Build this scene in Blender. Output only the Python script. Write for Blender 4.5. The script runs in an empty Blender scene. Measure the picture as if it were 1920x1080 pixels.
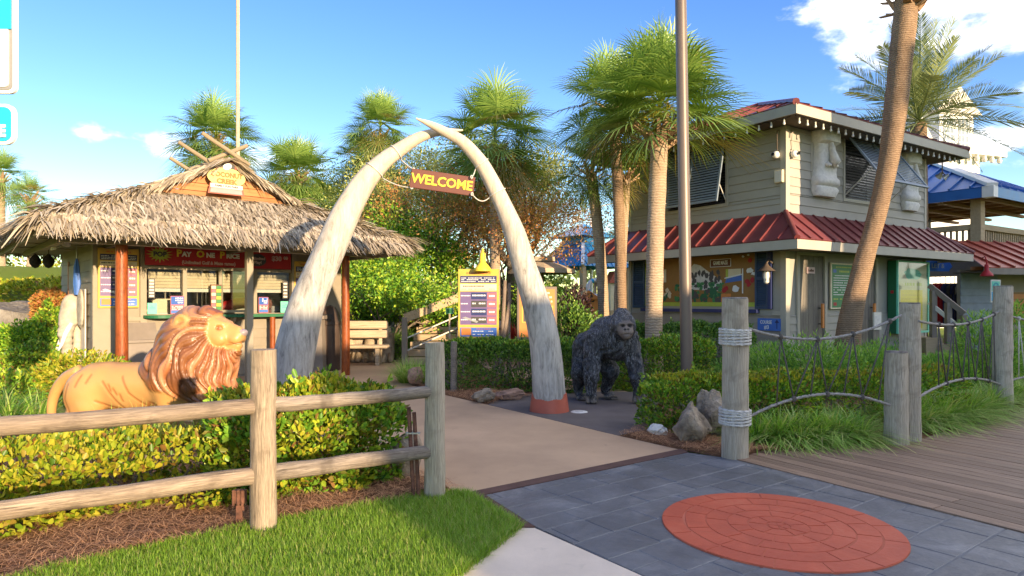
import bpy, bmesh, math, random
import numpy as np
from mathutils import Vector, Matrix

# ------------------------------------------------------------------ camera, sky, sun, exposure
scene = bpy.context.scene
COL = scene.collection
R = math.radians
F, CX, HY, CH = 1240.0, 960.0, 565.0, 1.5          # focal length in photo pixels, centre column, horizon row, eye height
cam_data = bpy.data.cameras.new('camera')
cam_data.sensor_width = 36.0
cam_data.lens = 36.0 * F / 1920.0
cam_data.shift_y = (HY - 540.0) / 1920.0
cam_data.clip_start = 0.05
cam_data.clip_end = 3000.0
cam = bpy.data.objects.new('camera', cam_data)
cam.location = (0, 0, CH)
cam.rotation_euler = (R(90), 0, 0)
COL.objects.link(cam)
scene.camera = cam

SUN_AZ = math.atan2(0.565, -0.825)                   # compass angle (from +Y towards +X) of the sun: behind the camera, to the right
SUN_EL = R(9.0)
world = bpy.data.worlds.new('World')
scene.world = world
world.use_nodes = True
wn, wl = world.node_tree.nodes, world.node_tree.links
wn.clear()
w_out = wn.new('ShaderNodeOutputWorld')
w_bg = wn.new('ShaderNodeBackground')
w_bg.inputs['Strength'].default_value = 0.15
w_sky = wn.new('ShaderNodeTexSky')
w_sky.sky_type = 'NISHITA'
w_sky.sun_disc = False
w_sky.sun_elevation = SUN_EL
w_sky.sun_rotation = SUN_AZ
w_sky.altitude = 0
w_sky.air_density = 1.0
w_sky.dust_density = 0.1
w_sky.ozone_density = 2.0
w_hs = wn.new('ShaderNodeHueSaturation')
w_hs.inputs['Hue'].default_value = 0.527; w_hs.inputs['Saturation'].default_value = 1.30
w_hs.inputs['Value'].default_value = 0.575
wl.new(w_sky.outputs[0], w_hs.inputs['Color'])
# clouds: soft noise over the direction sphere, thicker towards a few banks
w_tc = wn.new('ShaderNodeTexCoord')
def wmath(op, a=None, b=None, c=None):
    n = wn.new('ShaderNodeMath'); n.operation = op
    for i, v in enumerate((a, b, c)):
        if v is None: continue
        if isinstance(v, (int, float)): n.inputs[i].default_value = v
        else: wl.new(v, n.inputs[i])
    return n.outputs[0]
def pdir(x, y):
    v = Vector(((x - CX) / F, 1.0, (HY - y) / F)); v.normalize(); return v
w_map = wn.new('ShaderNodeMapping'); w_map.inputs['Scale'].default_value = (1.0, 1.0, 2.0); w_map.inputs['Location'].default_value = (21.7, 11.9, 16.1)
wl.new(w_tc.outputs['Generated'], w_map.inputs['Vector'])
w_n = wn.new('ShaderNodeTexNoise')
w_n.inputs['Scale'].default_value = 9.0; w_n.inputs['Detail'].default_value = 7.0; w_n.inputs['Roughness'].default_value = 0.58
wl.new(w_map.outputs[0], w_n.inputs['Vector'])
w_n2 = wn.new('ShaderNodeTexNoise')
w_n2.inputs['Scale'].default_value = 2.2; w_n2.inputs['Detail'].default_value = 3.0
wl.new(w_map.outputs[0], w_n2.inputs['Vector'])
def bank(x, y, rad, soft, gain):
    d = wn.new('ShaderNodeVectorMath'); d.operation = 'DISTANCE'
    wl.new(w_tc.outputs['Generated'], d.inputs[0]); d.inputs[1].default_value = Vector(x).normalized() if isinstance(x, tuple) else pdir(x, y)
    m = wn.new('ShaderNodeMapRange'); m.interpolation_type = 'SMOOTHSTEP'
    wl.new(d.outputs['Value'], m.inputs['Value'])
    m.inputs['From Min'].default_value = rad + soft; m.inputs['From Max'].default_value = max(rad - soft, 0.0)
    m.inputs['To Min'].default_value = 0.0; m.inputs['To Max'].default_value = gain
    return m.outputs[0]
cover = wmath('MULTIPLY', wmath('SUBTRACT', w_n2.outputs['Fac'], 0.435), 0.95)
for b in (((0.75, 0.1, 0.65), 0, 0.80, 0.13, 0.26), (1860, 20, 0.16, 0.12, 0.07), (165, 246, 0.030, 0.03, 0.36), (315, 258, 0.038, 0.035, 0.38), (530, 285, 0.07, 0.06, 0.24),  # first bank, mostly out of view, is added as white fill light
          (300, 60, 0.36, 0.16, -0.13), (900, 150, 0.45, 0.2, -0.09), (40, 330, 0.14, 0.08, -0.09)):
    cover = wmath('ADD', cover, bank(*b))
dens = wmath('ADD', w_n.outputs['Fac'], cover)
w_cm = wn.new('ShaderNodeMapRange'); w_cm.interpolation_type = 'SMOOTHSTEP'
wl.new(dens, w_cm.inputs['Value'])
w_cm.inputs['From Min'].default_value = 0.58; w_cm.inputs['From Max'].default_value = 0.86
w_cm.inputs['To Min'].default_value = 0.0; w_cm.inputs['To Max'].default_value = 0.92
w_mix = wn.new('ShaderNodeMix'); w_mix.data_type = 'RGBA'
wl.new(w_cm.outputs[0], w_mix.inputs['Factor'])
wl.new(w_hs.outputs[0], [i for i in w_mix.inputs if i.name == 'A' and i.type == 'RGBA'][0])
w_cc = wn.new('ShaderNodeMix'); w_cc.data_type = 'RGBA'
w_cr = wn.new('ShaderNodeMapRange'); wl.new(w_n.outputs['Fac'], w_cr.inputs['Value']); w_cr.inputs['From Min'].default_value = 0.40; w_cr.inputs['From Max'].default_value = 0.66
wl.new(w_cr.outputs[0], w_cc.inputs['Factor'])
[i for i in w_cc.inputs if i.name == 'A' and i.type == 'RGBA'][0].default_value = (2.3, 2.35, 2.5, 1); [i for i in w_cc.inputs if i.name == 'B' and i.type == 'RGBA'][0].default_value = (5.0, 4.75, 4.5, 1)
wl.new([o for o in w_cc.outputs if o.type == 'RGBA'][0], [i for i in w_mix.inputs if i.name == 'B' and i.type == 'RGBA'][0])
wl.new([o for o in w_mix.outputs if o.type == 'RGBA'][0], w_bg.inputs['Color'])
wl.new(w_bg.outputs[0], w_out.inputs['Surface'])

sun_data = bpy.data.lights.new('sun', 'SUN')
sun_data.energy = 2.2
sun_data.angle = R(0.6)
sun_data.color = (1.0, 0.75, 0.47)
sun = bpy.data.objects.new('sun', sun_data)
to_sun = Vector((math.sin(SUN_AZ) * math.cos(SUN_EL), math.cos(SUN_AZ) * math.cos(SUN_EL), math.sin(SUN_EL)))
sun.rotation_euler = to_sun.to_track_quat('Z', 'Y').to_euler()
sun.location = to_sun * 60
COL.objects.link(sun)

vs = scene.view_settings
scene.display_settings.display_device = 'sRGB'
vs.view_transform = 'Standard'; vs.look = 'None'; vs.gamma = 1.0; vs.use_curve_mapping = False
vs.exposure = 2.2
scene.render.engine = 'CYCLES'
cy = scene.cycles
cy.use_denoising = True
cy.max_bounces = 6; cy.diffuse_bounces = 3; cy.glossy_bounces = 3; cy.transmission_bounces = 4; cy.transparent_max_bounces = 8
cy.caustics_reflective = False; cy.caustics_refractive = False
cy.sample_clamp_indirect = 8.0

# ------------------------------------------------------------------ helpers
def px(x, y, d):                                     # photo pixel at a distance -> point in the place
    return Vector(((x - CX) / F * d, d, CH - (y - HY) / F * d))
def gp(x, y, z=0.0):                                 # photo pixel lying on level ground at height z
    d = F * (CH - z) / (y - HY)
    return Vector(((x - CX) / F * d, d, z))
def link(o):
    COL.objects.link(o); return o
def props(o, label=None, cat=None, group=None, kind=None):
    if label: o['label'] = label
    if cat: o['category'] = cat
    if group: o['group'] = group
    if kind: o['kind'] = kind
    return o
def thing(name, label, cat, loc=(0, 0, 0), rz=0.0, group=None, rot=None):
    o = link(bpy.data.objects.new(name, None))
    o.empty_display_size = 0.2
    o.location = loc
    o.rotation_euler = rot if rot else (0, 0, rz)
    return props(o, label, cat, group)
def add(name, me, parent=None, loc=None, rot=None, scale=None):
    o = link(bpy.data.objects.new(name, me))
    if parent: o.parent = parent
    if loc is not None: o.location = loc
    if rot is not None: o.rotation_euler = rot
    if scale is not None: o.scale = scale if hasattr(scale, '__len__') else (scale,) * 3
    return o
def vadd(a, b): return (a[0] + b[0], a[1] + b[1], a[2] + b[2])

class MB:
    """collects faces of one mesh"""
    def __init__(s): s.v, s.f, s.m, s.cur = [], [], [], 0
    def face(s, pts):
        n = len(s.v); s.v += [tuple(p) for p in pts]; s.f.append(tuple(range(n, n + len(pts)))); s.m.append(s.cur)
    def box(s, x0, x1, y0, y1, z0, z1, mtx=None):
        p = [(x0, y0, z0), (x1, y0, z0), (x1, y1, z0), (x0, y1, z0), (x0, y0, z1), (x1, y0, z1), (x1, y1, z1), (x0, y1, z1)]
        if mtx is not None: p = [tuple(mtx @ Vector(q)) for q in p]
        n = len(s.v); s.v += p
        for f in ((0, 3, 2, 1), (4, 5, 6, 7), (0, 1, 5, 4), (1, 2, 6, 5), (2, 3, 7, 6), (3, 0, 4, 7)):
            s.f.append(tuple(n + i for i in f)); s.m.append(s.cur)
        return s
    def bar(s, a, b, w, h, up=(0, 0, 1)):
        a, b = Vector(a), Vector(b); d = (b - a); L = d.length; d = d / L
        upv = Vector(up)
        if abs(d.dot(upv)) > 0.98: upv = Vector((0, 1, 0))
        sd = d.cross(upv).normalized(); u = sd.cross(d)
        m = Matrix((sd, d, u)).transposed().to_4x4(); m.translation = a
        return s.box(-w / 2, w / 2, 0, L, -h / 2, h / 2, m)
    def tube(s, pts, rad, n=10, cap=True, prof=None):
        P = [Vector(p) for p in pts]; k = len(P)
        if not hasattr(rad, '__len__'): rad = [rad] * k
        prev = None; rings = []
        dist = 0.0
        for i in range(k):
            t = (P[min(i + 1, k - 1)] - P[max(i - 1, 0)]).normalized()
            if prev is None:
                ref = Vector((0, 0, 1)) if abs(t.z) < 0.9 else Vector((1, 0, 0))
                sx = t.cross(ref).normalized()
            else:
                sx = (prev - t * prev.dot(t)).normalized()
            prev = sx; sy = t.cross(sx)
            if i: dist += (P[i] - P[i - 1]).length
            ring = []
            for j in range(n):
                a = 2 * math.pi * j / n
                r = rad[i] * (prof(a, dist) if prof else 1.0)
                ring.append(len(s.v)); s.v.append(tuple(P[i] + sx * (r * math.cos(a)) + sy * (r * math.sin(a))))
            rings.append(ring)
        for i in range(k - 1):
            for j in range(n):
                s.f.append((rings[i][j], rings[i][(j + 1) % n], rings[i + 1][(j + 1) % n], rings[i + 1][j])); s.m.append(s.cur)
        if cap:
            s.f.append(tuple(reversed(rings[0]))); s.m.append(s.cur)
            s.f.append(tuple(rings[-1])); s.m.append(s.cur)
        return s
    def lathe(s, prof, n=20, c=(0, 0, 0), a0=0.0, a1=2 * math.pi):
        full = abs(a1 - a0 - 2 * math.pi) < 1e-6
        k = n if full else n + 1; base = len(s.v)
        for (r, z) in prof:
            for j in range(k):
                a = a0 + (a1 - a0) * j / n
                s.v.append((c[0] + r * math.cos(a), c[1] + r * math.sin(a), c[2] + z))
        for i in range(len(prof) - 1):
            for j in range(n):
                j2 = (j + 1) % k if full else j + 1
                s.f.append((base + i * k + j, base + i * k + j2, base + (i + 1) * k + j2, base + (i + 1) * k + j)); s.m.append(s.cur)
        return s
    def prism(s, poly, vec):
        """poly: 3-D outline, extruded along vec"""
        n = len(poly); b = len(s.v); vec = Vector(vec)
        s.v += [tuple(p) for p in poly] + [tuple(Vector(p) + vec) for p in poly]
        s.f.append(tuple(range(b, b + n))); s.f.append(tuple(range(b + 2 * n - 1, b + n - 1, -1))); s.m += [s.cur] * 2
        for i in range(n):
            j = (i + 1) % n
            s.f.append((b + i, b + n + i, b + n + j, b + j)); s.m.append(s.cur)
        return s
    def mesh(s, name, mats, smooth=False, recalc=True):
        me = bpy.data.meshes.new(name)
        me.from_pydata(s.v, [], s.f)
        if not isinstance(mats, (list, tuple)): mats = [mats]
        for m in mats: me.materials.append(m)
        if len(mats) > 1: me.polygons.foreach_set('material_index', s.m)
        if recalc:
            bm = bmesh.new(); bm.from_mesh(me)
            bmesh.ops.recalc_face_normals(bm, faces=bm.faces); bm.to_mesh(me); bm.free()
        if smooth: shade(me, smooth)
        me.update(); return me
    def obj(s, name, mats, parent=None, smooth=False, recalc=True, **k):
        return add(name, s.mesh(name, mats, smooth, recalc), parent, **k)
def shade(me, ang=True):
    me.polygons.foreach_set('use_smooth', [True] * len(me.polygons))
    if ang is not True:
        try: me.set_sharp_from_angle(angle=R(ang))
        except Exception: pass
def box(name, mat, parent, x0, x1, y0, y1, z0, z1, bevel=0.0):
    if bevel <= 0:
        return MB().box(x0, x1, y0, y1, z0, z1).obj(name, mat, parent, recalc=False)
    me = bpy.data.meshes.new(name); bm = bmesh.new()
    bmesh.ops.create_cube(bm, size=1.0)
    for v in bm.verts:
        v.co = ((x0 + x1) / 2 + v.co.x * (x1 - x0), (y0 + y1) / 2 + v.co.y * (y1 - y0), (z0 + z1) / 2 + v.co.z * (z1 - z0))
    bmesh.ops.bevel(bm, geom=bm.edges[:], offset=bevel, segments=1, affect='EDGES', profile=0.5)
    bm.to_mesh(me); bm.free(); me.materials.append(mat)
    return add(name, me, parent)
def np_mesh(name, V, faces_n, nper, mat, smooth=False, uv=None):
    """fast mesh: V (N,3), faces_n (M,nper) index array"""
    me = bpy.data.meshes.new(name)
    me.vertices.add(len(V)); me.vertices.foreach_set('co', np.ascontiguousarray(V, np.float32).ravel())
    M_ = len(faces_n)
    me.loops.add(M_ * nper); me.loops.foreach_set('vertex_index', np.ascontiguousarray(faces_n, np.int32).ravel())
    me.polygons.add(M_); me.polygons.foreach_set('loop_start', np.arange(0, M_ * nper, nper, dtype=np.int32))
    try: me.polygons.foreach_set('loop_total', np.full(M_, nper, np.int32))
    except Exception: pass
    for m in (mat if isinstance(mat, (list, tuple)) else [mat]): me.materials.append(m)
    if smooth: me.polygons.foreach_set('use_smooth', np.ones(M_, bool))
    me.update(calc_edges=True); me.validate(); return me
def clip_poly(poly, a, b, c):
    """keep the part of a 2-D polygon where a*x + b*y <= c"""
    out = []; n = len(poly)
    for i in range(n):
        p, q = poly[i], poly[(i + 1) % n]
        dp, dq = a * p[0] + b * p[1] - c, a * q[0] + b * q[1] - c
        if dp <= 0: out.append(p)
        if (dp < 0 < dq) or (dq < 0 < dp):
            t = dp / (dp - dq); out.append((p[0] + (q[0] - p[0]) * t, p[1] + (q[1] - p[1]) * t))
    return out
def clip_convex(poly, conv):
    """clip by a counter-clockwise convex polygon"""
    for i in range(len(conv)):
        p, q = conv[i], conv[(i + 1) % len(conv)]
        nx, ny = q[1] - p[1], -(q[0] - p[0])
        poly = clip_poly(poly, nx, ny, nx * p[0] + ny * p[1])
        if len(poly) < 3: return []
    return poly
def area2(p): return 0.5 * sum(p[i][0] * p[(i + 1) % len(p)][1] - p[(i + 1) % len(p)][0] * p[i][1] for i in range(len(p)))
def smooth_path(pts, n):
    """Catmull-Rom through points of any dimension"""
    P = np.array(pts, float); P = np.vstack([2 * P[0] - P[1], P, 2 * P[-1] - P[-2]])
    out = []; segs = len(P) - 3
    for k in range(n + 1):
        u = k / n * segs; i = min(int(u), segs - 1); t = u - i
        a, b, c, d = P[i:i + 4]
        out.append(0.5 * ((2 * b) + (c - a) * t + (2 * a - 5 * b + 4 * c - d) * t * t + (3 * b - a - 3 * c + d) * t ** 3))
    return np.array(out)
_fonts = {}
def text(name, s, h, mat, parent, loc=(0, 0, 0), bold=0.0, depth=0.004, align='CENTER', sx=1.0, rot=(0, 0, 0), label=None, spacing=1.0):
    """lettering as a mesh that faces local -Y, h = cap height"""
    cu = bpy.data.curves.new('lettering', 'FONT'); cu.body = s; cu.size = h / 0.70; cu.align_x = align; cu.align_y = 'CENTER'
    cu.extrude = depth / 2; cu.offset = bold; cu.resolution_u = 2; cu.space_character = spacing
    o = bpy.data.objects.new('lettering_curve', cu); COL.objects.link(o)
    dg = bpy.context.evaluated_depsgraph_get()
    me = bpy.data.meshes.new_from_object(o.evaluated_get(dg)); me.name = name
    bpy.data.objects.remove(o); bpy.data.curves.remove(cu)
    n = len(me.vertices); co = np.empty(n * 3, np.float32); me.vertices.foreach_get('co', co); co = co.reshape(-1, 3)
    me.vertices.foreach_set('co', np.stack([co[:, 0] * sx, -co[:, 2], co[:, 1]], 1).ravel())
    me.materials.clear(); me.materials.append(mat); me.update()
    return add(name, me, parent, loc, rot)
# ------------------------------------------------------------------ materials
class NT:
    def __init__(s, name):
        s.mat = bpy.data.materials.new(name); s.mat.use_nodes = True
        s.n, s.l = s.mat.node_tree.nodes, s.mat.node_tree.links
        s.b = s.n['Principled BSDF']; s.out = s.n['Material Output']
    def new(s, t, **k):
        nd = s.n.new(t)
        for a, v in k.items(): setattr(nd, a, v)
        return nd
    def put(s, v, sock):
        if isinstance(v, bpy.types.NodeSocket): s.l.new(v, sock)
        else: sock.default_value = v
    def coord(s, scale=(1, 1, 1), kind='Object', loc=(0, 0, 0)):
        tc = s.new('ShaderNodeTexCoord'); mp = s.new('ShaderNodeMapping')
        s.l.new(tc.outputs[kind], mp.inputs['Vector']); mp.inputs['Scale'].default_value = scale; mp.inputs['Location'].default_value = loc
        return mp.outputs[0]
    def noise(s, vec, scale, detail=4.0, rough=0.55, dist=0.0):
        n = s.new('ShaderNodeTexNoise'); s.l.new(vec, n.inputs['Vector'])
        n.inputs['Scale'].default_value = scale; n.inputs['Detail'].default_value = detail
        n.inputs['Roughness'].default_value = rough; n.inputs['Distortion'].default_value = dist
        return n.outputs['Fac']
    def ramp(s, fac, stops):
        r = s.new('ShaderNodeValToRGB'); s.put(fac, r.inputs['Fac'])
        e = r.color_ramp.elements
        while len(e) > 1: e.remove(e[-1])
        e[0].position = stops[0][0]; e[0].color = (*stops[0][1], 1)
        for p, c in stops[1:]:
            x = e.new(p); x.color = (*c, 1)
        return r.outputs['Color']
    def mix(s, fac, a, b, mode='MIX'):
        m = s.new('ShaderNodeMix', data_type='RGBA', blend_type=mode)
        s.put(fac, m.inputs['Factor'])
        for v, k in ((a, 'A'), (b, 'B')):
            sock = [i for i in m.inputs if i.name == k and i.type == 'RGBA'][0]
            s.put((*v, 1) if isinstance(v, tuple) and len(v) == 3 else v, sock)
        return [o for o in m.outputs if o.type == 'RGBA'][0]
    def math(s, op, a, b=0.0):
        m = s.new('ShaderNodeMath', operation=op); s.put(a, m.inputs[0]); s.put(b, m.inputs[1]); return m.outputs[0]
    def bump(s, h, dist=0.01, strength=1.0):
        b = s.new('ShaderNodeBump'); b.inputs['Distance'].default_value = dist; b.inputs['Strength'].default_value = strength
        s.l.new(h, b.inputs['Height']); s.l.new(b.outputs[0], s.b.inputs['Normal']); return b
    def fin(s, col, rough=0.7, metal=0.0, spec=0.4):
        s.put(col if not (isinstance(col, tuple) and len(col) == 3) else (*col, 1), s.b.inputs['Base Color'])
        s.put(rough, s.b.inputs['Roughness']); s.b.inputs['Metallic'].default_value = metal
        s.b.inputs['Specular IOR Level'].default_value = spec
        return s.mat
def sc(c, k): return tuple(min(1.0, x * k) for x in c)
def plain(name, c, rough=0.6, var=0.14, scale=6.0, bump=0.0, metal=0.0, spec=0.4, rnd=0.0, stretch=(1, 1, 1)):
    t = NT(name); v = t.coord(stretch)
    n = t.noise(v, scale, 5.0, 0.6)
    col = t.ramp(n, [(0.28, sc(c, 1 - var * 1.6)), (0.72, sc(c, 1 + var))])
    if rnd:
        oi = t.new('ShaderNodeObjectInfo')
        k = t.math('ADD', t.math('MULTIPLY', oi.outputs['Random'], 2 * rnd), 1 - rnd)
        col = t.mix(1.0, col, k, 'MULTIPLY')
    if bump:
        t.bump(t.noise(v, scale * 6, 4.0, 0.65), bump)
    rr = t.math('ADD', t.math('MULTIPLY', n, 0.2), rough - 0.1)
    return t.fin(col, rr, metal, spec)
def wood(name, c1, c2, axis=0, rough=0.75, scale=7.0, rnd=0.12, bump=0.004, crack=0.5, stretch=0.06, dark=(0.05, 0.04, 0.03)):
    """long grain along local axis"""
    t = NT(name); st = [1, 1, 1]; st[axis] = stretch
    oi = t.new('ShaderNodeObjectInfo')
    cb = t.new('ShaderNodeCombineXYZ')
    for i in range(3): t.l.new(t.math('MULTIPLY', oi.outputs['Random'], 13.7 * (i + 1)), cb.inputs[i])
    va = t.new('ShaderNodeVectorMath', operation='ADD')
    t.l.new(t.coord(tuple(st)), va.inputs[0]); t.l.new(cb.outputs[0], va.inputs[1])
    v = va.outputs[0]
    g = t.noise(v, scale * 3.2, 6.0, 0.7, 1.5); b = t.noise(v, scale * 0.45, 3.0, 0.5)
    col = t.ramp(t.math('ADD', t.math('MULTIPLY', g, 0.65), t.math('MULTIPLY', b, 0.35)), [(0.33, c1), (0.66, c2)])
    cr = t.noise(v, scale * 5.5, 3.0, 0.6)
    crm = t.ramp(cr, [(0.30, (1, 1, 1)), (0.38, (0, 0, 0))])
    col = t.mix(t.math('MULTIPLY', crm, crack), col, dark)
    k = t.math('ADD', t.math('MULTIPLY', oi.outputs['Random'], 2 * rnd), 1 - rnd)
    col = t.mix(1.0, col, k, 'MULTIPLY')
    fg = t.noise(v, scale * 11.0, 3.0, 0.6); col = t.mix(t.math('MULTIPLY', t.ramp(fg, [(0.42, (1, 1, 1)), (0.56, (0, 0, 0))]), 0.35 if crack > 0.4 else 0.12), col, sc(c1, 0.6))
    if crack > 0.5:
        sn = t.noise(t.coord((1.6, 1.6, 1.6)), 2.6, 4.0, 0.6, 0.5); col = t.mix(t.math('MULTIPLY', t.ramp(sn, [(0.54, (0, 0, 0)), (0.68, (1, 1, 1))]), 0.55), col, sc(c1, 0.55))
    t.bump(t.math('ADD', g, t.math('MULTIPLY', fg, 0.5)), bump)
    return t.fin(col, rough, 0.0, 0.3)
LEAF_GAIN = dict(fan_palm_leaf=2.4, oak_leaves=3.9, deep_green_leaves=2.0, fresh_green_leaves=1.8, soft_conifer_leaves=1.8, bright_bush_leaves=2.1, yellow_green_leaves=1.1, russet_leaves=1.9, lawn_blades=1.35, strap_grass=2.0, date_palm_leaf=1.5, dry_thatch=1.2, pine_needles=2.1)
def leafy(name, cols, rough=0.45, trans=0.35, spec=0.4, tcol=None):
    """colour varies leaf by leaf"""
    t = NT(name); ge = t.new('ShaderNodeNewGeometry')
    n = len(cols)
    k_ = LEAF_GAIN.get(name, 1.0); cols = [tuple(min(0.8, x * k_) for x in c) for c in cols]
    col = t.ramp(ge.outputs['Random Per Island'], [((i + 0.0) / max(n - 1, 1), c) for i, c in enumerate(cols)])
    t.fin(col, rough, 0.0, spec)
    tr = t.new('ShaderNodeBsdfTranslucent')
    tc = t.mix(1.0, col, (1.0, 0.95, 0.45) if tcol is None else tcol, 'MULTIPLY'); t.l.new(tc, tr.inputs['Color'])
    ms = t.new('ShaderNodeMixShader'); ms.inputs[0].default_value = trans
    t.l.new(t.b.outputs[0], ms.inputs[1]); t.l.new(tr.outputs[0], ms.inputs[2]); t.l.new(ms.outputs[0], t.out.inputs['Surface'])
    return t.mat
def vcol(name, rough=0.5, bump=None, spec=0.4, var=0.0, vs=20.0, coat=0.0):
    t = NT(name); a = t.new('ShaderNodeVertexColor'); a.layer_name = 'Col'
    col = a.outputs['Color']; v = t.coord()
    if var:
        n = t.noise(v, vs, 5.0, 0.6); col = t.mix(1.0, col, t.math('ADD', t.math('MULTIPLY', n, 2 * var), 1 - var), 'MULTIPLY')
    if bump: t.bump(t.noise(v, bump[0], 4.0, 0.6), bump[1])
    t.fin(col, rough, 0.0, spec)
    t.b.inputs['Coat Weight'].default_value = coat; t.b.inputs['Coat Roughness'].default_value = 0.25
    return t.mat
def concrete(name, c, var=0.20, scale=1.6, bump=0.0015, rough=0.85, speck=0.1):
    t = NT(name); v = t.coord()
    a = t.noise(v, scale, 6.0, 0.62); b = t.noise(v, 90.0, 2.0, 0.6); st = t.noise(v, scale * 0.4, 3.0, 0.5, 0.8)
    col = t.ramp(a, [(0.25, sc(c, 1 - var)), (0.75, sc(c, 1 + var))])
    col = t.mix(t.math('MULTIPLY', b, speck * 2), col, sc(c, 0.55))
    col = t.mix(t.math('MULTIPLY', t.ramp(st, [(0.52, (0, 0, 0)), (0.7, (1, 1, 1))]), 0.42), col, sc(c, 0.62))
    fs = t.noise(v, 7.0, 6.0, 0.7, 1.0); col = t.mix(t.math('MULTIPLY', t.ramp(fs, [(0.60, (0, 0, 0)), (0.74, (1, 1, 1))]), 0.35), col, sc(c, 0.55))
    t.bump(b, bump)
    return t.fin(col, rough, 0.0, 0.3)

m = {}
m['tan_conc'] = concrete('tan_concrete', (0.53, 0.355, 0.215), speck=0.06, scale=0.9)
m['brown_band'] = concrete('brown_band', (0.12, 0.065, 0.05), scale=6)
m['asphalt'] = concrete('dark_asphalt', (0.15, 0.125, 0.112), scale=2.2, bump=0.003)
m['white_conc'] = concrete('pale_concrete', (0.72, 0.60, 0.47), scale=1.2)
m['joint'] = concrete('joint_mortar', (0.18, 0.185, 0.19), scale=8)
def slate():
    t = NT('slate_stamp'); v = t.coord(); oi = t.new('ShaderNodeObjectInfo')
    a = t.noise(v, 2.4, 8.0, 0.66, 0.6); b = t.noise(v, 26.0, 4.0, 0.6)
    col = t.ramp(a, [(0.3, (0.085, 0.085, 0.090)), (0.55, (0.135, 0.138, 0.146)), (0.75, (0.25, 0.25, 0.255))])
    col = t.mix(1.0, col, t.math('ADD', t.math('MULTIPLY', oi.outputs['Random'], 0.22), 0.89), 'MULTIPLY')
    t.bump(t.math('ADD', t.math('MULTIPLY', a, 3.0), t.math('MULTIPLY', b, 0.4)), 0.006)
    return t.fin(col, t.math('ADD', t.math('MULTIPLY', b, 0.3), 0.34), 0.0, 0.5)
m['slate'] = slate()
def redstone():
    t = NT('red_stamp'); v = t.coord(); oi = t.new('ShaderNodeObjectInfo')
    a = t.noise(v, 3.0, 8.0, 0.64, 0.5); b = t.noise(v, 34.0, 4.0, 0.6)
    col = t.ramp(a, [(0.3, (0.42, 0.068, 0.03)), (0.6, (0.54, 0.098, 0.042)), (0.8, (0.58, 0.165, 0.09))])
    col = t.mix(1.0, col, t.math('ADD', t.math('MULTIPLY', oi.outputs['Random'], 0.07), 0.965), 'MULTIPLY')
    t.bump(t.math('ADD', t.math('MULTIPLY', a, 2.0), t.math('MULTIPLY', b, 0.4)), 0.004)
    return t.fin(col, t.math('ADD', t.math('MULTIPLY', b, 0.25), 0.42), 0.0, 0.5)
m['red_stamp'] = redstone()
m['red_joint'] = concrete('red_joint', (0.54, 0.15, 0.085), scale=8)
def earth():
    t = NT('ground_turf'); v = t.coord()
    a = t.noise(v, 0.35, 6.0, 0.6); b = t.noise(v, 40.0, 3.0, 0.7); c = t.noise(v, 3.0, 4.0, 0.6)
    col = t.ramp(a, [(0.3, (0.17, 0.24, 0.03)), (0.7, (0.27, 0.31, 0.05))])
    col = t.mix(t.math('MULTIPLY', b, 0.6), col, (0.09, 0.14, 0.02))
    t.bump(t.math('ADD', b, c), 0.05)
    return t.fin(col, 0.9, 0.0, 0.1)
m['turf'] = earth()
def straw():
    t = NT('pine_straw_litter'); v = t.coord()
    a = t.noise(v, 60.0, 4.0, 0.7, 1.5); b = t.noise(v, 2.0, 4.0, 0.6)
    col = t.ramp(a, [(0.3, (0.12, 0.06, 0.032)), (0.6, (0.34, 0.18, 0.095)), (0.8, (0.50, 0.30, 0.17))])
    col = t.mix(t.math('MULTIPLY', b, 0.5), col, (0.07, 0.04, 0.025))
    t.bump(a, 0.02)
    return t.fin(col, 0.95, 0.0, 0.1)
m['straw'] = straw()
m['needle'] = leafy('pine_needles', [(0.10, 0.05, 0.028), (0.24, 0.12, 0.06), (0.36, 0.20, 0.10), (0.16, 0.075, 0.04)], 0.8, 0.1)
m['grass'] = leafy('lawn_blades', [(0.10, 0.20, 0.015), (0.17, 0.31, 0.025), (0.25, 0.38, 0.04), (0.14, 0.26, 0.02), (0.20, 0.34, 0.03), (0.40, 0.36, 0.14)], 0.5, 0.4)
m['lily'] = leafy('strap_grass', [(0.07, 0.16, 0.02), (0.13, 0.25, 0.03), (0.22, 0.33, 0.06), (0.36, 0.33, 0.15)], 0.45, 0.35)
m['hedge_y'] = leafy('yellow_green_leaves', [(0.07, 0.15, 0.01), (0.16, 0.26, 0.015), (0.34, 0.38, 0.03), (0.50, 0.44, 0.04), (0.24, 0.32, 0.02), (0.45, 0.40, 0.04), (0.20, 0.09, 0.03)], 0.4, 0.35)
m['hedge_g'] = leafy('fresh_green_leaves', [(0.04, 0.10, 0.01), (0.08, 0.18, 0.018), (0.14, 0.26, 0.025), (0.30, 0.34, 0.03), (0.06, 0.15, 0.012), (0.16, 0.08, 0.03)], 0.38, 0.3)
m['hedge_d'] = leafy('deep_green_leaves', [(0.022, 0.055, 0.010), (0.045, 0.10, 0.016), (0.08, 0.15, 0.022), (0.13, 0.20, 0.03)], 0.4, 0.25)
m['fern'] = leafy('soft_conifer_leaves', [(0.05, 0.13, 0.02), (0.10, 0.22, 0.035), (0.18, 0.30, 0.05), (0.24, 0.36, 0.06)], 0.5, 0.35)
m['bush_b'] = leafy('bright_bush_leaves', [(0.03, 0.09, 0.01), (0.07, 0.17, 0.015), (0.15, 0.25, 0.02), (0.28, 0.33, 0.03)], 0.4, 0.3)
m['oak'] = leafy('oak_leaves', [(0.045, 0.06, 0.018), (0.09, 0.10, 0.03), (0.15, 0.15, 0.05), (0.07, 0.085, 0.022)], 0.5, 0.3)
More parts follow.
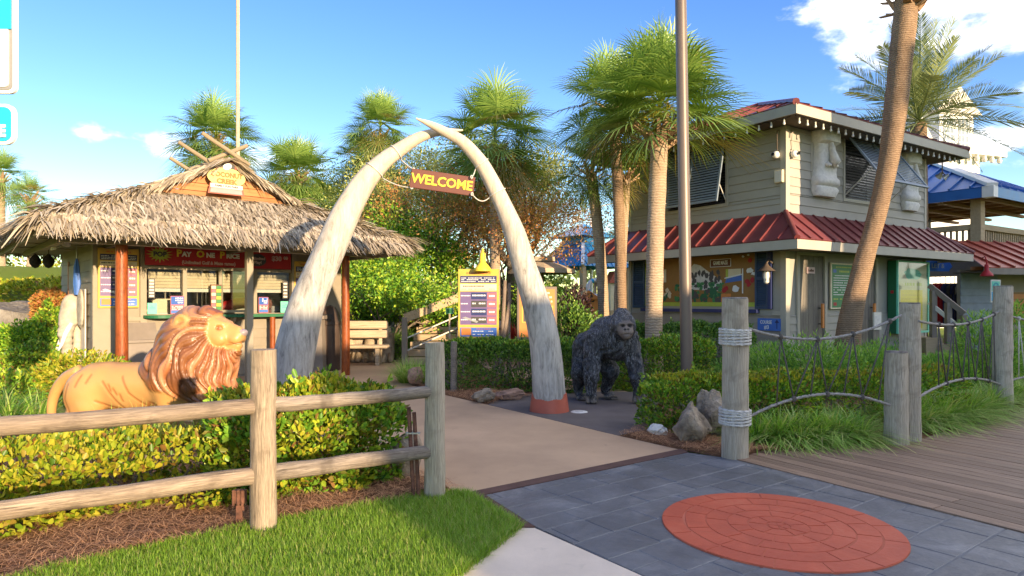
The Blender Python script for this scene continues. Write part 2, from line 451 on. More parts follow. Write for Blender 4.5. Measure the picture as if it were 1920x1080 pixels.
m['rust_leaf'] = leafy('russet_leaves', [(0.34, 0.13, 0.04), (0.42, 0.20, 0.06), (0.28, 0.17, 0.05), (0.22, 0.20, 0.05), (0.40, 0.12, 0.07)], 0.5, 0.4)
m['red_leaf'] = leafy('red_cordyline_leaves', [(0.30, 0.02, 0.02), (0.45, 0.06, 0.04), (0.20, 0.02, 0.03)], 0.4, 0.3)
m['purple_leaf'] = leafy('purple_leaves', [(0.05, 0.025, 0.03), (0.09, 0.04, 0.045), (0.04, 0.04, 0.02)], 0.5, 0.2)
m['dry'] = leafy('dry_grass', [(0.30, 0.20, 0.09), (0.40, 0.28, 0.12), (0.22, 0.16, 0.06)], 0.7, 0.25)
m['pink'] = leafy('pink_blossom', [(0.55, 0.12, 0.16), (0.7, 0.25, 0.25)], 0.6, 0.3)
m['palm'] = leafy('fan_palm_leaf', [(0.06, 0.105, 0.026), (0.095, 0.155, 0.036), (0.15, 0.205, 0.05), (0.08, 0.13, 0.03)], 0.38, 0.3)
m['palm_old'] = leafy('old_palm_leaf', [(0.22, 0.19, 0.06), (0.30, 0.24, 0.07), (0.17, 0.17, 0.05)], 0.5, 0.3)
m['date'] = leafy('date_palm_leaf', [(0.10, 0.135, 0.06), (0.15, 0.185, 0.08), (0.21, 0.235, 0.10)], 0.4, 0.25)
m['flower_y'] = leafy('palm_flower', [(0.36, 0.31, 0.03), (0.50, 0.40, 0.04), (0.26, 0.26, 0.03)], 0.6, 0.3)
m['thatch'] = leafy('dry_thatch', [(0.20, 0.15, 0.10), (0.44, 0.37, 0.27), (0.30, 0.24, 0.175), (0.55, 0.48, 0.37), (0.11, 0.085, 0.06), (0.48, 0.41, 0.31)], 0.8, 0.12, 0.2)
m['thatch_bed'] = plain('thatch_bed', (0.10, 0.075, 0.052), 0.9, 0.3, 30, 0.02)
def bark(name, c1, c2, ring=0.0, rs=16.0):
    t = NT(name); v = t.coord((1, 1, 0.55)); n = t.noise(v, 9.0, 6.0, 0.7, 0.4); n2 = t.noise(v, 1.6, 4.0, 0.6)
    h = n
    if ring:
        w = t.new('ShaderNodeTexWave', wave_type='BANDS', bands_direction='Z'); t.l.new(t.coord(), w.inputs['Vector'])
        w.inputs['Scale'].default_value = rs; w.inputs['Distortion'].default_value = 5.0; w.inputs['Detail'].default_value = 4.0; w.inputs['Detail Scale'].default_value = 1.6
        h = t.math('ADD', t.math('MULTIPLY', n, 0.6), t.math('MULTIPLY', w.outputs['Fac'], ring))
    col = t.ramp(h, [(0.25, c1), (0.8, c2)])
    col = t.mix(t.math('MULTIPLY', t.ramp(n2, [(0.5, (0, 0, 0)), (0.7, (1, 1, 1))]), 0.4), col, sc(c1, 0.75))
    t.bump(h, 0.03)
    return t.fin(col, 0.9, 0.0, 0.15)
m['palm_trunk'] = bark('palm_trunk', (0.33, 0.235, 0.155), (0.58, 0.45, 0.32), 0.22, 6.0)
m['palm_trunk_tall'] = bark('tall_palm_trunk', (0.20, 0.13, 0.08), (0.46, 0.32, 0.21), 0.2, 8.0)
m['boot'] = wood('palm_boot', (0.30, 0.17, 0.09), (0.55, 0.38, 0.24), 0, 0.8, 6)
m['bark'] = bark('tree_bark', (0.14, 0.10, 0.075), (0.33, 0.26, 0.20))
m['bark_grey'] = bark('grey_bark', (0.13, 0.105, 0.085), (0.30, 0.25, 0.20))
m['post_wood'] = wood('weathered_post', (0.19, 0.14, 0.095), (0.50, 0.40, 0.285), 2, 0.85, 13, 0.06, 0.008, 0.75, 0.07)
m['rail_wood'] = wood('weathered_rail', (0.15, 0.11, 0.08), (0.42, 0.33, 0.24), 0, 0.85, 15, 0.06, 0.008, 0.8, 0.05)
m['rail_grey'] = wood('grey_rail', (0.14, 0.11, 0.085), (0.42, 0.35, 0.28), 0, 0.85, 15, 0.06, 0.008, 0.85, 0.05)
m['pile_wood'] = wood('grey_piling', (0.33, 0.275, 0.20), (0.66, 0.58, 0.45), 2, 0.9, 13, 0.05, 0.008, 0.6, 0.05)
m['pile_top'] = plain('piling_end_grain', (0.26, 0.225, 0.19), 0.95, 0.5, 14, 0.01)
m['deck_wood'] = wood('boardwalk_plank', (0.15, 0.085, 0.05), (0.43, 0.295, 0.195), 0, 0.6, 14, 0.20, 0.004, 0.5, 0.025, (0.03, 0.02, 0.015))
m['rope'] = plain('grey_rope', (0.34, 0.315, 0.28), 0.95, 0.3, 60, 0.002)
m['rope_dark'] = plain('dark_cord', (0.12, 0.105, 0.09), 0.95, 0.3, 60)
m['rope_white'] = plain('white_rope', (0.62, 0.585, 0.52), 0.95, 0.2, 60, 0.002)
m['rust'] = plain('rusty_steel', (0.16, 0.07, 0.045), 0.8, 0.5, 18, 0.002)
m['rock'] = plain('limestone', (0.40, 0.32, 0.23), 0.95, 0.45, 5, 0.03)
m['rock_grey'] = plain('grey_rock', (0.30, 0.28, 0.26), 0.95, 0.4, 2, 0.05, rnd=0.15)
m['rock_tan'] = plain('tan_wall_stone', (0.50, 0.39, 0.26), 0.95, 0.3, 3, 0.03, rnd=0.2)
m['rock_pink'] = plain('pink_stone', (0.42, 0.26, 0.19), 0.95, 0.25, 4, 0.02)
m['siding'] = plain('taupe_siding', (0.365, 0.34, 0.285), 0.65, 0.06, 2.0, 0.0008, rnd=0.05)
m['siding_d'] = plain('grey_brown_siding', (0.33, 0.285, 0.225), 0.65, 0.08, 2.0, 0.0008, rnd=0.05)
m['k_siding'] = plain('kiosk_siding', (0.285, 0.24, 0.175), 0.65, 0.1, 2.0, 0.0008, rnd=0.06)  # darker sunlit copies of taupe siding and trim; the light difference sits in colour
m['k_trim'] = plain('kiosk_trim', (0.31, 0.265, 0.195), 0.6, 0.08, 3.0)
m['trim'] = plain('taupe_trim', (0.42, 0.385, 0.31), 0.6, 0.06, 3.0)
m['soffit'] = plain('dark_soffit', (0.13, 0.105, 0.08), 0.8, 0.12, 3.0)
m['red_roof'] = plain('red_metal_roof', (0.175, 0.04, 0.04), 0.42, 0.12, 2.5, 0.0, 0.0, 0.5, rnd=0.06)
m['red_roof2'] = plain('orange_red_metal_roof', (0.36, 0.075, 0.045), 0.4, 0.12, 2.5, rnd=0.06)
m['blue_roof'] = plain('blue_metal_roof', (0.03, 0.15, 0.46), 0.35, 0.1, 2.0, rnd=0.06)
m['teal_roof'] = plain('turquoise_roof', (0.03, 0.22, 0.46), 0.45, 0.12, 2.0, rnd=0.05)
m['white'] = plain('white_paint', (0.78, 0.77, 0.74), 0.55, 0.05, 4)
m['offwhite'] = plain('cream_paint', (0.66, 0.62, 0.54), 0.6, 0.06, 4)
m['blue_sh'] = plain('navy_shutter', (0.035, 0.065, 0.12), 0.5, 0.12, 5)
m['grey_sh'] = plain('slate_blue_louver', (0.22, 0.27, 0.33), 0.5, 0.1, 5)
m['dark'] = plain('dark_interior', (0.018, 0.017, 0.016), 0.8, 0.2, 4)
m['room'] = plain('room_wall', (0.48, 0.42, 0.33), 0.8, 0.2, 2)
m['blind'] = plain('cream_blind', (0.62, 0.50, 0.33), 0.7, 0.08, 8)
m['door'] = wood('grey_door_boards', (0.16, 0.14, 0.115), (0.28, 0.25, 0.205), 2, 0.75, 9, 0.06, 0.004, 0.5)
m['cedar'] = wood('cedar_boards', (0.34, 0.13, 0.045), (0.55, 0.255, 0.10), 0, 0.6, 5, 0.2, 0.002, 0.25)
m['orange_post'] = wood('varnished_post', (0.16, 0.035, 0.010), (0.44, 0.115, 0.026), 2, 0.36, 12, 0.05, 0.003, 0.6, 0.12, (0.1, 0.02, 0.01))
m['log'] = wood('pale_log', (0.25, 0.185, 0.11), (0.40, 0.32, 0.21), 0, 0.85, 10, 0.1)
m['deck_pine'] = wood('pine_timber', (0.36, 0.25, 0.14), (0.52, 0.40, 0.25), 0, 0.75, 5, 0.12, 0.003, 0.2)
m['ceil_pine'] = wood('pine_ceiling', (0.30, 0.15, 0.06), (0.46, 0.26, 0.11), 0, 0.7, 5, 0.2, 0.003, 0.2)
m['bench'] = wood('bench_slab', (0.45, 0.34, 0.22), (0.62, 0.50, 0.35), 0, 0.8, 5, 0.1)
m['bronze'] = plain('bronze_paint', (0.17, 0.13, 0.105), 0.42, 0.06, 3, 0, 0.3)
m['brown_pl'] = plain('brown_plastic', (0.075, 0.05, 0.038), 0.45, 0.15, 6)
m['grey_box'] = plain('taupe_cabinet', (0.24, 0.20, 0.165), 0.6, 0.12, 3)
m['steel'] = plain('galvanised', (0.45, 0.44, 0.42), 0.45, 0.1, 8, 0, 0.7)
m['black'] = plain('black', (0.016, 0.016, 0.018), 0.5, 0.2, 6)
m['bulb'] = plain('frosted_bulb', (0.75, 0.74, 0.70), 0.25, 0.02, 6)
m['moai'] = plain('carved_grey_stone', (0.68, 0.65, 0.60), 0.9, 0.12, 14, 0.004)
m['coconut'] = plain('coconut_husk', (0.035, 0.024, 0.018), 0.9, 0.4, 20, 0.01)
for k, c in dict(yellow=(0.80, 0.60, 0.045), gold=(0.62, 0.40, 0.07), red=(0.42, 0.018, 0.022), navy=(0.03, 0.04, 0.13), blue=(0.06, 0.16, 0.50), royal=(0.02, 0.10, 0.42),
                 orange=(0.62, 0.22, 0.05), mint=(0.16, 0.58, 0.42), violet=(0.16, 0.11, 0.24), rose=(0.48, 0.14, 0.16), green=(0.015, 0.13, 0.055), lime=(0.42, 0.50, 0.06),
                 pale_yellow=(0.60, 0.50, 0.17), brown=(0.145, 0.048, 0.03), cream=(0.72, 0.62, 0.42), skyblue=(0.02, 0.42, 0.72), grey=(0.28, 0.27, 0.26), charcoal=(0.07, 0.065, 0.065),
                 leafgreen=(0.05, 0.22, 0.07), ochre=(0.30, 0.15, 0.035), pinkish=(0.6, 0.42, 0.40), terracotta=(0.42, 0.10, 0.06), teal=(0.04, 0.30, 0.36)).items():
    m[k] = plain(k + '_print', c, 0.5, 0.07, 9)
def glass(name, tint, alpha, rough=0.03):
    t = NT(name); t.fin(tint, rough, 0.0, 0.5)
    tr = t.new('ShaderNodeBsdfTransparent'); gl = t.new('ShaderNodeBsdfGlossy'); gl.inputs['Roughness'].default_value = rough
    tr.inputs['Color'].default_value = (*tint, 1)
    fr = t.new('ShaderNodeLayerWeight'); fr.inputs['Blend'].default_value = 0.5
    ms = t.new('ShaderNodeMixShader'); t.l.new(t.math('ADD', t.math('MULTIPLY', t.math('POWER', fr.outputs['Facing'], 4.0), 0.6), 0.04 + alpha), ms.inputs[0])
    t.l.new(tr.outputs[0], ms.inputs[1]); t.l.new(gl.outputs[0], ms.inputs[2]); t.l.new(ms.outputs[0], t.out.inputs['Surface'])
    return t.mat
m['glass'] = glass('window_glass', (0.92, 0.94, 0.93), 0.03)
m['glass_case'] = glass('display_glass', (0.93, 0.96, 0.94), 0.0, 0.06)
def tuskmat():
    t = NT('weathered_tusk'); v = t.coord((1, 1, 0.16)); a = t.noise(v, 16.0, 8.0, 0.74, 0.6); b = t.noise(t.coord((1, 1, 0.5)), 2.4, 4.0, 0.55)
    col = t.ramp(a, [(0.30, (0.17, 0.16, 0.145)), (0.45, (0.40, 0.375, 0.33)), (0.64, (0.58, 0.55, 0.49))])
    sx = t.new('ShaderNodeSeparateXYZ'); t.l.new(t.coord(), sx.inputs[0])
    low = t.new('ShaderNodeMapRange'); t.l.new(sx.outputs['Z'], low.inputs['Value']); low.inputs['From Min'].default_value = 3.0; low.inputs['From Max'].default_value = 1.2
    w = t.math('MULTIPLY', t.ramp(b, [(0.42, (0, 0, 0)), (0.60, (1, 1, 1))]), t.math('ADD', t.math('MULTIPLY', low.outputs[0], 0.85), 0.15))
    col = t.mix(t.math('MULTIPLY', w, 0.8), col, t.ramp(a, [(0.35, (0.10, 0.097, 0.092)), (0.65, (0.46, 0.44, 0.41))]))
    hi = t.new('ShaderNodeMapRange'); t.l.new(sx.outputs['Z'], hi.inputs['Value']); hi.inputs['From Min'].default_value = 2.0; hi.inputs['From Max'].default_value = 3.3
    col = t.mix(t.math('MULTIPLY', hi.outputs[0], 0.55), col, (0.66, 0.52, 0.35))
    t.bump(a, 0.006)
    return t.fin(col, 0.7, 0.0, 0.3)
m['tusk'] = tuskmat()
# ------------------------------------------------------------------ ground, paving, boardwalk, lawn
rng = np.random.default_rng(7)
random.seed(7)
def sst(a, b, x):
    t = np.clip((np.asarray(x, float) - a) / (b - a), 0, 1); return t * t * (3 - 2 * t)
def gh(x, y):
    """height of the terrain"""
    x = np.asarray(x, float); y = np.asarray(y, float)
    t = (y - 12.5) + 0.6 * (-x - 11)
    z = 2.7 * sst(0, 13, t) * sst(-7.5, -11, x)
    z = z + 1.7 * sst(17.2, 24, y) * sst(-11, -7, x) * sst(4.5, 1.5, x)
    z = z + 0.16 * sst(9.5, 12.5, y) * sst(2.2, 4.5, x)
    return z - 0.03
gx = np.concatenate([[-900, -400, -150, -80], np.arange(-40, 40.1, 1.0), [60, 100, 200, 500, 900]])
gy = np.concatenate([[-300, -100, -50], np.arange(-30, 45.1, 1.0), [60, 90, 150, 300, 700, 1500]])
XX, YY = np.meshgrid(gx, gy, indexing='ij')
V = np.stack([XX, YY, gh(XX, YY)], -1).reshape(-1, 3)
ii, jj = np.meshgrid(np.arange(len(gx) - 1), np.arange(len(gy) - 1), indexing='ij')
q = (ii * len(gy) + jj).ravel()
props(add('ground', np_mesh('ground', V, np.stack([q, q + len(gy), q + len(gy) + 1, q + 1], 1), 4, m['turf'], True)), kind='structure')

def sheet(name, poly, z, mat, thick=0.03):
    mb = MB(); mb.prism([(p[0], p[1], z) for p in poly], (0, 0, -thick))
    return props(mb.obj(name, mat), kind='structure')
plaza = [(-0.36, 5.1), (1.70, 6.70), tuple(gp(1160, 817))[:2], tuple(gp(915, 759))[:2], tuple(gp(840, 742))[:2], tuple(gp(772, 722))[:2], tuple(gp(748, 672))[:2],
         tuple(gp(830, 658))[:2], (-1.2, 17.4), (-6.5, 17.6), (-11.5, 17.0), (-8.2, 10.4), (-6.2, 8.9), (-3.7, 8.15), (-1.35, 6.35)]
sheet('concrete_path', plaza, 0.0, m['tan_conc'])
pad = [tuple(gp(1160, 817))[:2], tuple(gp(1240, 800))[:2], tuple(gp(1236, 772))[:2], (2.75, 10.2), (2.3, 10.9), (1.0, 11.0), (0.2, 10.6), tuple(gp(925, 752))[:2], tuple(gp(915, 759))[:2]]
sheet('asphalt_pad', pad, 0.005, m['asphalt'])
sheet('service_path', [(0.9, 10.6), (2.0, 10.8), (1.0, 13.5), (0.9, 17.3), (-1.0, 17.3), (-0.2, 13.0)], -0.004, m['tan_conc'])
slate_poly = [(0.159, 4.38), (0.713, 3.61), (1.95, 1.9), (4.62, 1.95), (2.12, 6.26), (1.74, 6.53), (-0.206, 5.10)]
slate_base = sheet('slate_paving', slate_poly, 0.004, m['joint'])
sheet('pale_walk', [(0.035, 4.36), (-0.29, 3.61), (-1.25, 1.6), (1.9, 1.6), (1.93, 1.9), (0.70, 3.61), (0.15, 4.36)], 0.006, m['white_conc'])
sheet('brown_border', [(-0.40, 5.13), (-0.30, 5.08), (-0.21, 5.115), (1.74, 6.545), (1.72, 6.70)], 0.009, m['brown_band'])
sheet('brown_kerb', [(-0.37, 5.09), (-0.21, 5.105), (0.152, 4.375), (0.035, 4.365)], 0.011, m['brown_band'])
# stamped ashlar slate: courses of unequal blocks
e1, e2 = Vector((0.80, 0.60)), Vector((-0.60, 0.80))
loc_poly = [(p[0] * e1.x + p[1] * e1.y, p[0] * e2.x + p[1] * e2.y) for p in slate_poly]
if area2(loc_poly) < 0: loc_poly.reverse()
b0 = min(p[1] for p in loc_poly); b1 = max(p[1] for p in loc_poly); a0 = min(p[0] for p in loc_poly); a1 = max(p[0] for p in loc_poly)
bb = b0 - 0.1
while bb < b1:
    bh = random.choice((0.22, 0.30, 0.38, 0.30)); aa = a0 - random.random() * 0.5
    while aa < a1:
        aw = random.choice((0.30, 0.42, 0.55, 0.68))
        halves = [(bb, bb + bh)] if (aw > 0.4 or bh < 0.35) else [(bb, bb + bh / 2), (bb + bh / 2, bb + bh)]
        for (y0, y1) in halves:
            g = 0.0055
            j = lambda: random.uniform(-0.006, 0.006)
            pl = [(aa + g + j(), y0 + g + j()), (aa + aw - g + j(), y0 + g + j()), (aa + aw - g + j(), y1 - g + j()), (aa + g + j(), y1 - g + j())]
            pl = clip_convex(pl, loc_poly)
            if len(pl) >= 3 and abs(area2(pl)) > 0.002:
                z = 0.0065 + random.uniform(0, 0.0022)
                cxm = sum(p[0] for p in pl) / len(pl); cym = sum(p[1] for p in pl) / len(pl)
                top = [(cxm + (p[0] - cxm) * (1 - 0.004 / 0.2), cym + (p[1] - cym) * (1 - 0.004 / 0.12)) for p in pl]
                w3 = lambda p, zz: (p[0] * e1.x + p[1] * e2.x, p[0] * e1.y + p[1] * e2.y, zz)
                mb = MB(); n = len(pl)
                mb.v = [w3(p, 0.002) for p in pl] + [w3(p, z) for p in top]
                mb.f = [tuple(range(n, 2 * n))] + [(i, (i + 1) % n, n + (i + 1) % n, n + i) for i in range(n)]; mb.m = [0] * (n + 1)
                mb.obj('stone_tile', m['slate'], slate_base)
        aa += aw
    bb += bh
# red medallion of stamped wedge stones
MC, MR = Vector((1.76, 4.37)), 0.75
med = MB(); med.prism([(MC.x + MR * math.cos(a), MC.y + MR * math.sin(a), 0.0150) for a in [2 * math.pi * i / 72 for i in range(72)]], (0, 0, -0.012))
med = props(med.obj('medallion', m['red_joint']), kind='structure')
rr0 = 0.0
for ri, r1 in enumerate((0.07, 0.19, 0.32, 0.46, 0.61, 0.747)):
    k = (5, 7, 9, 11, 12, 13)[ri]; off = random.random() * 6
    cuts = sorted([off + 2 * math.pi * (i + random.uniform(-0.28, 0.28)) / k for i in range(k)]); cuts.append(cuts[0] + 2 * math.pi)
    wob = [random.uniform(-0.012, 0.012) for _ in range(k + 1)]
    for i in range(k):
        g = 0.0065; aL, aR = cuts[i] + g / max(r1, 0.1), cuts[i + 1] - g / max(r1, 0.1); st = max(3, int((aR - aL) / 0.09))
        ro = r1 - g if ri < 5 else r1; ri_ = rr0 + g
        out = [(ro + (wob[i] * math.sin((t / st) * math.pi) if ri < 5 else 0), aL + (aR - aL) * t / st) for t in range(st + 1)]
        inn = [(ri_, aR - (aR - aL) * t / st) for t in range(st + 1)] if ri_ > 0.01 else [(0.004, (aL + aR) / 2)]
        z = 0.0175 + random.uniform(0, 0.0012)
        MB().prism([(MC.x + r * math.cos(a), MC.y + r * math.sin(a), z) for r, a in out + inn], (0, 0, -0.006)).obj('wedge_stone', m['red_stamp'], med)
    rr0 = r1
# boardwalk
BD, BN = Vector((0.52, -0.854)), Vector((0.854, 0.52))
edge_pts = [(2.10, 6.27), (2.45, 6.55), (3.1, 6.78), (3.96, 6.95), (4.55, 7.25), (6.9, 9.0), (9.0, 10.6), (14, 13.6)]
ec = [BN.x * p[0] + BN.y * p[1] for p in edge_pts]; es = [BD.x * p[0] + BD.y * p[1] for p in edge_pts]
board = props(MB().prism([(p[0], p[1], -0.02) for p in edge_pts] + [(20, 6, -0.02), (13, -2, -0.02), (5.0, 1.6, -0.02)], (0, 0, -0.05)).obj('boardwalk', m['deck_wood']), kind='structure')
c = 5.035; brz = math.atan2(BD.y, BD.x)
while c < 15.0:
    w = 0.138; s0 = float(np.interp(c + w / 2, ec, es)) + random.uniform(-0.02, 0.03); s1 = 6.5
    cuts = [s0]; 
    while cuts[-1] < s1: cuts.append(cuts[-1] + random.choice((2.4, 3.0, 3.6, 1.8)))
    for sa, sb in zip(cuts[:-1], cuts[1:]):
        p = BN * (c + w / 2) + BD * sa
        o = box('plank', m['deck_wood'], board, 0.0, sb - sa - 0.005, -w / 2 + 0.0035, w / 2 - 0.0035, -0.02, 0.0, 0.003)
        o.location = (p.x, p.y, 0.014 + random.uniform(0, 0.004)); o.rotation_euler = (0, 0, brz)
    c += w + 0.001
# planting beds with straw
bed_left = [(-2.62, 3.61), (-1.72, 4.36), (-0.66, 5.08), (-0.36, 5.09), (-1.35, 6.35), (-3.7, 8.15), (-6.2, 8.9), (-8.6, 10.2), (-12, 9), (-9, 2), (-4.2, 2.2)]
def bed(name, poly, z=0.0):
    bm = bmesh.new(); vs_ = [bm.verts.new((p[0], p[1], z)) for p in poly]; bm.faces.new(vs_)
    bmesh.ops.triangulate(bm, faces=bm.faces[:])
    bmesh.ops.subdivide_edges(bm, edges=bm.edges[:], cuts=7, use_grid_fill=True)
    for v in bm.verts:
        if not v.is_boundary: v.co.z += 0.025 + 0.02 * math.sin(v.co.x * 5.1 + v.co.y * 3.3) + 0.012 * math.sin(v.co.x * 11 - v.co.y * 9)
    me = bpy.data.meshes.new(name); bmesh.ops.recalc_face_normals(bm, faces=bm.faces[:]); bm.to_mesh(me); bm.free(); me.materials.append(m['straw']); shade(me)
    return props(add(name, me), kind='structure')
bed('planting_bed', bed_left, 0.002)
bed_right = [tuple(gp(1240, 800))[:2], tuple(gp(1160, 817))[:2], (1.72, 6.66), (2.10, 6.29), (2.45, 6.57), (3.1, 6.80), (3.96, 6.97), (4.55, 7.27), (6.9, 9.02), (9.0, 10.62), (11, 13), (5.6, 13.6), (3.5, 12.6), (2.6, 11.2), (2.3, 10.9), (2.75, 10.2), tuple(gp(1236, 772))[:2]]
bed('planting_bed', bed_right, 0.0)
bed('planting_bed', [tuple(gp(840, 742))[:2], tuple(gp(915, 759))[:2], tuple(gp(925, 752))[:2], (0.2, 10.6), (1.0, 10.8), (0.6, 12.5), (-1.2, 14.2), (-2.2, 13.8), tuple(gp(748, 672))[:2], tuple(gp(772, 722))[:2]], 0.0)

# ---- scattered blades and needles
def in_poly(P, poly):
    x, y = P[:, 0], P[:, 1]; r = np.zeros(len(P), bool); n = len(poly)
    for i in range(n):
        (x1, y1), (x2, y2) = poly[i], poly[(i + 1) % n]
        c_ = ((y1 > y) != (y2 > y)) & (x < (x2 - x1) * (y - y1) / (y2 - y1 + 1e-12) + x1); r ^= c_
    return r
def scatter(poly, n, seed=1):
    g = np.random.default_rng(seed); P = np.array(poly); lo, hi = P.min(0), P.max(0); out = np.zeros((0, 2))
    while len(out) < n:
        q = g.uniform(lo, hi, (n, 2)); out = np.vstack([out, q[in_poly(q, poly)]])
    return out[:n]
def blades(name, base, length, width, mat, lean=0.5, seg=3, droop=0.6, parent=None, outward=None, seed=3, spread=None):
    """curved grass blades; base (n,3)"""
    g = np.random.default_rng(seed); n = len(base)
    L = length * g.uniform(0.6, 1.15, n); W = width * g.uniform(0.7, 1.2, n)
    az = g.uniform(0, 2 * np.pi, n)
    d = np.stack([np.cos(az), np.sin(az)], 1)
    if outward is not None: d = d * 0.55 + outward; d /= np.linalg.norm(d, axis=1, keepdims=True) + 1e-9
    ln = lean * g.uniform(0.2, 1.0, n)
    side = np.stack([-d[:, 1], d[:, 0], np.zeros(n)], 1)
    rows = []
    for k in range(seg + 1):
        t = k / seg
        hor = L * (ln * t + droop * ln * t * t * 0.8); ver = L * (t * np.sqrt(np.maximum(0.05, 1 - (ln * 0.7) ** 2)) - droop * ln * t ** 2.2 * 0.75)
        c_ = base + np.concatenate([d * hor[:, None], ver[:, None]], 1)
        w = W * (1 - t ** 1.6 * 0.96) / 2
        rows.append(c_ - side * w[:, None]); rows.append(c_ + side * w[:, None])
    V = np.stack(rows, 1).reshape(-1, 3); st = 2 * (seg + 1)
    f = []
    for k in range(seg):
        f.append(np.stack([np.arange(n) * st + 2 * k, np.arange(n) * st + 2 * k + 1, np.arange(n) * st + 2 * k + 3, np.arange(n) * st + 2 * k + 2], 1))
    return add(name, np_mesh(name, V, np.concatenate(f), 4, mat), parent)
lawn_poly = [(-0.32, 5.07), (0.03, 4.37), (-0.30, 3.61), (-0.62, 2.9), (-3.4, 2.9), (-2.62, 3.58), (-1.72, 4.33), (-0.66, 5.05)]
sheet('lawn', lawn_poly, 0.012, m['turf'])
lp = scatter(lawn_poly, 60000, 11)
props(blades('lawn_grass', np.c_[lp, np.full(len(lp), 0.01)], 0.062, 0.0048, m['grass'], 0.75, 2, 0.5), 'short bright green lawn grass in front of the rail fence', 'grass', kind='stuff')
near_bed = [(-4.4, 2.6), (-2.62, 3.55), (-1.72, 4.32), (-0.66, 5.04), (-0.36, 5.1), (-1.3, 6.3), (-3.6, 6.2), (-5.2, 3.2)]
def needles(name, poly, n, seed, zb=0.03, label=''):
    g = np.random.default_rng(seed); P = scatter(poly, n, seed); az = g.uniform(0, np.pi, n); L = g.uniform(0.05, 0.15, n)
    d = np.stack([np.cos(az), np.sin(az), g.normal(0, 0.16, n)], 1); s_ = np.stack([-np.sin(az), np.cos(az), np.zeros(n)], 1) * 0.0016
    zz = zb + g.uniform(0, 0.035, n) + 0.02 * np.sin(P[:, 0] * 5.1 + P[:, 1] * 3.3)
    c_ = np.c_[P, zz]; mid = c_ + np.array([0, 0, 0.008])
    a, b = c_ - d * L[:, None] / 2, c_ + d * L[:, None] / 2
    V = np.stack([a - s_, a + s_, mid + s_, mid - s_, b + s_, b - s_], 1).reshape(-1, 3); k = np.arange(n) * 6
    o = add(name, np_mesh(name, V, np.concatenate([np.stack([k, k + 1, k + 2, k + 3], 1), np.stack([k + 3, k + 2, k + 4, k + 5], 1)]), 4, m['needle']))
    return props(o, label, 'straw', kind='stuff')
needles('pine_straw', near_bed, 22000, 5, label='brown pine straw mulch under the left rail fence')
needles('pine_straw', [tuple(gp(1160, 817))[:2], (1.72, 6.66), (2.10, 6.29), (3.1, 6.80), (3.3, 7.4), tuple(gp(1240, 800))[:2]], 5000, 6, label='brown pine straw around the rocks by the roped piling')
needles('pine_straw', [tuple(gp(840, 742))[:2], tuple(gp(915, 759))[:2], (0.3, 10.4), (-0.3, 11.6), tuple(gp(772, 722))[:2]], 5000, 8, label='brown pine straw below the middle clipped hedge')
# a fringe of blades and needles that creeps over the edge of the lawn
fe = np.array([(-2.62, 3.58), (-1.72, 4.33), (-0.66, 5.05), (-0.34, 5.08), (0.03, 4.37), (-0.30, 3.61)])
fp = np.concatenate([fe[i] + (fe[i + 1] - fe[i]) * rng.random((1500, 1)) for i in range(5)]) + rng.normal(0, 0.02, (7500, 2))
props(blades('edge_grass', np.c_[fp, np.full(len(fp), 0.005)], 0.075, 0.005, m['grass'], 0.9, 2, 0.6, seed=9), 'longer grass blades fringing the edge of the lawn', 'grass', kind='stuff')
# ------------------------------------------------------------------ foliage tools
def leaf_mesh(name, P, L, W, mat, out=None, seed=1, up=0.25, fold=0.25, rnd=False):
    """one bent leaf (two triangles pairs) per point"""
    g = np.random.default_rng(seed); n = len(P)
    a = g.normal(0, 1, (n, 3)); a /= np.linalg.norm(a, axis=1, keepdims=True)
    if out is not None: a = a * 0.75 + out * 0.8
    a[:, 2] += up; a /= np.linalg.norm(a, axis=1, keepdims=True) + 1e-9
    r = g.normal(0, 1, (n, 3)); s_ = np.cross(a, r); s_ /= np.linalg.norm(s_, axis=1, keepdims=True) + 1e-9
    nrm = np.cross(s_, a)
    l = (L * g.uniform(0.5, 1.35, n))[:, None]; w = (W * g.uniform(0.6, 1.25, n))[:, None]
    if rnd:
        q = [P, P + a * l * 0.28 + s_ * w * 0.42 + nrm * w * fold * 0.8, P + a * l * 0.68 + s_ * w * 0.50 + nrm * w * fold, P + a * l * 1.0 - nrm * w * 0.1, P + a * l * 0.68 - s_ * w * 0.50 + nrm * w * fold, P + a * l * 0.28 - s_ * w * 0.42 + nrm * w * fold * 0.8]
        V = np.stack(q, 1).reshape(-1, 3); k = np.arange(n) * 6
        return np_mesh(name, V, np.concatenate([np.stack([k, k + 1, k + 2, k + 3], 1), np.stack([k, k + 3, k + 4, k + 5], 1)]), 4, mat)
    p0 = P; p1 = P + a * l * 0.45 + s_ * w / 2 + nrm * w * fold; p3 = P + a * l * 0.45 - s_ * w / 2 + nrm * w * fold; p2 = P + a * l
    V = np.stack([p0, p1, p2, p3], 1).reshape(-1, 3); k = np.arange(n) * 4
    return np_mesh(name, V, np.concatenate([np.stack([k, k + 1, k + 2], 1), np.stack([k, k + 2, k + 3], 1)]), 3, mat)
def lump(D, seed, amp=0.18):
    g = np.random.default_rng(seed); s_ = np.zeros(len(D))
    for i in range(6):
        k = g.normal(0, 1.8 + i * 0.9, 3); s_ += np.sin(D @ k + g.uniform(0, 6.28)) / (1 + 0.35 * i)
    return 1 + amp * s_ / 2.2
def ball_points(n, c_, rad, seed, inner=0.7, amp=0.2, low=-0.9):
    g = np.random.default_rng(seed); D = g.normal(0, 1, (n * 2, 3)); D /= np.linalg.norm(D, axis=1, keepdims=True); D = D[D[:, 2] > low][:n]
    r = (inner + (1 - inner) * np.sqrt(g.random(len(D)))) * lump(D, seed, amp)
    return np.array(c_) + D * np.array(rad) * r[:, None], D
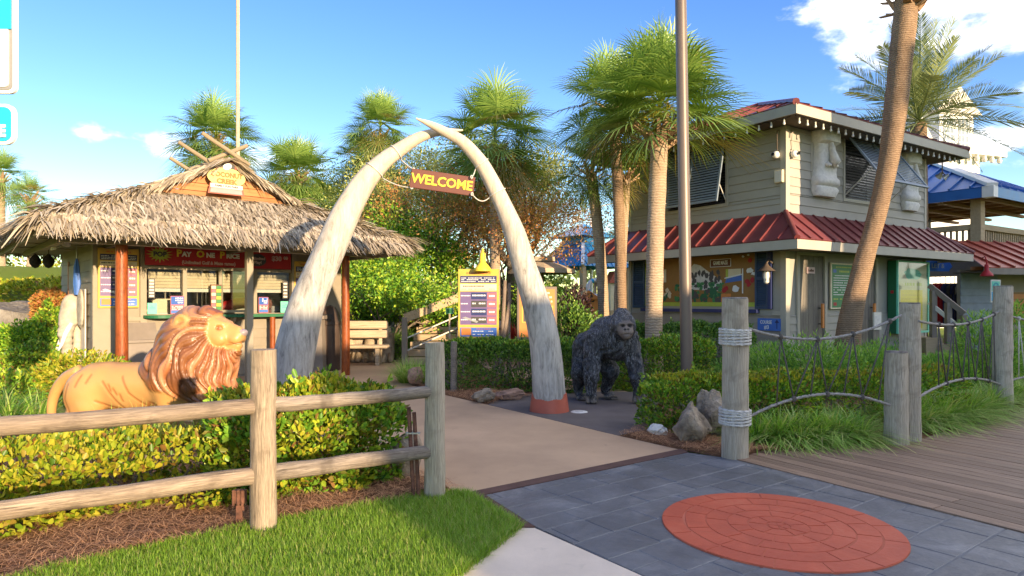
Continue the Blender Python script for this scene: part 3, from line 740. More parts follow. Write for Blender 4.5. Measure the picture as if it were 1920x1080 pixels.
def stems(points, base, n, seed, r0=0.012):
    mb = MB(); g = np.random.default_rng(seed); b = Vector(base)
    for i in g.choice(len(points), min(n, len(points)), replace=False):
        p = Vector(points[i]); q = b + Vector((p.x - b.x, p.y - b.y, 0)) * 0.55; mid = q.lerp(p, 0.5) + Vector(g.normal(0, 0.03, 3))
        mb.tube([q, mid, p], [r0, r0 * 0.7, r0 * 0.3], 5, False)
    return mb
def hedge(label, path, width, height, n, mat, leaf=0.045, z=0.0, seed=1, group='clipped hedges', rough=0.16, name='hedge', top_soft=2.6, cat='hedge', tip=None):
    """clipped hedge along a ground path"""
    g = np.random.default_rng(seed); P = np.array(path, float); seg = np.linalg.norm(np.diff(P, axis=0), axis=1); cum = np.r_[0, np.cumsum(seg)]; LT = cum[-1]
    s_ = g.uniform(-width * 0.45, LT + width * 0.45, n); sc_ = np.clip(s_, 0, LT)
    cxy = np.stack([np.interp(sc_, cum, P[:, 0]), np.interp(sc_, cum, P[:, 1])], 1)
    i = np.clip(np.searchsorted(cum, sc_) - 1, 0, len(seg) - 1); dr = (P[i + 1] - P[i]) / seg[i][:, None]; nr = np.stack([-dr[:, 1], dr[:, 0]], 1)
    over = s_ - sc_; endk = np.sqrt(np.clip(1 - (over / (width * 0.5)) ** 2, 0, 1))
    a = g.uniform(-0.25, np.pi + 0.25, n); ca, sa = np.cos(a), np.sin(a)
    k = (np.abs(ca) ** top_soft + np.abs(sa) ** top_soft) ** (-1 / top_soft)
    rr = 0.72 + 0.28 * np.sqrt(g.random(n))
    lm = 1 + rough * (np.sin(s_ * 5.3 + 2.1 * np.sin(a * 2 + seed)) * 0.5 + np.sin(s_ * 11.7 + a * 4 + seed) * 0.35 + np.sin(s_ * 2.1 + seed) * 0.4) * 0.7
    rr = rr * lm
    hw = ca * k * width / 2 * rr * endk; hz = (0.42 + 0.58 * sa * k * rr * (0.55 + 0.45 * endk)) * height
    hz = np.where(sa < 0, 0.42 * height * (1 + sa * 3.2), hz) + np.where(np.abs(ca) > 0.5, g.uniform(-0.4, 0.0, n) * height, 0) * (hz < 0.6 * height)
    hz = np.clip(hz, 0.03, None)
    pts = np.c_[cxy + dr * over[:, None] + nr * hw[:, None], hz]
    out = np.c_[nr * (ca * endk)[:, None] + dr * (over / width * 2)[:, None], np.clip(sa, 0.05, 1)]
    b = P.mean(0); root = thing(name, label, cat, (b[0], b[1], z), 0, group)
    pts[:, :2] -= b
    add('foliage', leaf_mesh('foliage', pts, leaf, leaf * 0.55, mat, out, seed, rnd=leaf > 0.049), root)
    if tip is not None:
        sel = pts[:, 2] > np.quantile(pts[:, 2], 0.8); add('new_growth', leaf_mesh('new_growth', pts[sel] + np.array([0, 0, leaf * 0.5]), leaf, leaf * 0.5, tip, out[sel], seed + 5, 0.6, rnd=leaf > 0.049), root)
    tops = np.flatnonzero(pts[:, 2] > np.quantile(pts[:, 2], 0.55)); sp = g.choice(tops, int(14 * (LT + 1)))
    d_ = out[sp] * 0.6 + g.normal(0, 0.35, (len(sp), 3)) + np.array([0, 0, 0.8]); d_ /= np.linalg.norm(d_, axis=1, keepdims=True)
    SP = (pts[sp][:, None, :] + d_[:, None, :] * (np.linspace(0, 1, 14)[None, :, None] * g.uniform(0.05, 0.17, (len(sp), 1, 1)))).reshape(-1, 3) + g.normal(0, 0.012, (len(sp) * 14, 3))
    props(add('loose_shoots', leaf_mesh('loose_shoots', SP, leaf, leaf * 0.5, mat, np.repeat(d_, 14, 0), seed + 9, 0.3, rnd=leaf > 0.049), root), kind='stuff')
    mb = MB()
    for k_ in range(int(max(6, LT * 7))):
        u = g.uniform(0, LT); q0 = np.array([np.interp(u, cum, P[:, 0]), np.interp(u, cum, P[:, 1])]) - b
        for _ in range(3):
            e = pts[g.integers(n)]; 
            if np.hypot(*(e[:2] - q0)) < width: mb.tube([(q0[0], q0[1], 0), (q0[0] * 0.5 + e[0] * 0.5, q0[1] * 0.5 + e[1] * 0.5, e[2] * 0.45), tuple(e)], [0.012, 0.008, 0.003], 5, False)
    if mb.v: mb.obj('branches', m['bark_grey'], root, recalc=False)
    return root
def bush(label, c_, rad, n, mat, leaf=0.06, seed=1, group=None, inner=0.55, amp=0.25, aspect=0.5, up=0.25, name='shrub', cat='shrub', nst=14, cz=None):
    """loose shrub; c_ = ground point, rad = (rx, ry, rz)"""
    root = thing(name, label, cat, c_, 0, group)
    P, D = ball_points(n, (0, 0, rad[2] * 0.9 if cz is None else cz), rad, seed, inner, amp); k = P[:, 2] > 0.02
    P, D = P[k], D[k]
    add('foliage', leaf_mesh('foliage', P, leaf, leaf * aspect, mat, D, seed, up, rnd=aspect > 0.4), root)
    if nst:
        stems(P, (0, 0, 0), nst, seed).obj('stem', m['bark'], root, recalc=False)
    return root
def tuft(label, spots, length, width, per, mat, lean=1.0, droop=1.0, seed=1, group=None, name='grass_clump', cat='ornamental grass', seg=5, rad=0.10):
    g = np.random.default_rng(seed); s_ = np.array(spots, float); b = s_.mean(0); root = thing(name, label, cat, tuple(b), 0, group)
    B, O = [], []
    for p in s_ - b:
        o = g.normal(0, 1, (per, 2)); o /= np.linalg.norm(o, axis=1, keepdims=True) + 1e-9
        B.append(np.c_[p[0] + o[:, 0] * rad * g.random(per), p[1] + o[:, 1] * rad * g.random(per), np.full(per, p[2])]); O.append(o)
    blades('foliage', np.concatenate(B), length, width, mat, lean, seg, droop, root, np.concatenate(O), seed)
    return root
def grow_tree(base, height, spread, seed, n_main=5, r0=0.12, lean=(0, 0), first=0.25):
    """limbs as tubes, returns builder and twig tips"""
    rd = random.Random(seed); mb = MB(); tips = []
    def limb(p, d, L, r, depth):
        pts = [p]; rad = [r]; k = 4
        for i in range(k):
            d = (d + Vector((rd.gauss(0, 0.16), rd.gauss(0, 0.16), rd.gauss(0.04, 0.10)))).normalized()
            pts.append(pts[-1] + d * (L / k)); rad.append(r * (1 - 0.55 * (i + 1) / k))
        mb.tube(pts, rad, 7 if depth < 2 else 5, False)
        if depth >= 3:
            tips.extend(pts[2:]); return
        if depth == 2: tips.extend(pts[3:])
        for i in range(rd.choice((2, 3, 3))):
            q = pts[rd.choice((2, 3, 4, 4))]
            nd = (d + Vector((rd.gauss(0, 0.65), rd.gauss(0, 0.65), rd.gauss(0.10, 0.35)))).normalized()
            limb(q, nd, L * rd.uniform(0.55, 0.8), rad[-1] * 0.95, depth + 1)
    b = Vector(base); h0 = height * first
    top = b + Vector((lean[0], lean[1], h0)); mb.tube([b, b.lerp(top, 0.5) + Vector((rd.gauss(0, 0.04), rd.gauss(0, 0.04), 0)), top], [r0 * 1.3, r0, r0 * 0.9], 9, False)
    for i in range(n_main):
        a = 2 * math.pi * i / n_main + rd.uniform(-0.4, 0.4)
        limb(top, Vector((math.cos(a) * spread, math.sin(a) * spread, 1.0)).normalized(), height * 0.36, r0 * 0.62, 0)
    return mb, tips
def tree(label, base, height, spread, seed, mat, leaf=0.09, per=26, blob=0.35, name='broadleaf_tree', bark_='bark_grey', n_main=5, r0=0.12, group=None, first=0.25, clip=None, aspect=0.5, cat='tree'):
    root = thing(name, label, cat, base, 0, group)
    mb, tips = grow_tree((0, 0, 0), height, spread, seed, n_main, r0, (0, 0), first)
    mb.obj('trunk', m[bark_], root, recalc=False, smooth=True)
    g = np.random.default_rng(seed); T = np.array([tuple(t) for t in tips])
    P = np.repeat(T, per, 0) + g.normal(0, blob, (len(T) * per, 3)) * np.array([1, 1, 0.7])
    P = P[P[:, 2] > height * first * 0.7]
    add('crown', leaf_mesh('crown', P, leaf, leaf * aspect, mat, None, seed, 0.0), root)
    return root

# ------------------------------------------------------------------ palms
def fan_frond(seed, pitch, petiole=0.75, blade=0.95, n=36, droop=0.42, mat=None, flop=0.27):
    """costapalmate leaf: petiole along +X, folded strips round its tip; sag follows the pitch it will hang at"""
    g = np.random.default_rng(seed); V, Fc = [], []
    gv = np.array([math.sin(-pitch), 0, -math.cos(pitch)])          # gravity in the leaf's frame (x forward, z up, leaf pitched up by pitch)
    def sag(p): 
        s_ = np.linalg.norm(p); return p + gv * droop * 0.16 * s_ * s_
    for k in range(5):
        x = petiole * k / 4; w = 0.020 - 0.010 * k / 4
        for sy, sz in ((-1, 0), (0, 0.7), (1, 0)): V.append(sag(np.array([x, sy * w, sz * w])))
    for k in range(4):
        a = k * 3; Fc += [(a, a + 1, a + 4, a + 3), (a + 1, a + 2, a + 5, a + 4)]
    tip = np.array([petiole, 0, 0])
    for i in range(n):
        t = (i + 0.5) / n * 2 - 1; ph = t * R(148) + g.normal(0, 0.02)
        L = blade * (1.05 - 0.42 * abs(t) ** 1.8) * g.uniform(0.9, 1.06)
        costa = 0.22 * (1 - abs(t)); b0 = tip + np.array([costa * blade, 0, -0.06 * costa])
        d = np.array([math.cos(ph), math.sin(ph), 0.20 + 0.16 * abs(t)]); d /= np.linalg.norm(d); sd = np.array([-math.sin(ph), math.cos(ph), 0])
        fl = g.uniform(0.6, 1.5)
        base = len(V); w0 = 0.034
        for k, (u, w) in enumerate(((0.0, 0.008), (0.32, w0), (0.66, w0 * 0.72), (1.0, 0.003))):
            p = b0 + d * L * u; p = sag(p) + gv * (fl * flop * max(0, u - 0.42) ** 1.6 * L)
            V.append(p - sd * w / 2); V.append(p + sd * w / 2)
        for k in range(3):
            a = base + 2 * k; Fc.append((a, a + 1, a + 3, a + 2))
    return np_mesh('frond', np.array(V), np.array(Fc), 4, mat)
FR = {}
for cls, pit in enumerate((78, 52, 26, 0, -28, -58)):
    for v_ in range(2):
        FR[cls, v_] = fan_frond(100 + cls * 7 + v_, R(pit), droop=(0.5, 0.75, 0.95, 1.0, 0.9, 0.6)[cls], mat=m['palm'])
    FR[cls, 'old'] = fan_frond(300 + cls, R(pit), droop=1.2, mat=m['palm_old'], n=26, flop=0.4)
boot_me = MB().prism([(0, -0.05, 0), (0.10, -0.042, 0.05), (0.26, -0.018, 0.17), (0.27, 0.018, 0.18), (0.10, 0.042, 0.05), (0, 0.05, 0)], (0.0, 0, 0.028)).mesh('boot', m['boot'])
def sabal(label, base, height, crown, n=34, seed=1, trunk_r=0.15, lean=(0, 0), boots=10, old=0.08, flower=0, group='sabal palms', trunk_mat='palm_trunk', shape=None, name='sabal_palm', boot_s=1.0, flat=1.0, skirt=0.1, pmin=-52, lift=0.0):
    """crown: scale of the fronds (1 = 1.7 m reach)"""
    rd = random.Random(seed); root = thing(name, label, 'palm tree', base, 0, group)
    pts = shape or [(lean[0] * t * t, lean[1] * t * t, height * t) for t in np.linspace(0, 1, 9)]
    k = len(pts); pts = [tuple(p) for p in pts]
    dense = smooth_path(pts, 28)
    rad = [trunk_r * (1.18 - 0.35 * min(1, i / 5) * 0.5 + 0.03 * rd.uniform(-1, 1)) for i in range(29)]
    MB().tube([tuple(p) for p in dense], rad, 16).obj('trunk', m[trunk_mat], root, smooth=50)
    top = Vector(pts[-1])
    for i in range(boots):
        a = i * 2.4 + rd.uniform(-0.2, 0.2)
        add('boot', boot_me, root, top + Vector((math.cos(a) * trunk_r * 0.8, math.sin(a) * trunk_r * 0.8, -0.18 * boot_s + 0.035 * (i % 7) * boot_s)), (rd.uniform(-0.25, 0.25), rd.uniform(-0.45, 0.25), a), boot_s * rd.uniform(0.9, 1.4))
    for i in range(n):
        u = (i + 0.5) / n
        pit = 84 - (84 - pmin) * u ** 0.74 + rd.uniform(-9, 9)
        cls = min(range(6), key=lambda c_: abs((78, 52, 26, 0, -28, -58)[c_] - pit))
        me = FR[cls, 'old'] if (rd.random() < old or (u > 1 - skirt and rd.random() < 0.6)) else FR[cls, rd.randrange(2)]
        o = add('frond', me, root, top + Vector((0, 0, lift * (1 - 0.45 * u) + 0.16 * (1 - u))), None, crown * rd.uniform(0.86, 1.1))
        o.rotation_mode = 'XYZ'; o.rotation_euler = (rd.uniform(-0.35, 0.35), -R(pit), i * 2.39996 + rd.uniform(-0.25, 0.25))
    if flower:
        P, D = ball_points(flower, (0, 0, 0), (0.36, 0.36, 0.30), seed, 0.2, 0.4)
        add('flower_stalks', leaf_mesh('flower_stalks', P, 0.09, 0.025, m['flower_y'], D, seed, -0.4), root, top + Vector((0, 0, 0.22 + lift * 0.25)))
    return root
def pinnate(seed, L=2.6, n=46, droop=0.5, pitch=0.5, mat=None):
    g = np.random.default_rng(seed); V, Fc = [], []
    gv = np.array([math.sin(-pitch), 0, -math.cos(pitch)])
    def P_(s_): return np.array([s_, 0, 0]) + gv * droop * 0.13 * s_ * s_
    for k in range(9):
        s_ = L * k / 8; w = 0.03 * (1 - 0.85 * k / 8)
        for sy, sz in ((-1, 0), (0, 0.8), (1, 0)): V.append(P_(s_) + np.array([0, sy * w, sz * w]))
    for k in range(8):
        a = k * 3; Fc += [(a, a + 1, a + 4, a + 3), (a + 1, a + 2, a + 5, a + 4)]
    for i in range(n):
        t = 0.16 + 0.84 * (i + 0.5) / n; s_ = L * t; b0 = P_(s_); fw = (P_(s_ + 0.02) - P_(s_ - 0.02)); fw /= np.linalg.norm(fw)
        ll = 0.46 * math.sin(math.pi * min(1, t * 0.86 + 0.10)) ** 0.7 + 0.06
        for sd in (-1, 1):
            d = fw * (0.62 + 0.3 * t) + np.array([0, sd * (0.86 - 0.25 * t), 0.30 + g.normal(0, 0.14)]); d /= np.linalg.norm(d)
            wv = np.cross(d, np.array([0, 0, 1.0])); wv /= np.linalg.norm(wv) + 1e-9; b = len(V)
            for u, w in ((0, 0.010), (0.45, 0.026), (1.0, 0.003)):
                p = b0 + d * ll * u + gv * 0.10 * ll * u * u * g.uniform(0.5, 1.5); V.append(p - wv * w / 2); V.append(p + wv * w / 2)
            Fc += [(b, b + 1, b + 3, b + 2), (b + 2, b + 3, b + 5, b + 4)]
    return np_mesh('frond', np.array(V), np.array(Fc), 4, mat)
# ------------------------------------------------------------------ thatched ticket kiosk
K0 = Vector((-6.77, 9.4, 0)); KA = math.atan2(0.668, 0.745); KU = Vector((0.745, 0.668, 0)); KV = Vector((-0.668, 0.745, 0))
def ku(x, v):
    k = (x - CX) / F; return (k * (9.4 + 0.745 * v) + 6.77 + 0.668 * v) / (0.745 - 0.668 * k)
def kz(x, y, v):
    u = ku(x, v); return CH + (HY - y) / F * (9.4 + 0.668 * u + 0.745 * v)
def kw(u, v, z): return K0 + KU * u + KV * v + Vector((0, 0, z))
kiosk = thing('ticket_kiosk', 'open fronted ticket kiosk with shaggy thatched roof and varnished posts', 'kiosk', K0, KA)
WV = 2.0; WL, WR = 1.06, ku(640, WV); ZC = 2.52
def rect_wall(s0, s1, z0, z1, openings):
    """pieces (s0,s1,z0,z1) that fill a wall round its openings"""
    zs = sorted({z0, z1, *[min(max(o[2], z0), z1) for o in openings], *[min(max(o[3], z0), z1) for o in openings]}); out = []
    for a, b in zip(zs[:-1], zs[1:]):
        if b - a < 1e-4: continue
        mid = (a + b) / 2; cuts = sorted([(o[0], o[1]) for o in openings if o[2] < mid < o[3]]); x = s0
        for c0, c1 in cuts:
            if c0 > x + 1e-4: out.append((x, c0, a, b))
            x = max(x, c1)
        if s1 > x + 1e-4: out.append((x, s1, a, b))
    return out
def lap_boards(root, fn, s0, s1, z0, z1, openings, mat, h=0.19, name='siding_board', t0=0.010, t1=0.028):
    z = z0
    while z < z1 - 0.02:
        zt = min(z + h, z1)
        for (a, b, c_, d) in rect_wall(s0, s1, z, zt, openings):
            if b - a < 0.02 or d - c_ < 0.02: continue
            mb = MB(); g = 0.002
            p = [(0.0, c_ + g), (t1, c_ + g), (t1, c_ + 0.012), (t0, d), (0.0, d)]
            A = [fn(a, o, zz) for o, zz in p]; B = [fn(b, o, zz) for o, zz in p]
            n = 5; mb.v = A + B; mb.f = [tuple(range(n)), tuple(range(2 * n - 1, n - 1, -1))] + [(i, n + i, n + (i + 1) % n, (i + 1) % n) for i in range(n)]; mb.m = [0] * (n + 2)
            mb.obj(name, mat, root)
        z = zt
KF = lambda s, o, z: (s, WV - o, z)                   # front wall: s along, o outwards
KS = lambda s, o, z: (WL - o, s, z)                   # left side wall
wx0, wx1 = ku(274, WV), ku(546, WV); wz0, wz1 = 1.26, 2.15
op = [(wx0, wx1, wz0, wz1)]
mb = MB()
for a, b, c_, d in rect_wall(WL, WR, 0.0, ZC, op): mb.box(a, b, WV, WV + 0.1, c_, d)
mb.obj('front_wall', m['k_siding'], kiosk)
lap_boards(kiosk, KF, wx0 - 0.55, WR, 0.04, 1.14, [], m['k_siding'], 0.18)
mb = MB(); mb.box(WL, WL + 0.1, WV + 0.1, 5.6, 0, ZC); mb.obj('side_wall', m['k_siding'], kiosk)
lap_boards(kiosk, KS, WV + 0.12, 5.5, 0.04, 2.4, [], m['k_siding'], 0.20)
mb = MB(); mb.box(WR - 0.1, WR, WV + 0.1, 5.6, 0, ZC); mb.obj('side_wall', m['k_siding'], kiosk)
mb = MB(); mb.box(WL + 0.1, WR - 0.1, 4.3, 4.4, 0, ZC); mb.obj('back_wall', m['room'], kiosk)
mb = MB(); mb.box(WL + 0.1, WR - 0.1, WV + 0.1, 4.3, 0.0, 0.02); mb.obj('floor', m['room'], kiosk)
for (a, b) in ((WL - 0.03, WL + 0.30), (ku(262, WV), wx0)):
    box('corner_board', m['k_trim'], kiosk, a, b, WV - 0.045, WV - 0.001, 0.0, ZC)
box('corner_board', m['k_trim'], kiosk, WL - 0.04, WL - 0.031, WV - 0.045, WV + 0.12, 0.0, ZC)
box('corner_board', m['k_trim'], kiosk, wx1, wx1 + 0.10, WV - 0.045, WV - 0.001, 1.15, ZC)
box('sill_band', m['k_trim'], kiosk, wx0 - 0.55, WR, WV - 0.04, WV - 0.001, 1.145, 1.215)
box('door_trim', m['cedar'], kiosk, WL - 0.05, WL - 0.031, 4.40, 4.52, 0.0, 2.3)
box('door_trim', m['cedar'], kiosk, WL - 0.05, WL - 0.031, 3.35, 3.42, 1.75, 2.3)
box('door_leaf', m['room'], kiosk, WL - 0.045, WL - 0.03, 3.43, 4.39, 0.0, 2.2)
# windows: mullions, glass, blinds
for xx in (346, 414, 478):
    u = ku(xx, WV); box('mullion', m['k_trim'], kiosk, u - 0.035, u + 0.035, WV - 0.03, WV + 0.05, wz0, wz1)
box('window_head', m['k_trim'], kiosk, wx0, wx1, WV - 0.028, WV + 0.05, wz1 - 0.05, wz1)
for a, b in ((274, 346), (346, 414), (478, 546)):
    u0, u1 = ku(a, WV) + 0.036, ku(b, WV) - 0.036
    box('pane', m['glass'], kiosk, u0, u1, WV + 0.03, WV + 0.036, wz0 + 0.01, wz1 - 0.051)
for a, b in ((276, 344), (348, 412), (416, 476), (480, 544)):
    u0, u1 = ku(a, WV) + 0.04, ku(b, WV) - 0.03; bl = None
    for i in range(5):
        box('blind_slat', m['blind'], kiosk, u0, u1, WV + 0.10, WV + 0.125, wz1 - 0.10 - 0.06 * i - 0.055, wz1 - 0.10 - 0.06 * i)
    box('blind_rail', m['offwhite'], kiosk, u0, u1, WV + 0.09, WV + 0.13, wz1 - 0.47, wz1 - 0.405)
# open glazed hatch hinged outwards
hu = ku(414, WV); hatch = MB()
hx0, hx1 = ku(420, WV - 0.28), ku(466, WV - 0.5)
for z0_, z1_ in ((wz0 + 0.02, wz0 + 0.07), (wz1 - 0.05, wz1)): hatch.bar((hx0, WV - 0.06, (z0_ + z1_) / 2), (hx1 + 0.05, WV - 0.42, (z0_ + z1_) / 2), 0.03, 0.05)
for px_, py_ in ((hx0, WV - 0.06), (hx1 + 0.05, WV - 0.42)): hatch.box(px_ - 0.025, px_ + 0.025, py_ - 0.025, py_ + 0.025, wz0 + 0.02, wz1)
hatch.obj('hatch_frame', m['k_trim'], kiosk)
hg = MB(); hg.bar((hx0 + 0.03, WV - 0.075, (wz0 + wz1) / 2), (hx1 + 0.02, WV - 0.40, (wz0 + wz1) / 2), 0.006, wz1 - wz0 - 0.13); hg.obj('hatch_pane', m['glass'], kiosk)
# counter
cu0, cu1 = wx0 - 0.06, wx1 + 0.35; cp = [(cu1, WV - 0.05, 0), (cu0, WV - 0.05, 0)]
cp += [(cu0 + 0.30 - 0.30 * math.cos(a), WV - 0.05 - 0.30 * math.sin(a), 0) for a in np.linspace(0.1, math.pi / 2, 8)] + [(cu1, WV - 0.35, 0)]
MB().prism([(p[0], p[1], 1.19) for p in cp], (0, 0, 0.055)).obj('counter', m['green'], kiosk)
for xx in (512,):
    u = ku(xx, WV - 0.3); MB().tube([(u, WV - 0.28, 0), (u, WV - 0.28, 1.185)], 0.055, 12).obj('counter_leg', m['orange_post'], kiosk, smooth=50)
for u in (ku(330, WV), ku(432, WV)):
    MB().prism([(u - 0.03, WV - 0.05, 1.185), (u - 0.03, WV - 0.28, 1.185), (u - 0.03, WV - 0.05, 0.95)], (0.06, 0, 0)).obj('counter_bracket', m['k_trim'], kiosk)
# posts and beams
for u in (1.23, 5.24):
    pr = 0.095 if u < 2 else 0.082
    MB().tube([(u, 0.78, 0), (u + 0.003, 0.78, 0.8), (u - 0.003, 0.78, 1.6), (u, 0.78, 2.42)], [pr * 1.04, pr, pr * 0.97, pr * 0.96], 16).obj('post', m['orange_post'], kiosk, smooth=50)
box('square_post', m['k_trim'], kiosk, 3.29 - 0.06, 3.29 + 0.06, 0.72, 0.84, 0, 2.42, 0.006)
box('front_beam', m['k_trim'], kiosk, 0.35, 5.8, 0.70, 0.86, 2.42, 2.515)
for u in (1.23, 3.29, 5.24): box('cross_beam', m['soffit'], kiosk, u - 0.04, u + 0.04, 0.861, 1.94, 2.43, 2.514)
box('side_beam', m['k_trim'], kiosk, 0.36, 0.46, 0.9, 5.3, 2.41, 2.51)
MB().box(0.06, 6.09, 0.06, 5.94, 2.52, 2.545).obj('soffit', m['siding_d'], kiosk)
mb = MB(); mb.box(0.03, 6.12, 0.0, 0.035, 2.44, 2.66).box(0.0, 0.03, 0.0, 6.0, 2.44, 2.66).box(6.12, 6.15, 0.0, 6.0, 2.44, 2.66); mb.obj('fascia', m['siding_d'], kiosk)
for v_ in (1.4, 2.6, 3.8): box('soffit_batten', m['k_trim'], kiosk, 0.1, 1.0, v_, v_ + 0.05, 2.505, 2.519)
# roof
ze, gz, rz_ = 2.66, 3.44, 4.10; gl, gr, gf, gb, rc = 1.85, 4.30, 1.43, 4.55, 3.075
roofs = {'front': [(0, 0, ze), (6.15, 0, ze), (gr, gf, gz), (gl, gf, gz)], 'left': [(0, 6, ze), (0, 0, ze), (gl, gf, gz), (gl, gb, gz)], 'right': [(6.15, 0, ze), (6.15, 6, ze), (gr, gb, gz), (gr, gf, gz)],
         'back': [(6.15, 6, ze), (0, 6, ze), (gl, gb, gz), (gr, gb, gz)], 'ul': [(gl - 0.18, gb, gz - 0.02), (gl - 0.18, gf - 0.16, gz - 0.02), (rc, gf - 0.16, rz_), (rc, gb, rz_)], 'ur': [(gr + 0.18, gf - 0.16, gz - 0.02), (gr + 0.18, gb, gz - 0.02), (rc, gb, rz_), (rc, gf - 0.16, rz_)]}
mb = MB()
for k, p in roofs.items():
    nrm = (Vector(p[1]) - Vector(p[0])).cross(Vector(p[3]) - Vector(p[0])).normalized(); mb.prism(p, nrm * -0.05)
thr = mb.obj('roof_deck', m['thatch_bed'], kiosk)
def strands(P, D, N, Ln, w, seed, lift=0.10, curl=0.0):
    """thatch strands from points P running along D, lifted off along N"""
    g = np.random.default_rng(seed); n = len(P); L = (Ln * g.uniform(0.6, 1.3, n))[:, None]
    S = np.cross(D, N); S /= np.linalg.norm(S, axis=1, keepdims=True) + 1e-9
    D = D + S * g.normal(0, 0.22, (n, 1)); W = (w * g.uniform(0.6, 1.5, n))[:, None]; S2 = S + N * g.normal(0, 0.5, (n, 1))
    lf = lift * g.uniform(0.2, 1.4, (n, 1)); dn = np.array([0, 0, -1.0])
    rows = []
    for t, wt in ((0, 0.7), (0.5, 1.0), (1.0, 0.25)):
        c_ = P + D * L * t + N * lf * L * (t * 1.6 - t * t) + dn * curl * L * t * t + N * 0.02
        rows += [c_ - S2 * W * wt / 2, c_ + S2 * W * wt / 2]
    V = np.stack(rows, 1).reshape(-1, 3); k = np.arange(n) * 6
    return V, np.concatenate([np.stack([k, k + 1, k + 3, k + 2], 1), np.stack([k + 2, k + 3, k + 5, k + 4], 1)])
def quad_pts(p, n, g, a=(0, 1), b=(0, 1)):
    p = [np.array(x, float) for x in p]; u = g.uniform(*a, (n, 1)); v = g.uniform(*b, (n, 1))
    return (p[0] * (1 - u) + p[1] * u) * (1 - v) + (p[3] * (1 - u) + p[2] * u) * v
g_ = np.random.default_rng(21); VV, FF, off = [], [], 0
def put(V, f):
    global off
    VV.append(V); FF.append(f + off); off += len(V)
for k, p in roofs.items():
    n = {'front': 9500, 'left': 4500, 'right': 3800, 'back': 900, 'ul': 2700, 'ur': 2700}[k]
    nrm = np.array((Vector(p[1]) - Vector(p[0])).cross(Vector(p[3]) - Vector(p[0])).normalized()); dn = np.array([0, 0, -1.0]); dd = dn - nrm * (dn @ nrm); dd /= np.linalg.norm(dd)
    P = quad_pts(p, n, g_, (0, 1), (0.0, 1.0)); put(*strands(P, np.tile(dd, (n, 1)), np.tile(nrm, (n, 1)), 0.50, 0.023, len(k), 0.24, 0.16))
    e0, e1_ = np.array(p[0]), np.array(p[1]); ne = int(560 * np.linalg.norm(e1_ - e0))
    if k in ('ul', 'ur'): ne = ne // 3
    P = e0 + (e1_ - e0) * g_.random((ne, 1)) + nrm * g_.uniform(0.0, 0.10, (ne, 1)) - dd * g_.uniform(0.0, 0.12, (ne, 1)); out_ = np.array([nrm[0], nrm[1], 0]); out_ /= np.linalg.norm(out_) + 1e-9
    put(*strands(P, np.tile(dd * 0.55 + dn * 0.62, (ne, 1)), np.tile(out_, (ne, 1)), 0.22, 0.026, 5, 0.22, 0.12))
# barge fringe along the gable and tufts along the hips
for sgn, foot in ((-1, gl - 0.18), (1, gr + 0.18)):
    A, B = np.array([rc, gf - 0.16, rz_]), np.array([foot, gf - 0.16, gz - 0.02]); n = 420
    t = g_.random((n, 1)); P = A + (B - A) * t + np.array([0, 0, 0.03]) + g_.normal(0, 0.02, (n, 3)); d = (B - A) / np.linalg.norm(B - A)
    put(*strands(P, np.tile(d * 0.85 + np.array([0, -0.10, -0.10]), (n, 1)), np.tile(np.array([0, -0.7, 0.7]), (n, 1)), 0.30, 0.024, 9, 0.05, 0.12))
    for A, B in ((np.array([gl if sgn < 0 else gr, gf, gz]), np.array([0 if sgn < 0 else 6.15, 0, ze])), ):
        n = 1500; t = g_.random((n, 1)); P = A + (B - A) * t + g_.normal(0, 0.03, (n, 3)) + np.array([0, 0, 0.04]); d = (B - A) / np.linalg.norm(B - A)
        put(*strands(P, np.tile(d, (n, 1)) + g_.normal(0, 0.25, (n, 3)), np.tile(np.array([0, 0, 1.0]), (n, 1)), 0.36, 0.026, 10, 0.2, 0.3))
n = 1500; P = np.c_[rc + g_.normal(0, 0.05, n), g_.uniform(gf - 0.4, gb, n), np.full(n, rz_ + 0.03)]; sg = np.sign(g_.normal(0, 1, n))
put(*strands(P, np.c_[sg, g_.normal(0, 0.2, n), np.full(n, -0.45)], np.tile(np.array([0, 0, 1.0]), (n, 1)), 0.36, 0.026, 11, 0.12, 0.2))
o = add('thatch', np_mesh('thatch', np.concatenate(VV), np.concatenate(FF), 4, m['thatch']), kiosk); o['kind'] = 'stuff'
# gable boards
gy_ = gf + 0.0
zz = gz - 0.05
tri = [(gl - 0.05, gz - 0.05), (gr + 0.05, gz - 0.05), (rc, rz_ - 0.03)]
while zz < rz_ - 0.05:
    pl = clip_poly(clip_poly(tri, 0, 1, zz + 0.14), 0, -1, -(zz + 0.004))
    if len(pl) >= 3: MB().prism([(p[0], gy_ - 0.02 - random.uniform(0, 0.008), p[1]) for p in pl], (0, 0.03, 0)).obj('gable_board', m['cedar'], kiosk)
    zz += 0.145
MB().box(gl, gr, gy_ + 0.03, gy_ + 0.06, gz - 0.05, gz).obj('gable_backing', m['soffit'], kiosk)
for v_, tl, tr in ((1.20, 0.52, 0.36), (2.4, 0.6, 0.3), (3.6, 0.42, 0.3)):
    for sg, t_ in ((-1, tl), (1, tr)):
        MB().tube([(0, 0, 0), (t_ * 0.5 + 0.2, 0.01, 0), (t_ + 0.45, 0, 0)], [0.044, 0.041, 0.038], 10).obj('ridge_log', m['log'], kiosk, smooth=50, loc=(rc - sg * 0.35, v_ + 0.06 * sg, rz_ - 0.02), rot=(0, -R(29), 0 if sg > 0 else math.pi))

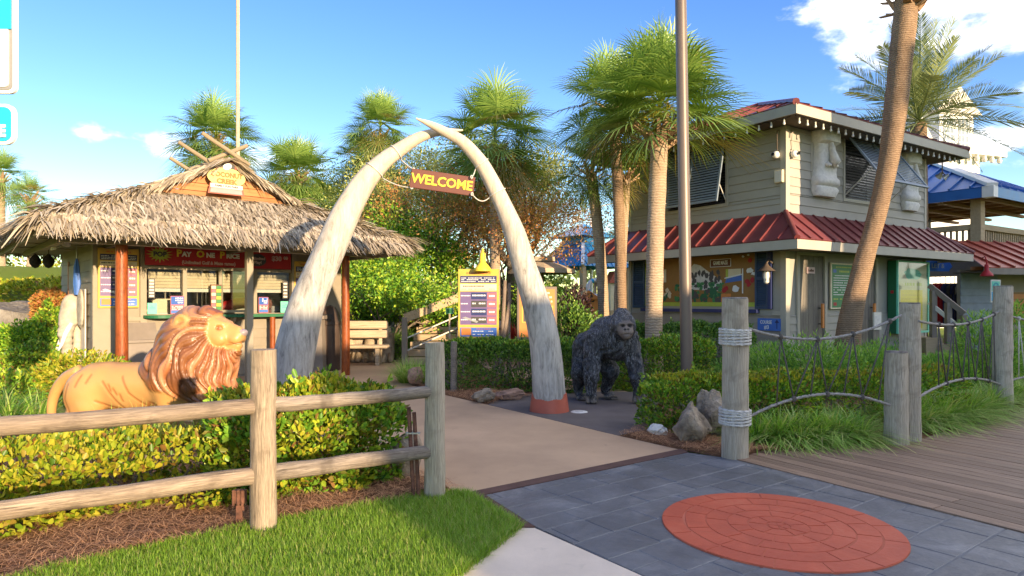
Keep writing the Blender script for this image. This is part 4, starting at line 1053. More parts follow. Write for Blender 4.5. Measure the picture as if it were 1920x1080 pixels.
# ---- things on and in the kiosk
def bars(mb, x0, x1, z, h, y, rd, word=0.05, fill=0.9):
    """a row of word-shaped strips standing in for print too small to read"""
    x = x0; word *= 0.5; h *= 0.8
    while x < x1:
        w = min(word * rd.uniform(0.5, 1.6), x1 - x)
        if rd.random() < fill: mb.box(x, x + w, y - 0.001, y, z, z + h)
        x += w + word * 0.3
def price_board(root, W, H, seed, faded=False):
    """printed price board: local x across, z up from its lower edge, faces -Y"""
    rd = random.Random(seed)
    box('board', m['gold'], root, -W / 2, W / 2, 0, 0.03, 0, H, 0.004)
    pr = MB(); mats = [m['navy'], m['cream'], m['violet'], m['rose'], m['blue'], m['orange'], m['white'], m['gold'], m['steel'], m['charcoal']]
    def q(mi, a, b, c_, d, lv): pr.cur = mi; pr.box(-W / 2 + a * W, -W / 2 + b * W, -0.001 * lv - 0.001, -0.001 * lv, c_ * H, d * H)
    q(0, 0.05, 0.95, 0.80, 0.90, 1); q(1, 0.05, 0.95, 0.69, 0.785, 1); q(2, 0.05, 0.95, 0.20, 0.675, 1); q(4, 0.05, 0.95, 0.03, 0.16, 1)
    for i in range(4):
        z = 0.22 + 0.115 * i; q(3, 0.72, 0.94, z, z + 0.095, 2); q(0 if i % 2 else 9, 0.32, 0.70, z, z + 0.095, 2)
        pr.cur = 6; bars(pr, -W / 2 + 0.07 * W, -W / 2 + 0.30 * W, (z + 0.045) * H, 0.018 * H, -0.003, rd, 0.06); bars(pr, -W / 2 + 0.35 * W, -W / 2 + 0.68 * W, (z + 0.045) * H, 0.026 * H, -0.004, rd, 0.07); bars(pr, -W / 2 + 0.76 * W, -W / 2 + 0.90 * W, (z + 0.035) * H, 0.032 * H, -0.004, rd, 0.05)
    for z in (0.815, 0.84, 0.865): pr.cur = 6; bars(pr, -W / 2 + 0.08 * W, -W / 2 + 0.92 * W, z * H, 0.013 * H, -0.003, rd, 0.05)
    pr.cur = 9; bars(pr, -W / 2 + 0.08 * W, -W / 2 + 0.64 * W, 0.745 * H, 0.022 * H, -0.003, rd, 0.05); pr.cur = 3; bars(pr, -W / 2 + 0.08 * W, -W / 2 + 0.9 * W, 0.705 * H, 0.014 * H, -0.003, rd, 0.05)
    q(5, 0.08, 0.32, 0.05, 0.15, 2)
    pr.cur = 6; bars(pr, -W / 2 + 0.36 * W, -W / 2 + 0.9 * W, 0.10 * H, 0.016 * H, -0.003, rd, 0.07); bars(pr, -W / 2 + 0.36 * W, -W / 2 + 0.9 * W, 0.055 * H, 0.014 * H, -0.003, rd, 0.07)
    pr.cur = 3; bars(pr, -W / 2 + 0.45 * W, -W / 2 + 0.8 * W, 0.132 * H, 0.016 * H, -0.003, rd, 0.07)
    pr.cur = 5; bars(pr, -W / 2 + 0.2 * W, -W / 2 + 0.8 * W, 0.925 * H, 0.04 * H, -0.001, rd, 0.09)
    pr.cur = 8; pr.prism([(-W / 2 + 0.1 * W, -0.0045, 0.30 * H), (-W / 2 + 0.18 * W, -0.0045, 0.315 * H), (-W / 2 + 0.50 * W, -0.0045, 0.25 * H), (-W / 2 + 0.46 * W, -0.0045, 0.225 * H)], (0, 0.001, 0))
    pr.obj('print', mats, root)
u0, u1 = ku(183, WV - 0.06), ku(260, WV - 0.06); zb, zt = kz(220, 577, WV - 0.06), kz(220, 466, WV - 0.06)
t = thing('price_board', 'gold edged price board behind the left varnished post of the kiosk', 'sign', kw((u0 + u1) / 2, WV - 0.085, zb), KA, 'price boards'); price_board(t, u1 - u0, zt - zb, 1)
u0, u1 = ku(556, WV - 0.06), ku(606, WV - 0.06)
t = thing('price_board', 'gold edged price board on the kiosk wall half hidden by the left tusk', 'sign', kw((u0 + u1) / 2, WV - 0.05, 1.25), KA, 'price boards'); price_board(t, (u1 - u0) * 1.15, 1.1, 2)
# banner
u0, u1 = ku(272, WV - 0.12), ku(546, WV - 0.12); bw = u1 - u0; bz0, bz1 = 2.165, 2.50
t = thing('banner', 'long red banner reading Pay One Price above the ticket windows', 'banner', kw(u0, WV - 0.11, 0), KA)
box('panel', m['red'], t, 0, bw, 0, 0.02, bz0, bz1)
def bu(x): return ku(x, WV - 0.12) - u0
star = []
cxs, czs = bu(300), 2.365
for i in range(32):
    a = 2 * math.pi * i / 32; r = (0.26, 0.15)[i % 2] * random.uniform(0.85, 1.1); star.append((cxs + r * math.cos(a) * 0.85, -0.004, czs + r * math.sin(a) * 0.6))
MB().prism(star, (0, 0.004, 0)).obj('starburst', m['lime'], t)
text('lettering', 'POP', 0.085, m['charcoal'], t, (cxs, -0.008, czs), 0.006)
for xx, s_, h, mt in ((336, 'P', 0.125, 'yellow'), (350, 'AY', 0.085, 'white'), (376, 'O', 0.125, 'yellow'), (395, 'NE', 0.085, 'white'), (417, 'P', 0.125, 'yellow'), (437, 'RICE', 0.085, 'white')):
    text('lettering', s_, h, m[mt], t, (bu(xx), -0.006, 2.385 + (h - 0.085) * 0.3), 0.007)
text('lettering', '(Unlimited Golf & Maze games)', 0.062, m['pinkish'], t, ((bu(330) + bu(452)) / 2, -0.006, 2.235), 0.003, sx=(bu(452) - bu(330)) / 1.36)
el = [(bu(484) + 0.17 * math.cos(a), -0.004, 2.335 + 0.125 * math.sin(a)) for a in np.linspace(0, 2 * math.pi, 28, False)]
MB().prism(el, (0, 0.004, 0)).obj('oval', m['charcoal'], t)
text('lettering', 'Unlimited', 0.055, m['pinkish'], t, (bu(483), -0.008, 2.365), 0.003); text('lettering', 'Play!', 0.055, m['pinkish'], t, (bu(484), -0.008, 2.285), 0.003)
text('lettering', '$30', 0.095, m['pinkish'], t, (bu(519), -0.006, 2.375), 0.006); text('lettering', '00', 0.062, m['pinkish'], t, (bu(536), -0.006, 2.395), 0.005)
# gable sign
t = thing('gable_sign', 'yellow oval Coconut Creek sign on the cedar gable', 'sign', kw(ku(424, gf - 0.22), gf - 0.24, kz(424, 368, gf - 0.22)), KA); S = 0.66
MB().prism([(-0.50 * S, 0, 0.03), (0.50 * S, 0, 0.03), (0.44 * S, 0, 0.34 * S), (-0.44 * S, 0, 0.34 * S)], (0, 0.02, 0)).obj('lower_panel', m['terracotta'], t)
MB().prism([(-0.44 * S, -0.003, 0.075 * S), (0.44 * S, -0.003, 0.075 * S), (0.40 * S, -0.003, 0.34 * S), (-0.40 * S, -0.003, 0.34 * S)], (0, 0.003, 0)).obj('lower_print', m['grey'], t)
MB().prism([(-0.29 * S, 0.0, 0.72 * S), (0.29 * S, 0.0, 0.72 * S), (0.24 * S, 0.0, 0.99 * S), (-0.24 * S, 0.0, 0.99 * S)], (0, 0.02, 0)).obj('top_frame', m['terracotta'], t)
MB().prism([(-0.245 * S, -0.004, 0.72 * S), (0.245 * S, -0.004, 0.72 * S), (0.21 * S, -0.004, 0.945 * S), (-0.21 * S, -0.004, 0.945 * S)], (0, 0.004, 0)).obj('top_panel', m['charcoal'], t)
MB().prism([(0.52 * S * math.cos(a), -0.012, 0.52 * S + 0.27 * S * math.sin(a)) for a in np.linspace(0, 2 * math.pi, 36, False)], (0, 0.012, 0)).obj('oval', m['pale_yellow'], t)
MB().prism([(0.12 * S * math.cos(a) + 0.01, -0.020, 0.83 * S + 0.095 * S * math.sin(a + 0.3)) for a in np.linspace(0, 2 * math.pi, 20, False)], (0, 0.008, 0)).obj('coconut_emblem', m['white'], t)
text('lettering', 'COCONUT', 0.085, m['ochre'], t, (0, -0.016, 0.585 * S), 0.007, sx=0.92); text('lettering', 'CREEK', 0.085, m['ochre'], t, (0, -0.016, 0.40 * S), 0.007)
MB().box(-0.44 * S, 0.44 * S, -0.018, -0.013, 0.21 * S, 0.32 * S).obj('ribbon', m['offwhite'], t); text('lettering', 'FAMILY FUN PARK', 0.038, m['charcoal'], t, (0, -0.020, 0.265 * S), 0.002, sx=0.95)
# leaflets and notices at the windows
for xx, y0_, y1_, w, mt, lb in ((284, 568, 586, 0.16, 'mint', 'mint green notice in the corner of the left ticket window'), (331, 555, 584, 0.24, 'rose', 'blue and red leaflet poster leaning in the left ticket window'),
                                (492, 557, 584, 0.20, 'rose', 'blue and red leaflet poster right of the square post'), (531, 565, 585, 0.16, 'mint', 'mint green notice beside the left tusk')):
    u = ku(xx, WV); z0_, z1_ = wz0 + 0.005, kz(xx, y0_, WV)
    t = thing('notice' if mt == 'mint' else 'leaflet_poster', lb, 'notice', kw(u, WV - 0.06, z0_), KA, 'window notices')
    h = z1_ - z0_; box('sheet', m[mt], t, -w / 2, w / 2, 0, 0.006, 0, h)
    pr = MB(); rd = random.Random(int(xx))
    if mt == 'mint':
        pr.cur = 0
        for i in range(3): bars(pr, -w * 0.3, w * 0.3, h * (0.45 + 0.12 * i), h * 0.06, -0.001, rd, 0.03)
        pr.obj('print', [m['teal']], t)
    else:
        pr.box(-w * 0.46, w * 0.46, -0.001, 0, h * 0.52, h * 0.97); pr.cur = 1; pr.box(-w * 0.46, w * 0.46, -0.001, 0, h * 0.04, h * 0.2); pr.cur = 2
        for i in range(3): bars(pr, -w * 0.4, w * 0.4, h * (0.23 + 0.085 * i), h * 0.045, -0.002, rd, 0.04)
        for i in range(3): bars(pr, -w * 0.15, w * 0.4, h * (0.60 + 0.12 * i), h * 0.08, -0.002, rd, 0.06)
        pr.obj('print', [m['royal'], m['blue'], m['white']], t)
for xx, n_, lb in ((283, 6, 'dark strip of card stickers at the left edge of the ticket window'), (533, 5, 'dark strip of card stickers at the right edge of the ticket window')):
    u = ku(xx, WV); t = thing('card_sticker_strip', lb, 'stickers', kw(u, WV - 0.052, 1.56), KA); box('backing', m['charcoal'], t, -0.055, 0.055, 0, 0.004, 0, 0.36)
    for i in range(n_): box('sticker', m['offwhite'], t, -0.038, 0.038, -0.002, 0, 0.02 + i * 0.34 / n_, 0.02 + i * 0.34 / n_ + 0.036)
t = thing('cash_register', 'beige cash register inside the left ticket window', 'register', kw(ku(306, WV + 0.35), WV + 0.4, 1.21), KA)
MB().prism([(-0.17, 0, 0.08), (-0.17, 0, 0.30), (-0.10, 0, 0.34), (0.15, 0, 0.34), (0.17, 0, 0.30), (0.14, 0, 0.08)], (0, 0.2, 0)).obj('screen_case', m['cream'], t); box('base', m['offwhite'], t, -0.2, 0.3, -0.05, 0.3, 0, 0.079)
t = thing('toy_car_model', 'red glossy moulded model behind the open glazed hatch', 'model', kw(ku(440, WV + 0.4), WV + 0.45, 1.20), KA)
MB().tube([(-0.42, 0, 0.12), (-0.25, 0, 0.17), (0, 0, 0.24), (0.3, 0, 0.29), (0.42, 0, 0.30)], [0.06, 0.11, 0.12, 0.10, 0.03], 12).obj('body', m['red'], t, smooth=True)
MB().lathe([(0.0, 0), (0.07, 0.02), (0.075, 0.08), (0.03, 0.12), (0, 0.13)], 12, (-0.33, -0.1, 0.04)).obj('nose', m['orange'], t, smooth=True)
t = thing('counter_shelf', 'long service shelf inside the ticket windows', 'shelf', kw(2.0, WV + 0.15, 1.15), KA); box('top', m['cedar'], t, 0, 2.5, 0, 0.65, 0, 0.05); box('front', m['room'], t, 0, 2.5, 0.3, 0.33, -1.1, -0.002)
for i, (xx, hgt, wd, mt) in enumerate(((362, 0.16, 0.28, 'charcoal'), (392, 0.10, 0.22, 'charcoal'), (520, 0.2, 0.26, 'grey'), (505, 0.34, 0.12, 'brown'))):
    t = thing('desk_printer', ('low dark printer in the middle ticket window', 'small dark card reader near the lion head', 'grey ticket printer in the right ticket window', 'tall brown leaflet box behind the right ticket window')[i], 'office equipment', kw(ku(xx, WV + 0.4), WV + 0.4, 1.2005), KA)
    MB().prism([(-wd / 2, 0, 0), (wd / 2, 0, 0), (wd / 2, 0, hgt * 0.8), (wd * 0.3, 0, hgt), (-wd / 2, 0, hgt)], (0, 0.22, 0)).obj('case', m[mt], t); box('slot', m['black'], t, -wd * 0.3, wd * 0.3, -0.004, 0, hgt * 0.35, hgt * 0.45)
t = thing('leaflet_rack', 'tall green and red leaflet rack between the ticket windows', 'rack', kw(ku(403, WV - 0.05), WV - 0.13, 1.246), KA)
box('case', m['brown'], t, -0.10, 0.10, 0, 0.06, 0, 0.58)
for i in range(8): box('leaflet', m[('lime', 'leafgreen')[i % 2]], t, 0.0, 0.09, -0.008, -0.001, 0.02 + i * 0.068, 0.08 + i * 0.068); box('leaflet', m[('rose', 'cream')[i % 2]], t, -0.09, -0.01, -0.008, -0.001, 0.02 + i * 0.068, 0.08 + i * 0.068)
t = thing('storage_bin', 'taupe lidded cabinet against the kiosk wall behind the left post', 'bin', kw(ku(262, WV - 0.3), WV - 0.35, 0), KA)
box('cabinet', m['grey_box'], t, -0.27, 0.27, -0.2, 0.3, 0, 0.80, 0.02); MB().prism([(-0.25, -0.17, 0.80), (-0.25, 0.27, 0.80), (-0.25, 0.27, 1.10), (-0.25, 0.05, 1.12)], (0.5, 0, 0)).obj('hood', m['grey_box'], t); box('lip', m['grey_box'], t, -0.31, 0.31, -0.24, -0.2, 0.77, 0.83, 0.01)
# folded umbrella, coconuts and lamp under the eave
t = thing('folded_umbrella', 'closed blue umbrella hanging above the elephant head', 'umbrella', kw(WL - 0.16, 2.72, 1.62), KA)
MB().tube([(0, 0, 0.0), (0.01, 0, 0.2), (0, 0, 0.5), (0, 0, 0.66)], [0.03, 0.052, 0.040, 0.014], 10, prof=lambda a, d: 1 + 0.25 * math.cos(5 * a)).obj('canopy', m['blue'], t, smooth=40); MB().tube([(0, 0, 0.66), (0, 0, 0.88)], 0.012, 8).obj('shaft', m['steel'], t)
for xx, lb in ((66, 'left hanging brown coconut under the kiosk eave'), (91, 'right hanging brown coconut under the kiosk eave')):
    d = 12.6; p = px(xx, 503, d); t = thing('hanging_coconut', lb, 'coconut', p, 0.3, 'hanging coconuts')
    MB().lathe([(0.0, 0), (0.05, 0.02), (0.095, 0.09), (0.10, 0.15), (0.07, 0.21), (0.02, 0.27), (0, 0.28)], 14).obj('husk', m['coconut'], t, smooth=True)
    MB().tube([(0, 0, 0.27), (0, 0, 2.52 - p.z)], 0.008, 5).obj('cord', m['rope_dark'], t)
    for s_ in (-1, 1): MB().prism([(s_ * 0.09, 0, 0.2), (s_ * 0.13, 0, 0.24), (s_ * 0.09, 0, 0.16)], (0, 0.02, 0)).obj('fin', m['coconut'], t)
p = px(116, 455, 11.2); t = thing('flood_light', 'white twin flood light fixed under the left eave of the kiosk', 'light', p, 0.4)
MB().lathe([(0.03, 0.1), (0.035, 0.05), (0.09, -0.02), (0.085, -0.025), (0.0, 0.0)], 14).obj('lamp_head', m['white'], t, smooth=40, loc=(0.05, 0, 0), rot=(0.5, 0.5, 0))
MB().lathe([(0.03, 0.1), (0.035, 0.05), (0.09, -0.02), (0.085, -0.025), (0.0, 0.0)], 14).obj('lamp_head', m['offwhite'], t, smooth=40, loc=(-0.10, 0.02, -0.07), rot=(0.3, -0.5, 0)); MB().tube([(0, 0, 0.08), (0, 0, 2.52 - p.z)], 0.02, 8).obj('mount', m['white'], t)
# ------------------------------------------------------------------ two-storey clapboard building on the right
B0 = Vector((5.79, 14.0, 0.0)); BA = math.atan2(0.551, 0.8346); BR_ = Vector((0.8346, 0.551, 0)); BL_ = Vector((-0.551, 0.834, 0)); GZ = 0.13
def rs(x): k = (x - CX) / F; return (k * 14.0 - 5.79) / (0.8346 - 0.551 * k)
def rz2(x, y): return CH + (HY - y) / F * (14.0 + 0.551 * rs(x))
def ls(x): k = (x - CX) / F; return (5.79 - 14.0 * k) / (0.551 + 0.834 * k)
def lz(x, y): return CH + (HY - y) / F * (14.0 + 0.834 * ls(x))
def rw(s, o, z): return B0 + BR_ * s - BL_ * o + Vector((0, 0, z))        # point in front of the right face
def lw(s, o, z): return B0 + BL_ * s - BR_ * o + Vector((0, 0, z))        # point in front of the left face
AL = BA - math.pi / 2                                                       # facing of the left face
bld = thing('clapboard_building', 'two storey taupe clapboard building with red metal roof and awning', 'building', B0, BA)
XL, YL = 6.03, 4.73
ZE, ZA = 5.22, 3.36                                                          # eave soffit, top of awning
FR_ = lambda s, o, z: (s, -o, z)
FL_ = lambda s, o, z: (-o, s, z)
opR = [(rs(1582), rs(1664), rz2(1582, 372), rz2(1582, 254)), (rs(1497), rs(1544), 0, rz2(1497, 478)), (rs(1612), rs(1640), 0, rz2(1640, 488))]
opL = [(ls(1362), ls(1254), lz(1362, 381), lz(1362, 258)), (ls(1417), ls(1212), lz(1417, 575), lz(1417, 466))]
for nm, fn, L, ops in (('wall_front', FR_, XL, opR), ('wall_side', FL_, YL, opL)):
    mb = MB()
    for a, b, c_, d in rect_wall(0.0 if nm == 'wall_front' else 0.12, L, 0.0, ZE, ops):
        p, q_ = fn(a, 0, c_), fn(b, -0.12, d); mb.box(min(p[0], q_[0]), max(p[0], q_[0]), min(p[1], q_[1]), max(p[1], q_[1]), c_, d)
    mb.obj('wall', m['siding'], bld)
    tr = 0.10
    opb = [(o[0] - 0.07, o[1] + 0.07, o[2] - 0.07, o[3] + 0.07) for o in ops]
    lap_boards(bld, fn, tr, L - tr, ZA + 0.02, ZE, opb, m['siding'], 0.193)
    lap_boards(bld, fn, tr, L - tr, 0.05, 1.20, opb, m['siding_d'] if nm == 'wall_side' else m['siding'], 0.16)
MB().box(0.12, XL, YL - 0.12, YL, 0, ZE).box(XL - 0.12, XL, 0.12, YL - 0.12, 0, ZE).obj('wall_rear', m['siding'], bld)
MB().box(0.12, XL - 0.12, 0.12, YL - 0.12, 2.6, 2.7).obj('floor_slab', m['room'], bld)
MB().box(0.9, 1.0, 0.12, YL - 0.12, 0.05, 2.6).box(0.2, XL - 0.2, 0.6, 0.7, 2.7, ZE).obj('partition', m['room'], bld)
for fn, L in ((FR_, XL), (FL_, YL)):
    for s0_ in (0.0 if fn is FR_ else 0.001, L - 0.10):
        p, q_ = fn(s0_ - (0.034 if s0_ < 0.05 and fn is FR_ else 0), 0.034, 0.0), fn(s0_ + 0.10, 0.0005, ZE)
        MB().box(min(p[0], q_[0]), max(p[0], q_[0]), min(p[1], q_[1]), max(p[1], q_[1]), 0, ZE).obj('corner_board', m['trim'], bld)
    p, q_ = fn(0.101, 0.036, 1.2), fn(L - 0.101, 0.0006, 1.29)
def frame(fn, o, w=0.07, d=0.042, nm='window_frame', sill=True, mat='trim'):
    a, b, c_, e = o; mb = MB()
    for (s0_, s1_, z0_, z1_) in ((a - w, a, c_ - w if sill else c_, e + w), (b, b + w, c_ - w if sill else c_, e + w), (a, b, e, e + w)) + (((a, b, c_ - w, c_),) if sill else ()):
        p, q_ = fn(s0_, d, z0_), fn(s1_, -0.10, z1_); mb.box(min(p[0], q_[0]), max(p[0], q_[0]), min(p[1], q_[1]), max(p[1], q_[1]), z0_, z1_)
    return mb.obj(nm, m[mat], bld)
def panel(fn, a, b, c_, d, o0, o1, nm, mat, parent=None):
    p, q_ = fn(a, o0, c_), fn(b, o1, d); return MB().box(min(p[0], q_[0]), max(p[0], q_[0]), min(p[1], q_[1]), max(p[1], q_[1]), c_, d).obj(nm, m[mat], parent or bld)
for fn, o in ((FR_, opR[0]), (FL_, opL[0])):
    wf = frame(fn, o); panel(fn, o[0] + 0.001, o[1] - 0.001, o[2] + 0.001, o[3] - 0.001, -0.06, -0.07, 'pane', 'glass', None); panel(fn, o[0], o[1], o[2], o[3], -0.5, -0.52, 'dark_interior_panel', 'dark')  # near-black sheet behind the glass paints in the darkness of the room
    k = 0; z = o[2] + 0.02
    while z < o[3]:
        p, q_ = fn(o[0] + 0.02, 0.015, z), fn(o[1] - 0.02, 0.003, z + 0.03); MB().box(min(p[0], q_[0]), max(p[0], q_[0]), min(p[1], q_[1]), max(p[1], q_[1]), z, z + 0.03).obj('screen_slat', m['black'], bld); z += 0.065
for o in opR[1:3]:
    frame(FR_, o, 0.09, 0.040, 'door_frame', False)
    d = panel(FR_, o[0] + 0.004, o[1] - 0.004, 0.06, o[3] - 0.004, -0.01, -0.06, 'door', 'door')
    for i in range(1, 5):
        s_ = o[0] + (o[1] - o[0]) * i / 5; panel(FR_, s_ - 0.004, s_ + 0.004, 0.07, o[3] - 0.01, -0.0095, -0.012, 'board_joint', 'black', d)
    hx = o[1] - 0.16; hz = 1.15
    mb = MB(); mb.tube([(hx, 0.03, hz - 0.15), (hx, -0.07, hz - 0.15)], 0.012, 8).tube([(hx, 0.03, hz + 0.20), (hx, -0.07, hz + 0.20)], 0.012, 8); mb.obj('handle_bracket', m['black'], d)
    MB().box(hx - 0.035, hx + 0.035, -0.10, -0.06, hz - 0.24, hz + 0.30).obj('handle', m['orange'], d)
# awning and roof in standing seam panels
def seam_face(root, quad, spacing, mat, rib=(0.03, 0.035), name='roof_panel', ribname='roof_seam', thick=0.02, rmat=None):
    """quad: eave-left, eave-right, top-right, top-left (local points of one plane)"""
    e0, e1_, t1_, t0_ = [Vector(p) for p in quad]; u = (e1_ - e0).normalized(); n = u.cross((t0_ + t1_) / 2 - e0).normalized(); v = n.cross(u)
    P2 = [((p - e0).dot(u), (p - e0).dot(v)) for p in (e0, e1_, t1_, t0_)]
    L = P2[1][0]; k = max(2, round(L / spacing)); ws = L / k
    for i in range(k):
        pl = clip_poly(clip_poly(P2, -1, 0, -(i * ws + 0.001)), 1, 0, (i + 1) * ws - 0.001)
        pan = MB().prism([e0 + u * a + v * b for a, b in pl], n * thick).obj(name, mat, root) if len(pl) >= 3 else root
        if i:
            ln = clip_poly(clip_poly(P2, -1, 0, -(i * ws - 1e-3)), 1, 0, i * ws + 1e-3)
            if len(ln) >= 3:
                b0_, b1_ = min(p[1] for p in ln), max(p[1] for p in ln)
                if b1_ - b0_ > 0.08:
                    A = e0 + u * (i * ws) + v * (b0_ + 0.004) + n * (thick + rib[1] / 2); MB().bar(A, A + v * (b1_ - b0_ - 0.01), rib[0], rib[1], n).obj(ribname, rmat or mat, pan)
    return n
def hip_caps(root, pairs, mat, r=0.045, name='hip_cap'):
    for a, b in pairs: MB().tube([a, b], r, 8).obj(name, mat, root, smooth=50)
oA = 0.80; zA0 = 2.72
A_ = lambda s, o: None
aw = {'R': [(-oA, -oA, zA0), (XL + oA, -oA, zA0), (XL, -0.03, ZA), (0, -0.03, ZA)], 'L': [(-oA, YL + oA, zA0), (-oA, -oA, zA0), (-0.03, 0, ZA), (-0.03, YL, ZA)],
      'B': [(XL + oA, YL + oA, zA0), (-oA, YL + oA, zA0), (0, YL + 0.03, ZA), (XL, YL + 0.03, ZA)]}
for k, q4 in aw.items(): seam_face(bld, q4, 0.42, m['red_roof'])
hip_caps(bld, [((-oA, -oA, zA0 + 0.03), (-0.02, -0.02, ZA + 0.03)), ((-oA, YL + oA, zA0 + 0.03), (-0.02, YL, ZA + 0.03)), ((XL + oA, -oA, zA0 + 0.03), (XL, -0.02, ZA + 0.03))], m['red_roof'], 0.06)
mb = MB(); mb.box(-oA, XL + oA, -oA, -oA + 0.035, zA0 - 0.19, zA0 - 0.003).box(-oA, -oA + 0.035, -oA + 0.036, YL + oA, zA0 - 0.19, zA0 - 0.003).box(XL + oA - 0.035, XL + oA, -oA + 0.036, YL + oA, zA0 - 0.19, zA0 - 0.003); mb.obj('awning_fascia', m['trim'], bld)
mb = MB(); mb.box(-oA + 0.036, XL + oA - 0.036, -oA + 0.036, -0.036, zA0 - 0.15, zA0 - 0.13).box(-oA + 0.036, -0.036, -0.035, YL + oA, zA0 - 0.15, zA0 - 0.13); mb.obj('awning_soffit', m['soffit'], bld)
oE = 0.73; zE0 = 5.40; zR = 6.60; rx0, rx1, ry = 2.37, 3.66, YL / 2
rf = {'R': [(-oE, -oE, zE0), (XL + oE, -oE, zE0), (rx1, ry, zR), (rx0, ry, zR)], 'L': [(-oE, YL + oE, zE0), (-oE, -oE, zE0), (rx0, ry, zR), (rx0, ry, zR + 0.0001)], 'B': [(XL + oE, YL + oE, zE0), (-oE, YL + oE, zE0), (rx0, ry, zR), (rx1, ry, zR)], 'E': [(XL + oE, -oE, zE0), (XL + oE, YL + oE, zE0), (rx1, ry, zR + 0.0001), (rx1, ry, zR)]}
for k, q4 in rf.items(): seam_face(bld, q4, 0.45, m['red_roof'])
hip_caps(bld, [((-oE, -oE, zE0 + 0.03), (rx0, ry, zR + 0.03)), ((-oE, YL + oE, zE0 + 0.03), (rx0, ry, zR + 0.03)), ((XL + oE, -oE, zE0 + 0.03), (rx1, ry, zR + 0.03)), ((rx0, ry, zR + 0.03), (rx1, ry, zR + 0.03))], m['red_roof'], 0.07, 'ridge_cap')
mb = MB(); mb.box(-oE, XL + oE, -oE, -oE + 0.035, zE0 - 0.20, zE0 - 0.003).box(-oE, -oE + 0.035, -oE + 0.036, YL + oE, zE0 - 0.20, zE0 - 0.003).box(XL + oE - 0.035, XL + oE, -oE + 0.036, YL + oE, zE0 - 0.20, zE0 - 0.003); mb.obj('eave_fascia', m['trim'], bld)
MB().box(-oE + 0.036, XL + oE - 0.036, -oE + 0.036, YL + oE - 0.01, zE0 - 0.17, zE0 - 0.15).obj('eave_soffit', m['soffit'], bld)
# Bahama shutters, hinged at the head
def bahama(root, fn, o, name_mat, tilt, over=0.03):
    a, b, c_, d = o; w = b - a + 2 * over; H = (d - c_) * 1.02; ct, st = math.cos(tilt), math.sin(tilt)
    P_ = lambda s_, t_, off=0.0: fn(a - over + s_, 0.05 + t_ * st + off * ct, d + 0.02 - t_ * ct + off * st)
    sh = MB()
    def bx4(s0_, s1_, t0_, t1_, f0, f1):
        p = [P_(s_, t_, f) for f in (f0, f1) for s_, t_ in ((s0_, t0_), (s1_, t0_), (s1_, t1_), (s0_, t1_))]
        n = len(sh.v); sh.v += p
        for f in ((0, 3, 2, 1), (4, 5, 6, 7), (0, 1, 5, 4), (1, 2, 6, 5), (2, 3, 7, 6), (3, 0, 4, 7)): sh.f.append(tuple(n + i for i in f)); sh.m.append(0)
    for s0_, s1_ in ((0, 0.055), (w / 2 - 0.025, w / 2 + 0.025), (w - 0.055, w)): bx4(s0_, s1_, 0, H, 0, 0.035)
    bx4(0.056, w / 2 - 0.026, 0, 0.06, 0, 0.035); bx4(w / 2 + 0.026, w - 0.056, 0, 0.06, 0, 0.035); bx4(0.056, w / 2 - 0.026, H - 0.06, H, 0, 0.035); bx4(w / 2 + 0.026, w - 0.056, H - 0.06, H, 0, 0.035)
    S_ = sh.obj('louver_shutter', m['grey_sh'], root)
    k = int((H - 0.14) / 0.062)
    for i in range(k):
        t_ = 0.08 + i * (H - 0.14) / k
        for s0_, s1_ in ((0.057, w / 2 - 0.027), (w / 2 + 0.027, w - 0.057)):
            mb = MB(); q4 = [P_(s0_, t_, 0.012), P_(s1_, t_, 0.012), P_(s1_, t_ + 0.042, 0.022), P_(s0_, t_ + 0.042, 0.022)]; nn = (Vector(q4[1]) - Vector(q4[0])).cross(Vector(q4[3]) - Vector(q4[0])).normalized()
            mb.prism(q4, nn * 0.006); mb.obj('slat', m['grey_sh'], S_)
    for s_ in (0.03, w - 0.03):
        A = P_(s_, H * 0.72, 0); Bp = fn(a - over + s_, 0.03, c_ + 0.05 * (d - c_)) ; MB().tube([A, Bp], 0.012, 6).obj('prop_arm', m['offwhite'], S_)
bahama(bld, FR_, opR[0], 'grey_sh', R(36)); bahama(bld, FL_, opL[0], 'grey_sh', R(11))
# lower side window with painted scene, navy shutters
o = opL[1]; frame(FL_, o, 0.05, 0.03, 'window_frame', False, 'lime'); panel(FL_, o[0] - 0.1, o[1] + 0.1, o[2] - 0.14, o[2] - 0.06, 0.12, 0.0, 'sill', 'navy'); panel(FL_, o[0] + 0.001, o[1] - 0.001, o[2], o[2] + 0.05, 0.02, -0.02, 'sill_rail', 'lime')
def louver_panel(root, fn, s0_, s1_, z0_, z1_, mt='blue_sh'):
    P_ = panel(fn, s0_, s1_, z0_, z1_, 0.030, 0.012, 'shutter', mt, root)
    for a, b in ((s0_, s0_ + 0.05), (s1_ - 0.05, s1_)): panel(fn, a, b, z0_, z1_, 0.055, 0.0305, 'stile', mt, P_)
    for a, b in ((z0_, z0_ + 0.07), (z1_ - 0.07, z1_), ((z0_ + z1_) / 2 - 0.03, (z0_ + z1_) / 2 + 0.03)): panel(fn, s0_ + 0.051, s1_ - 0.051, a, b, 0.053, 0.0305, 'rail', mt, P_)
    z = z0_ + 0.09
    while z < z1_ - 0.10:
        mb = MB(); A = [fn(s0_ + 0.052, 0.031, z + 0.035), fn(s1_ - 0.052, 0.031, z + 0.035), fn(s1_ - 0.052, 0.052, z), fn(s0_ + 0.052, 0.052, z)]; mb.prism(A, (0, 0, 0.006)); mb.obj('slat', m[mt], P_); z += 0.05
louver_panel(bld, FL_, ls(1443), ls(1418), o[2] - 0.05, o[3] + 0.02); louver_panel(bld, FL_, ls(1211), ls(1189), o[2] - 0.05, o[3] + 0.02)
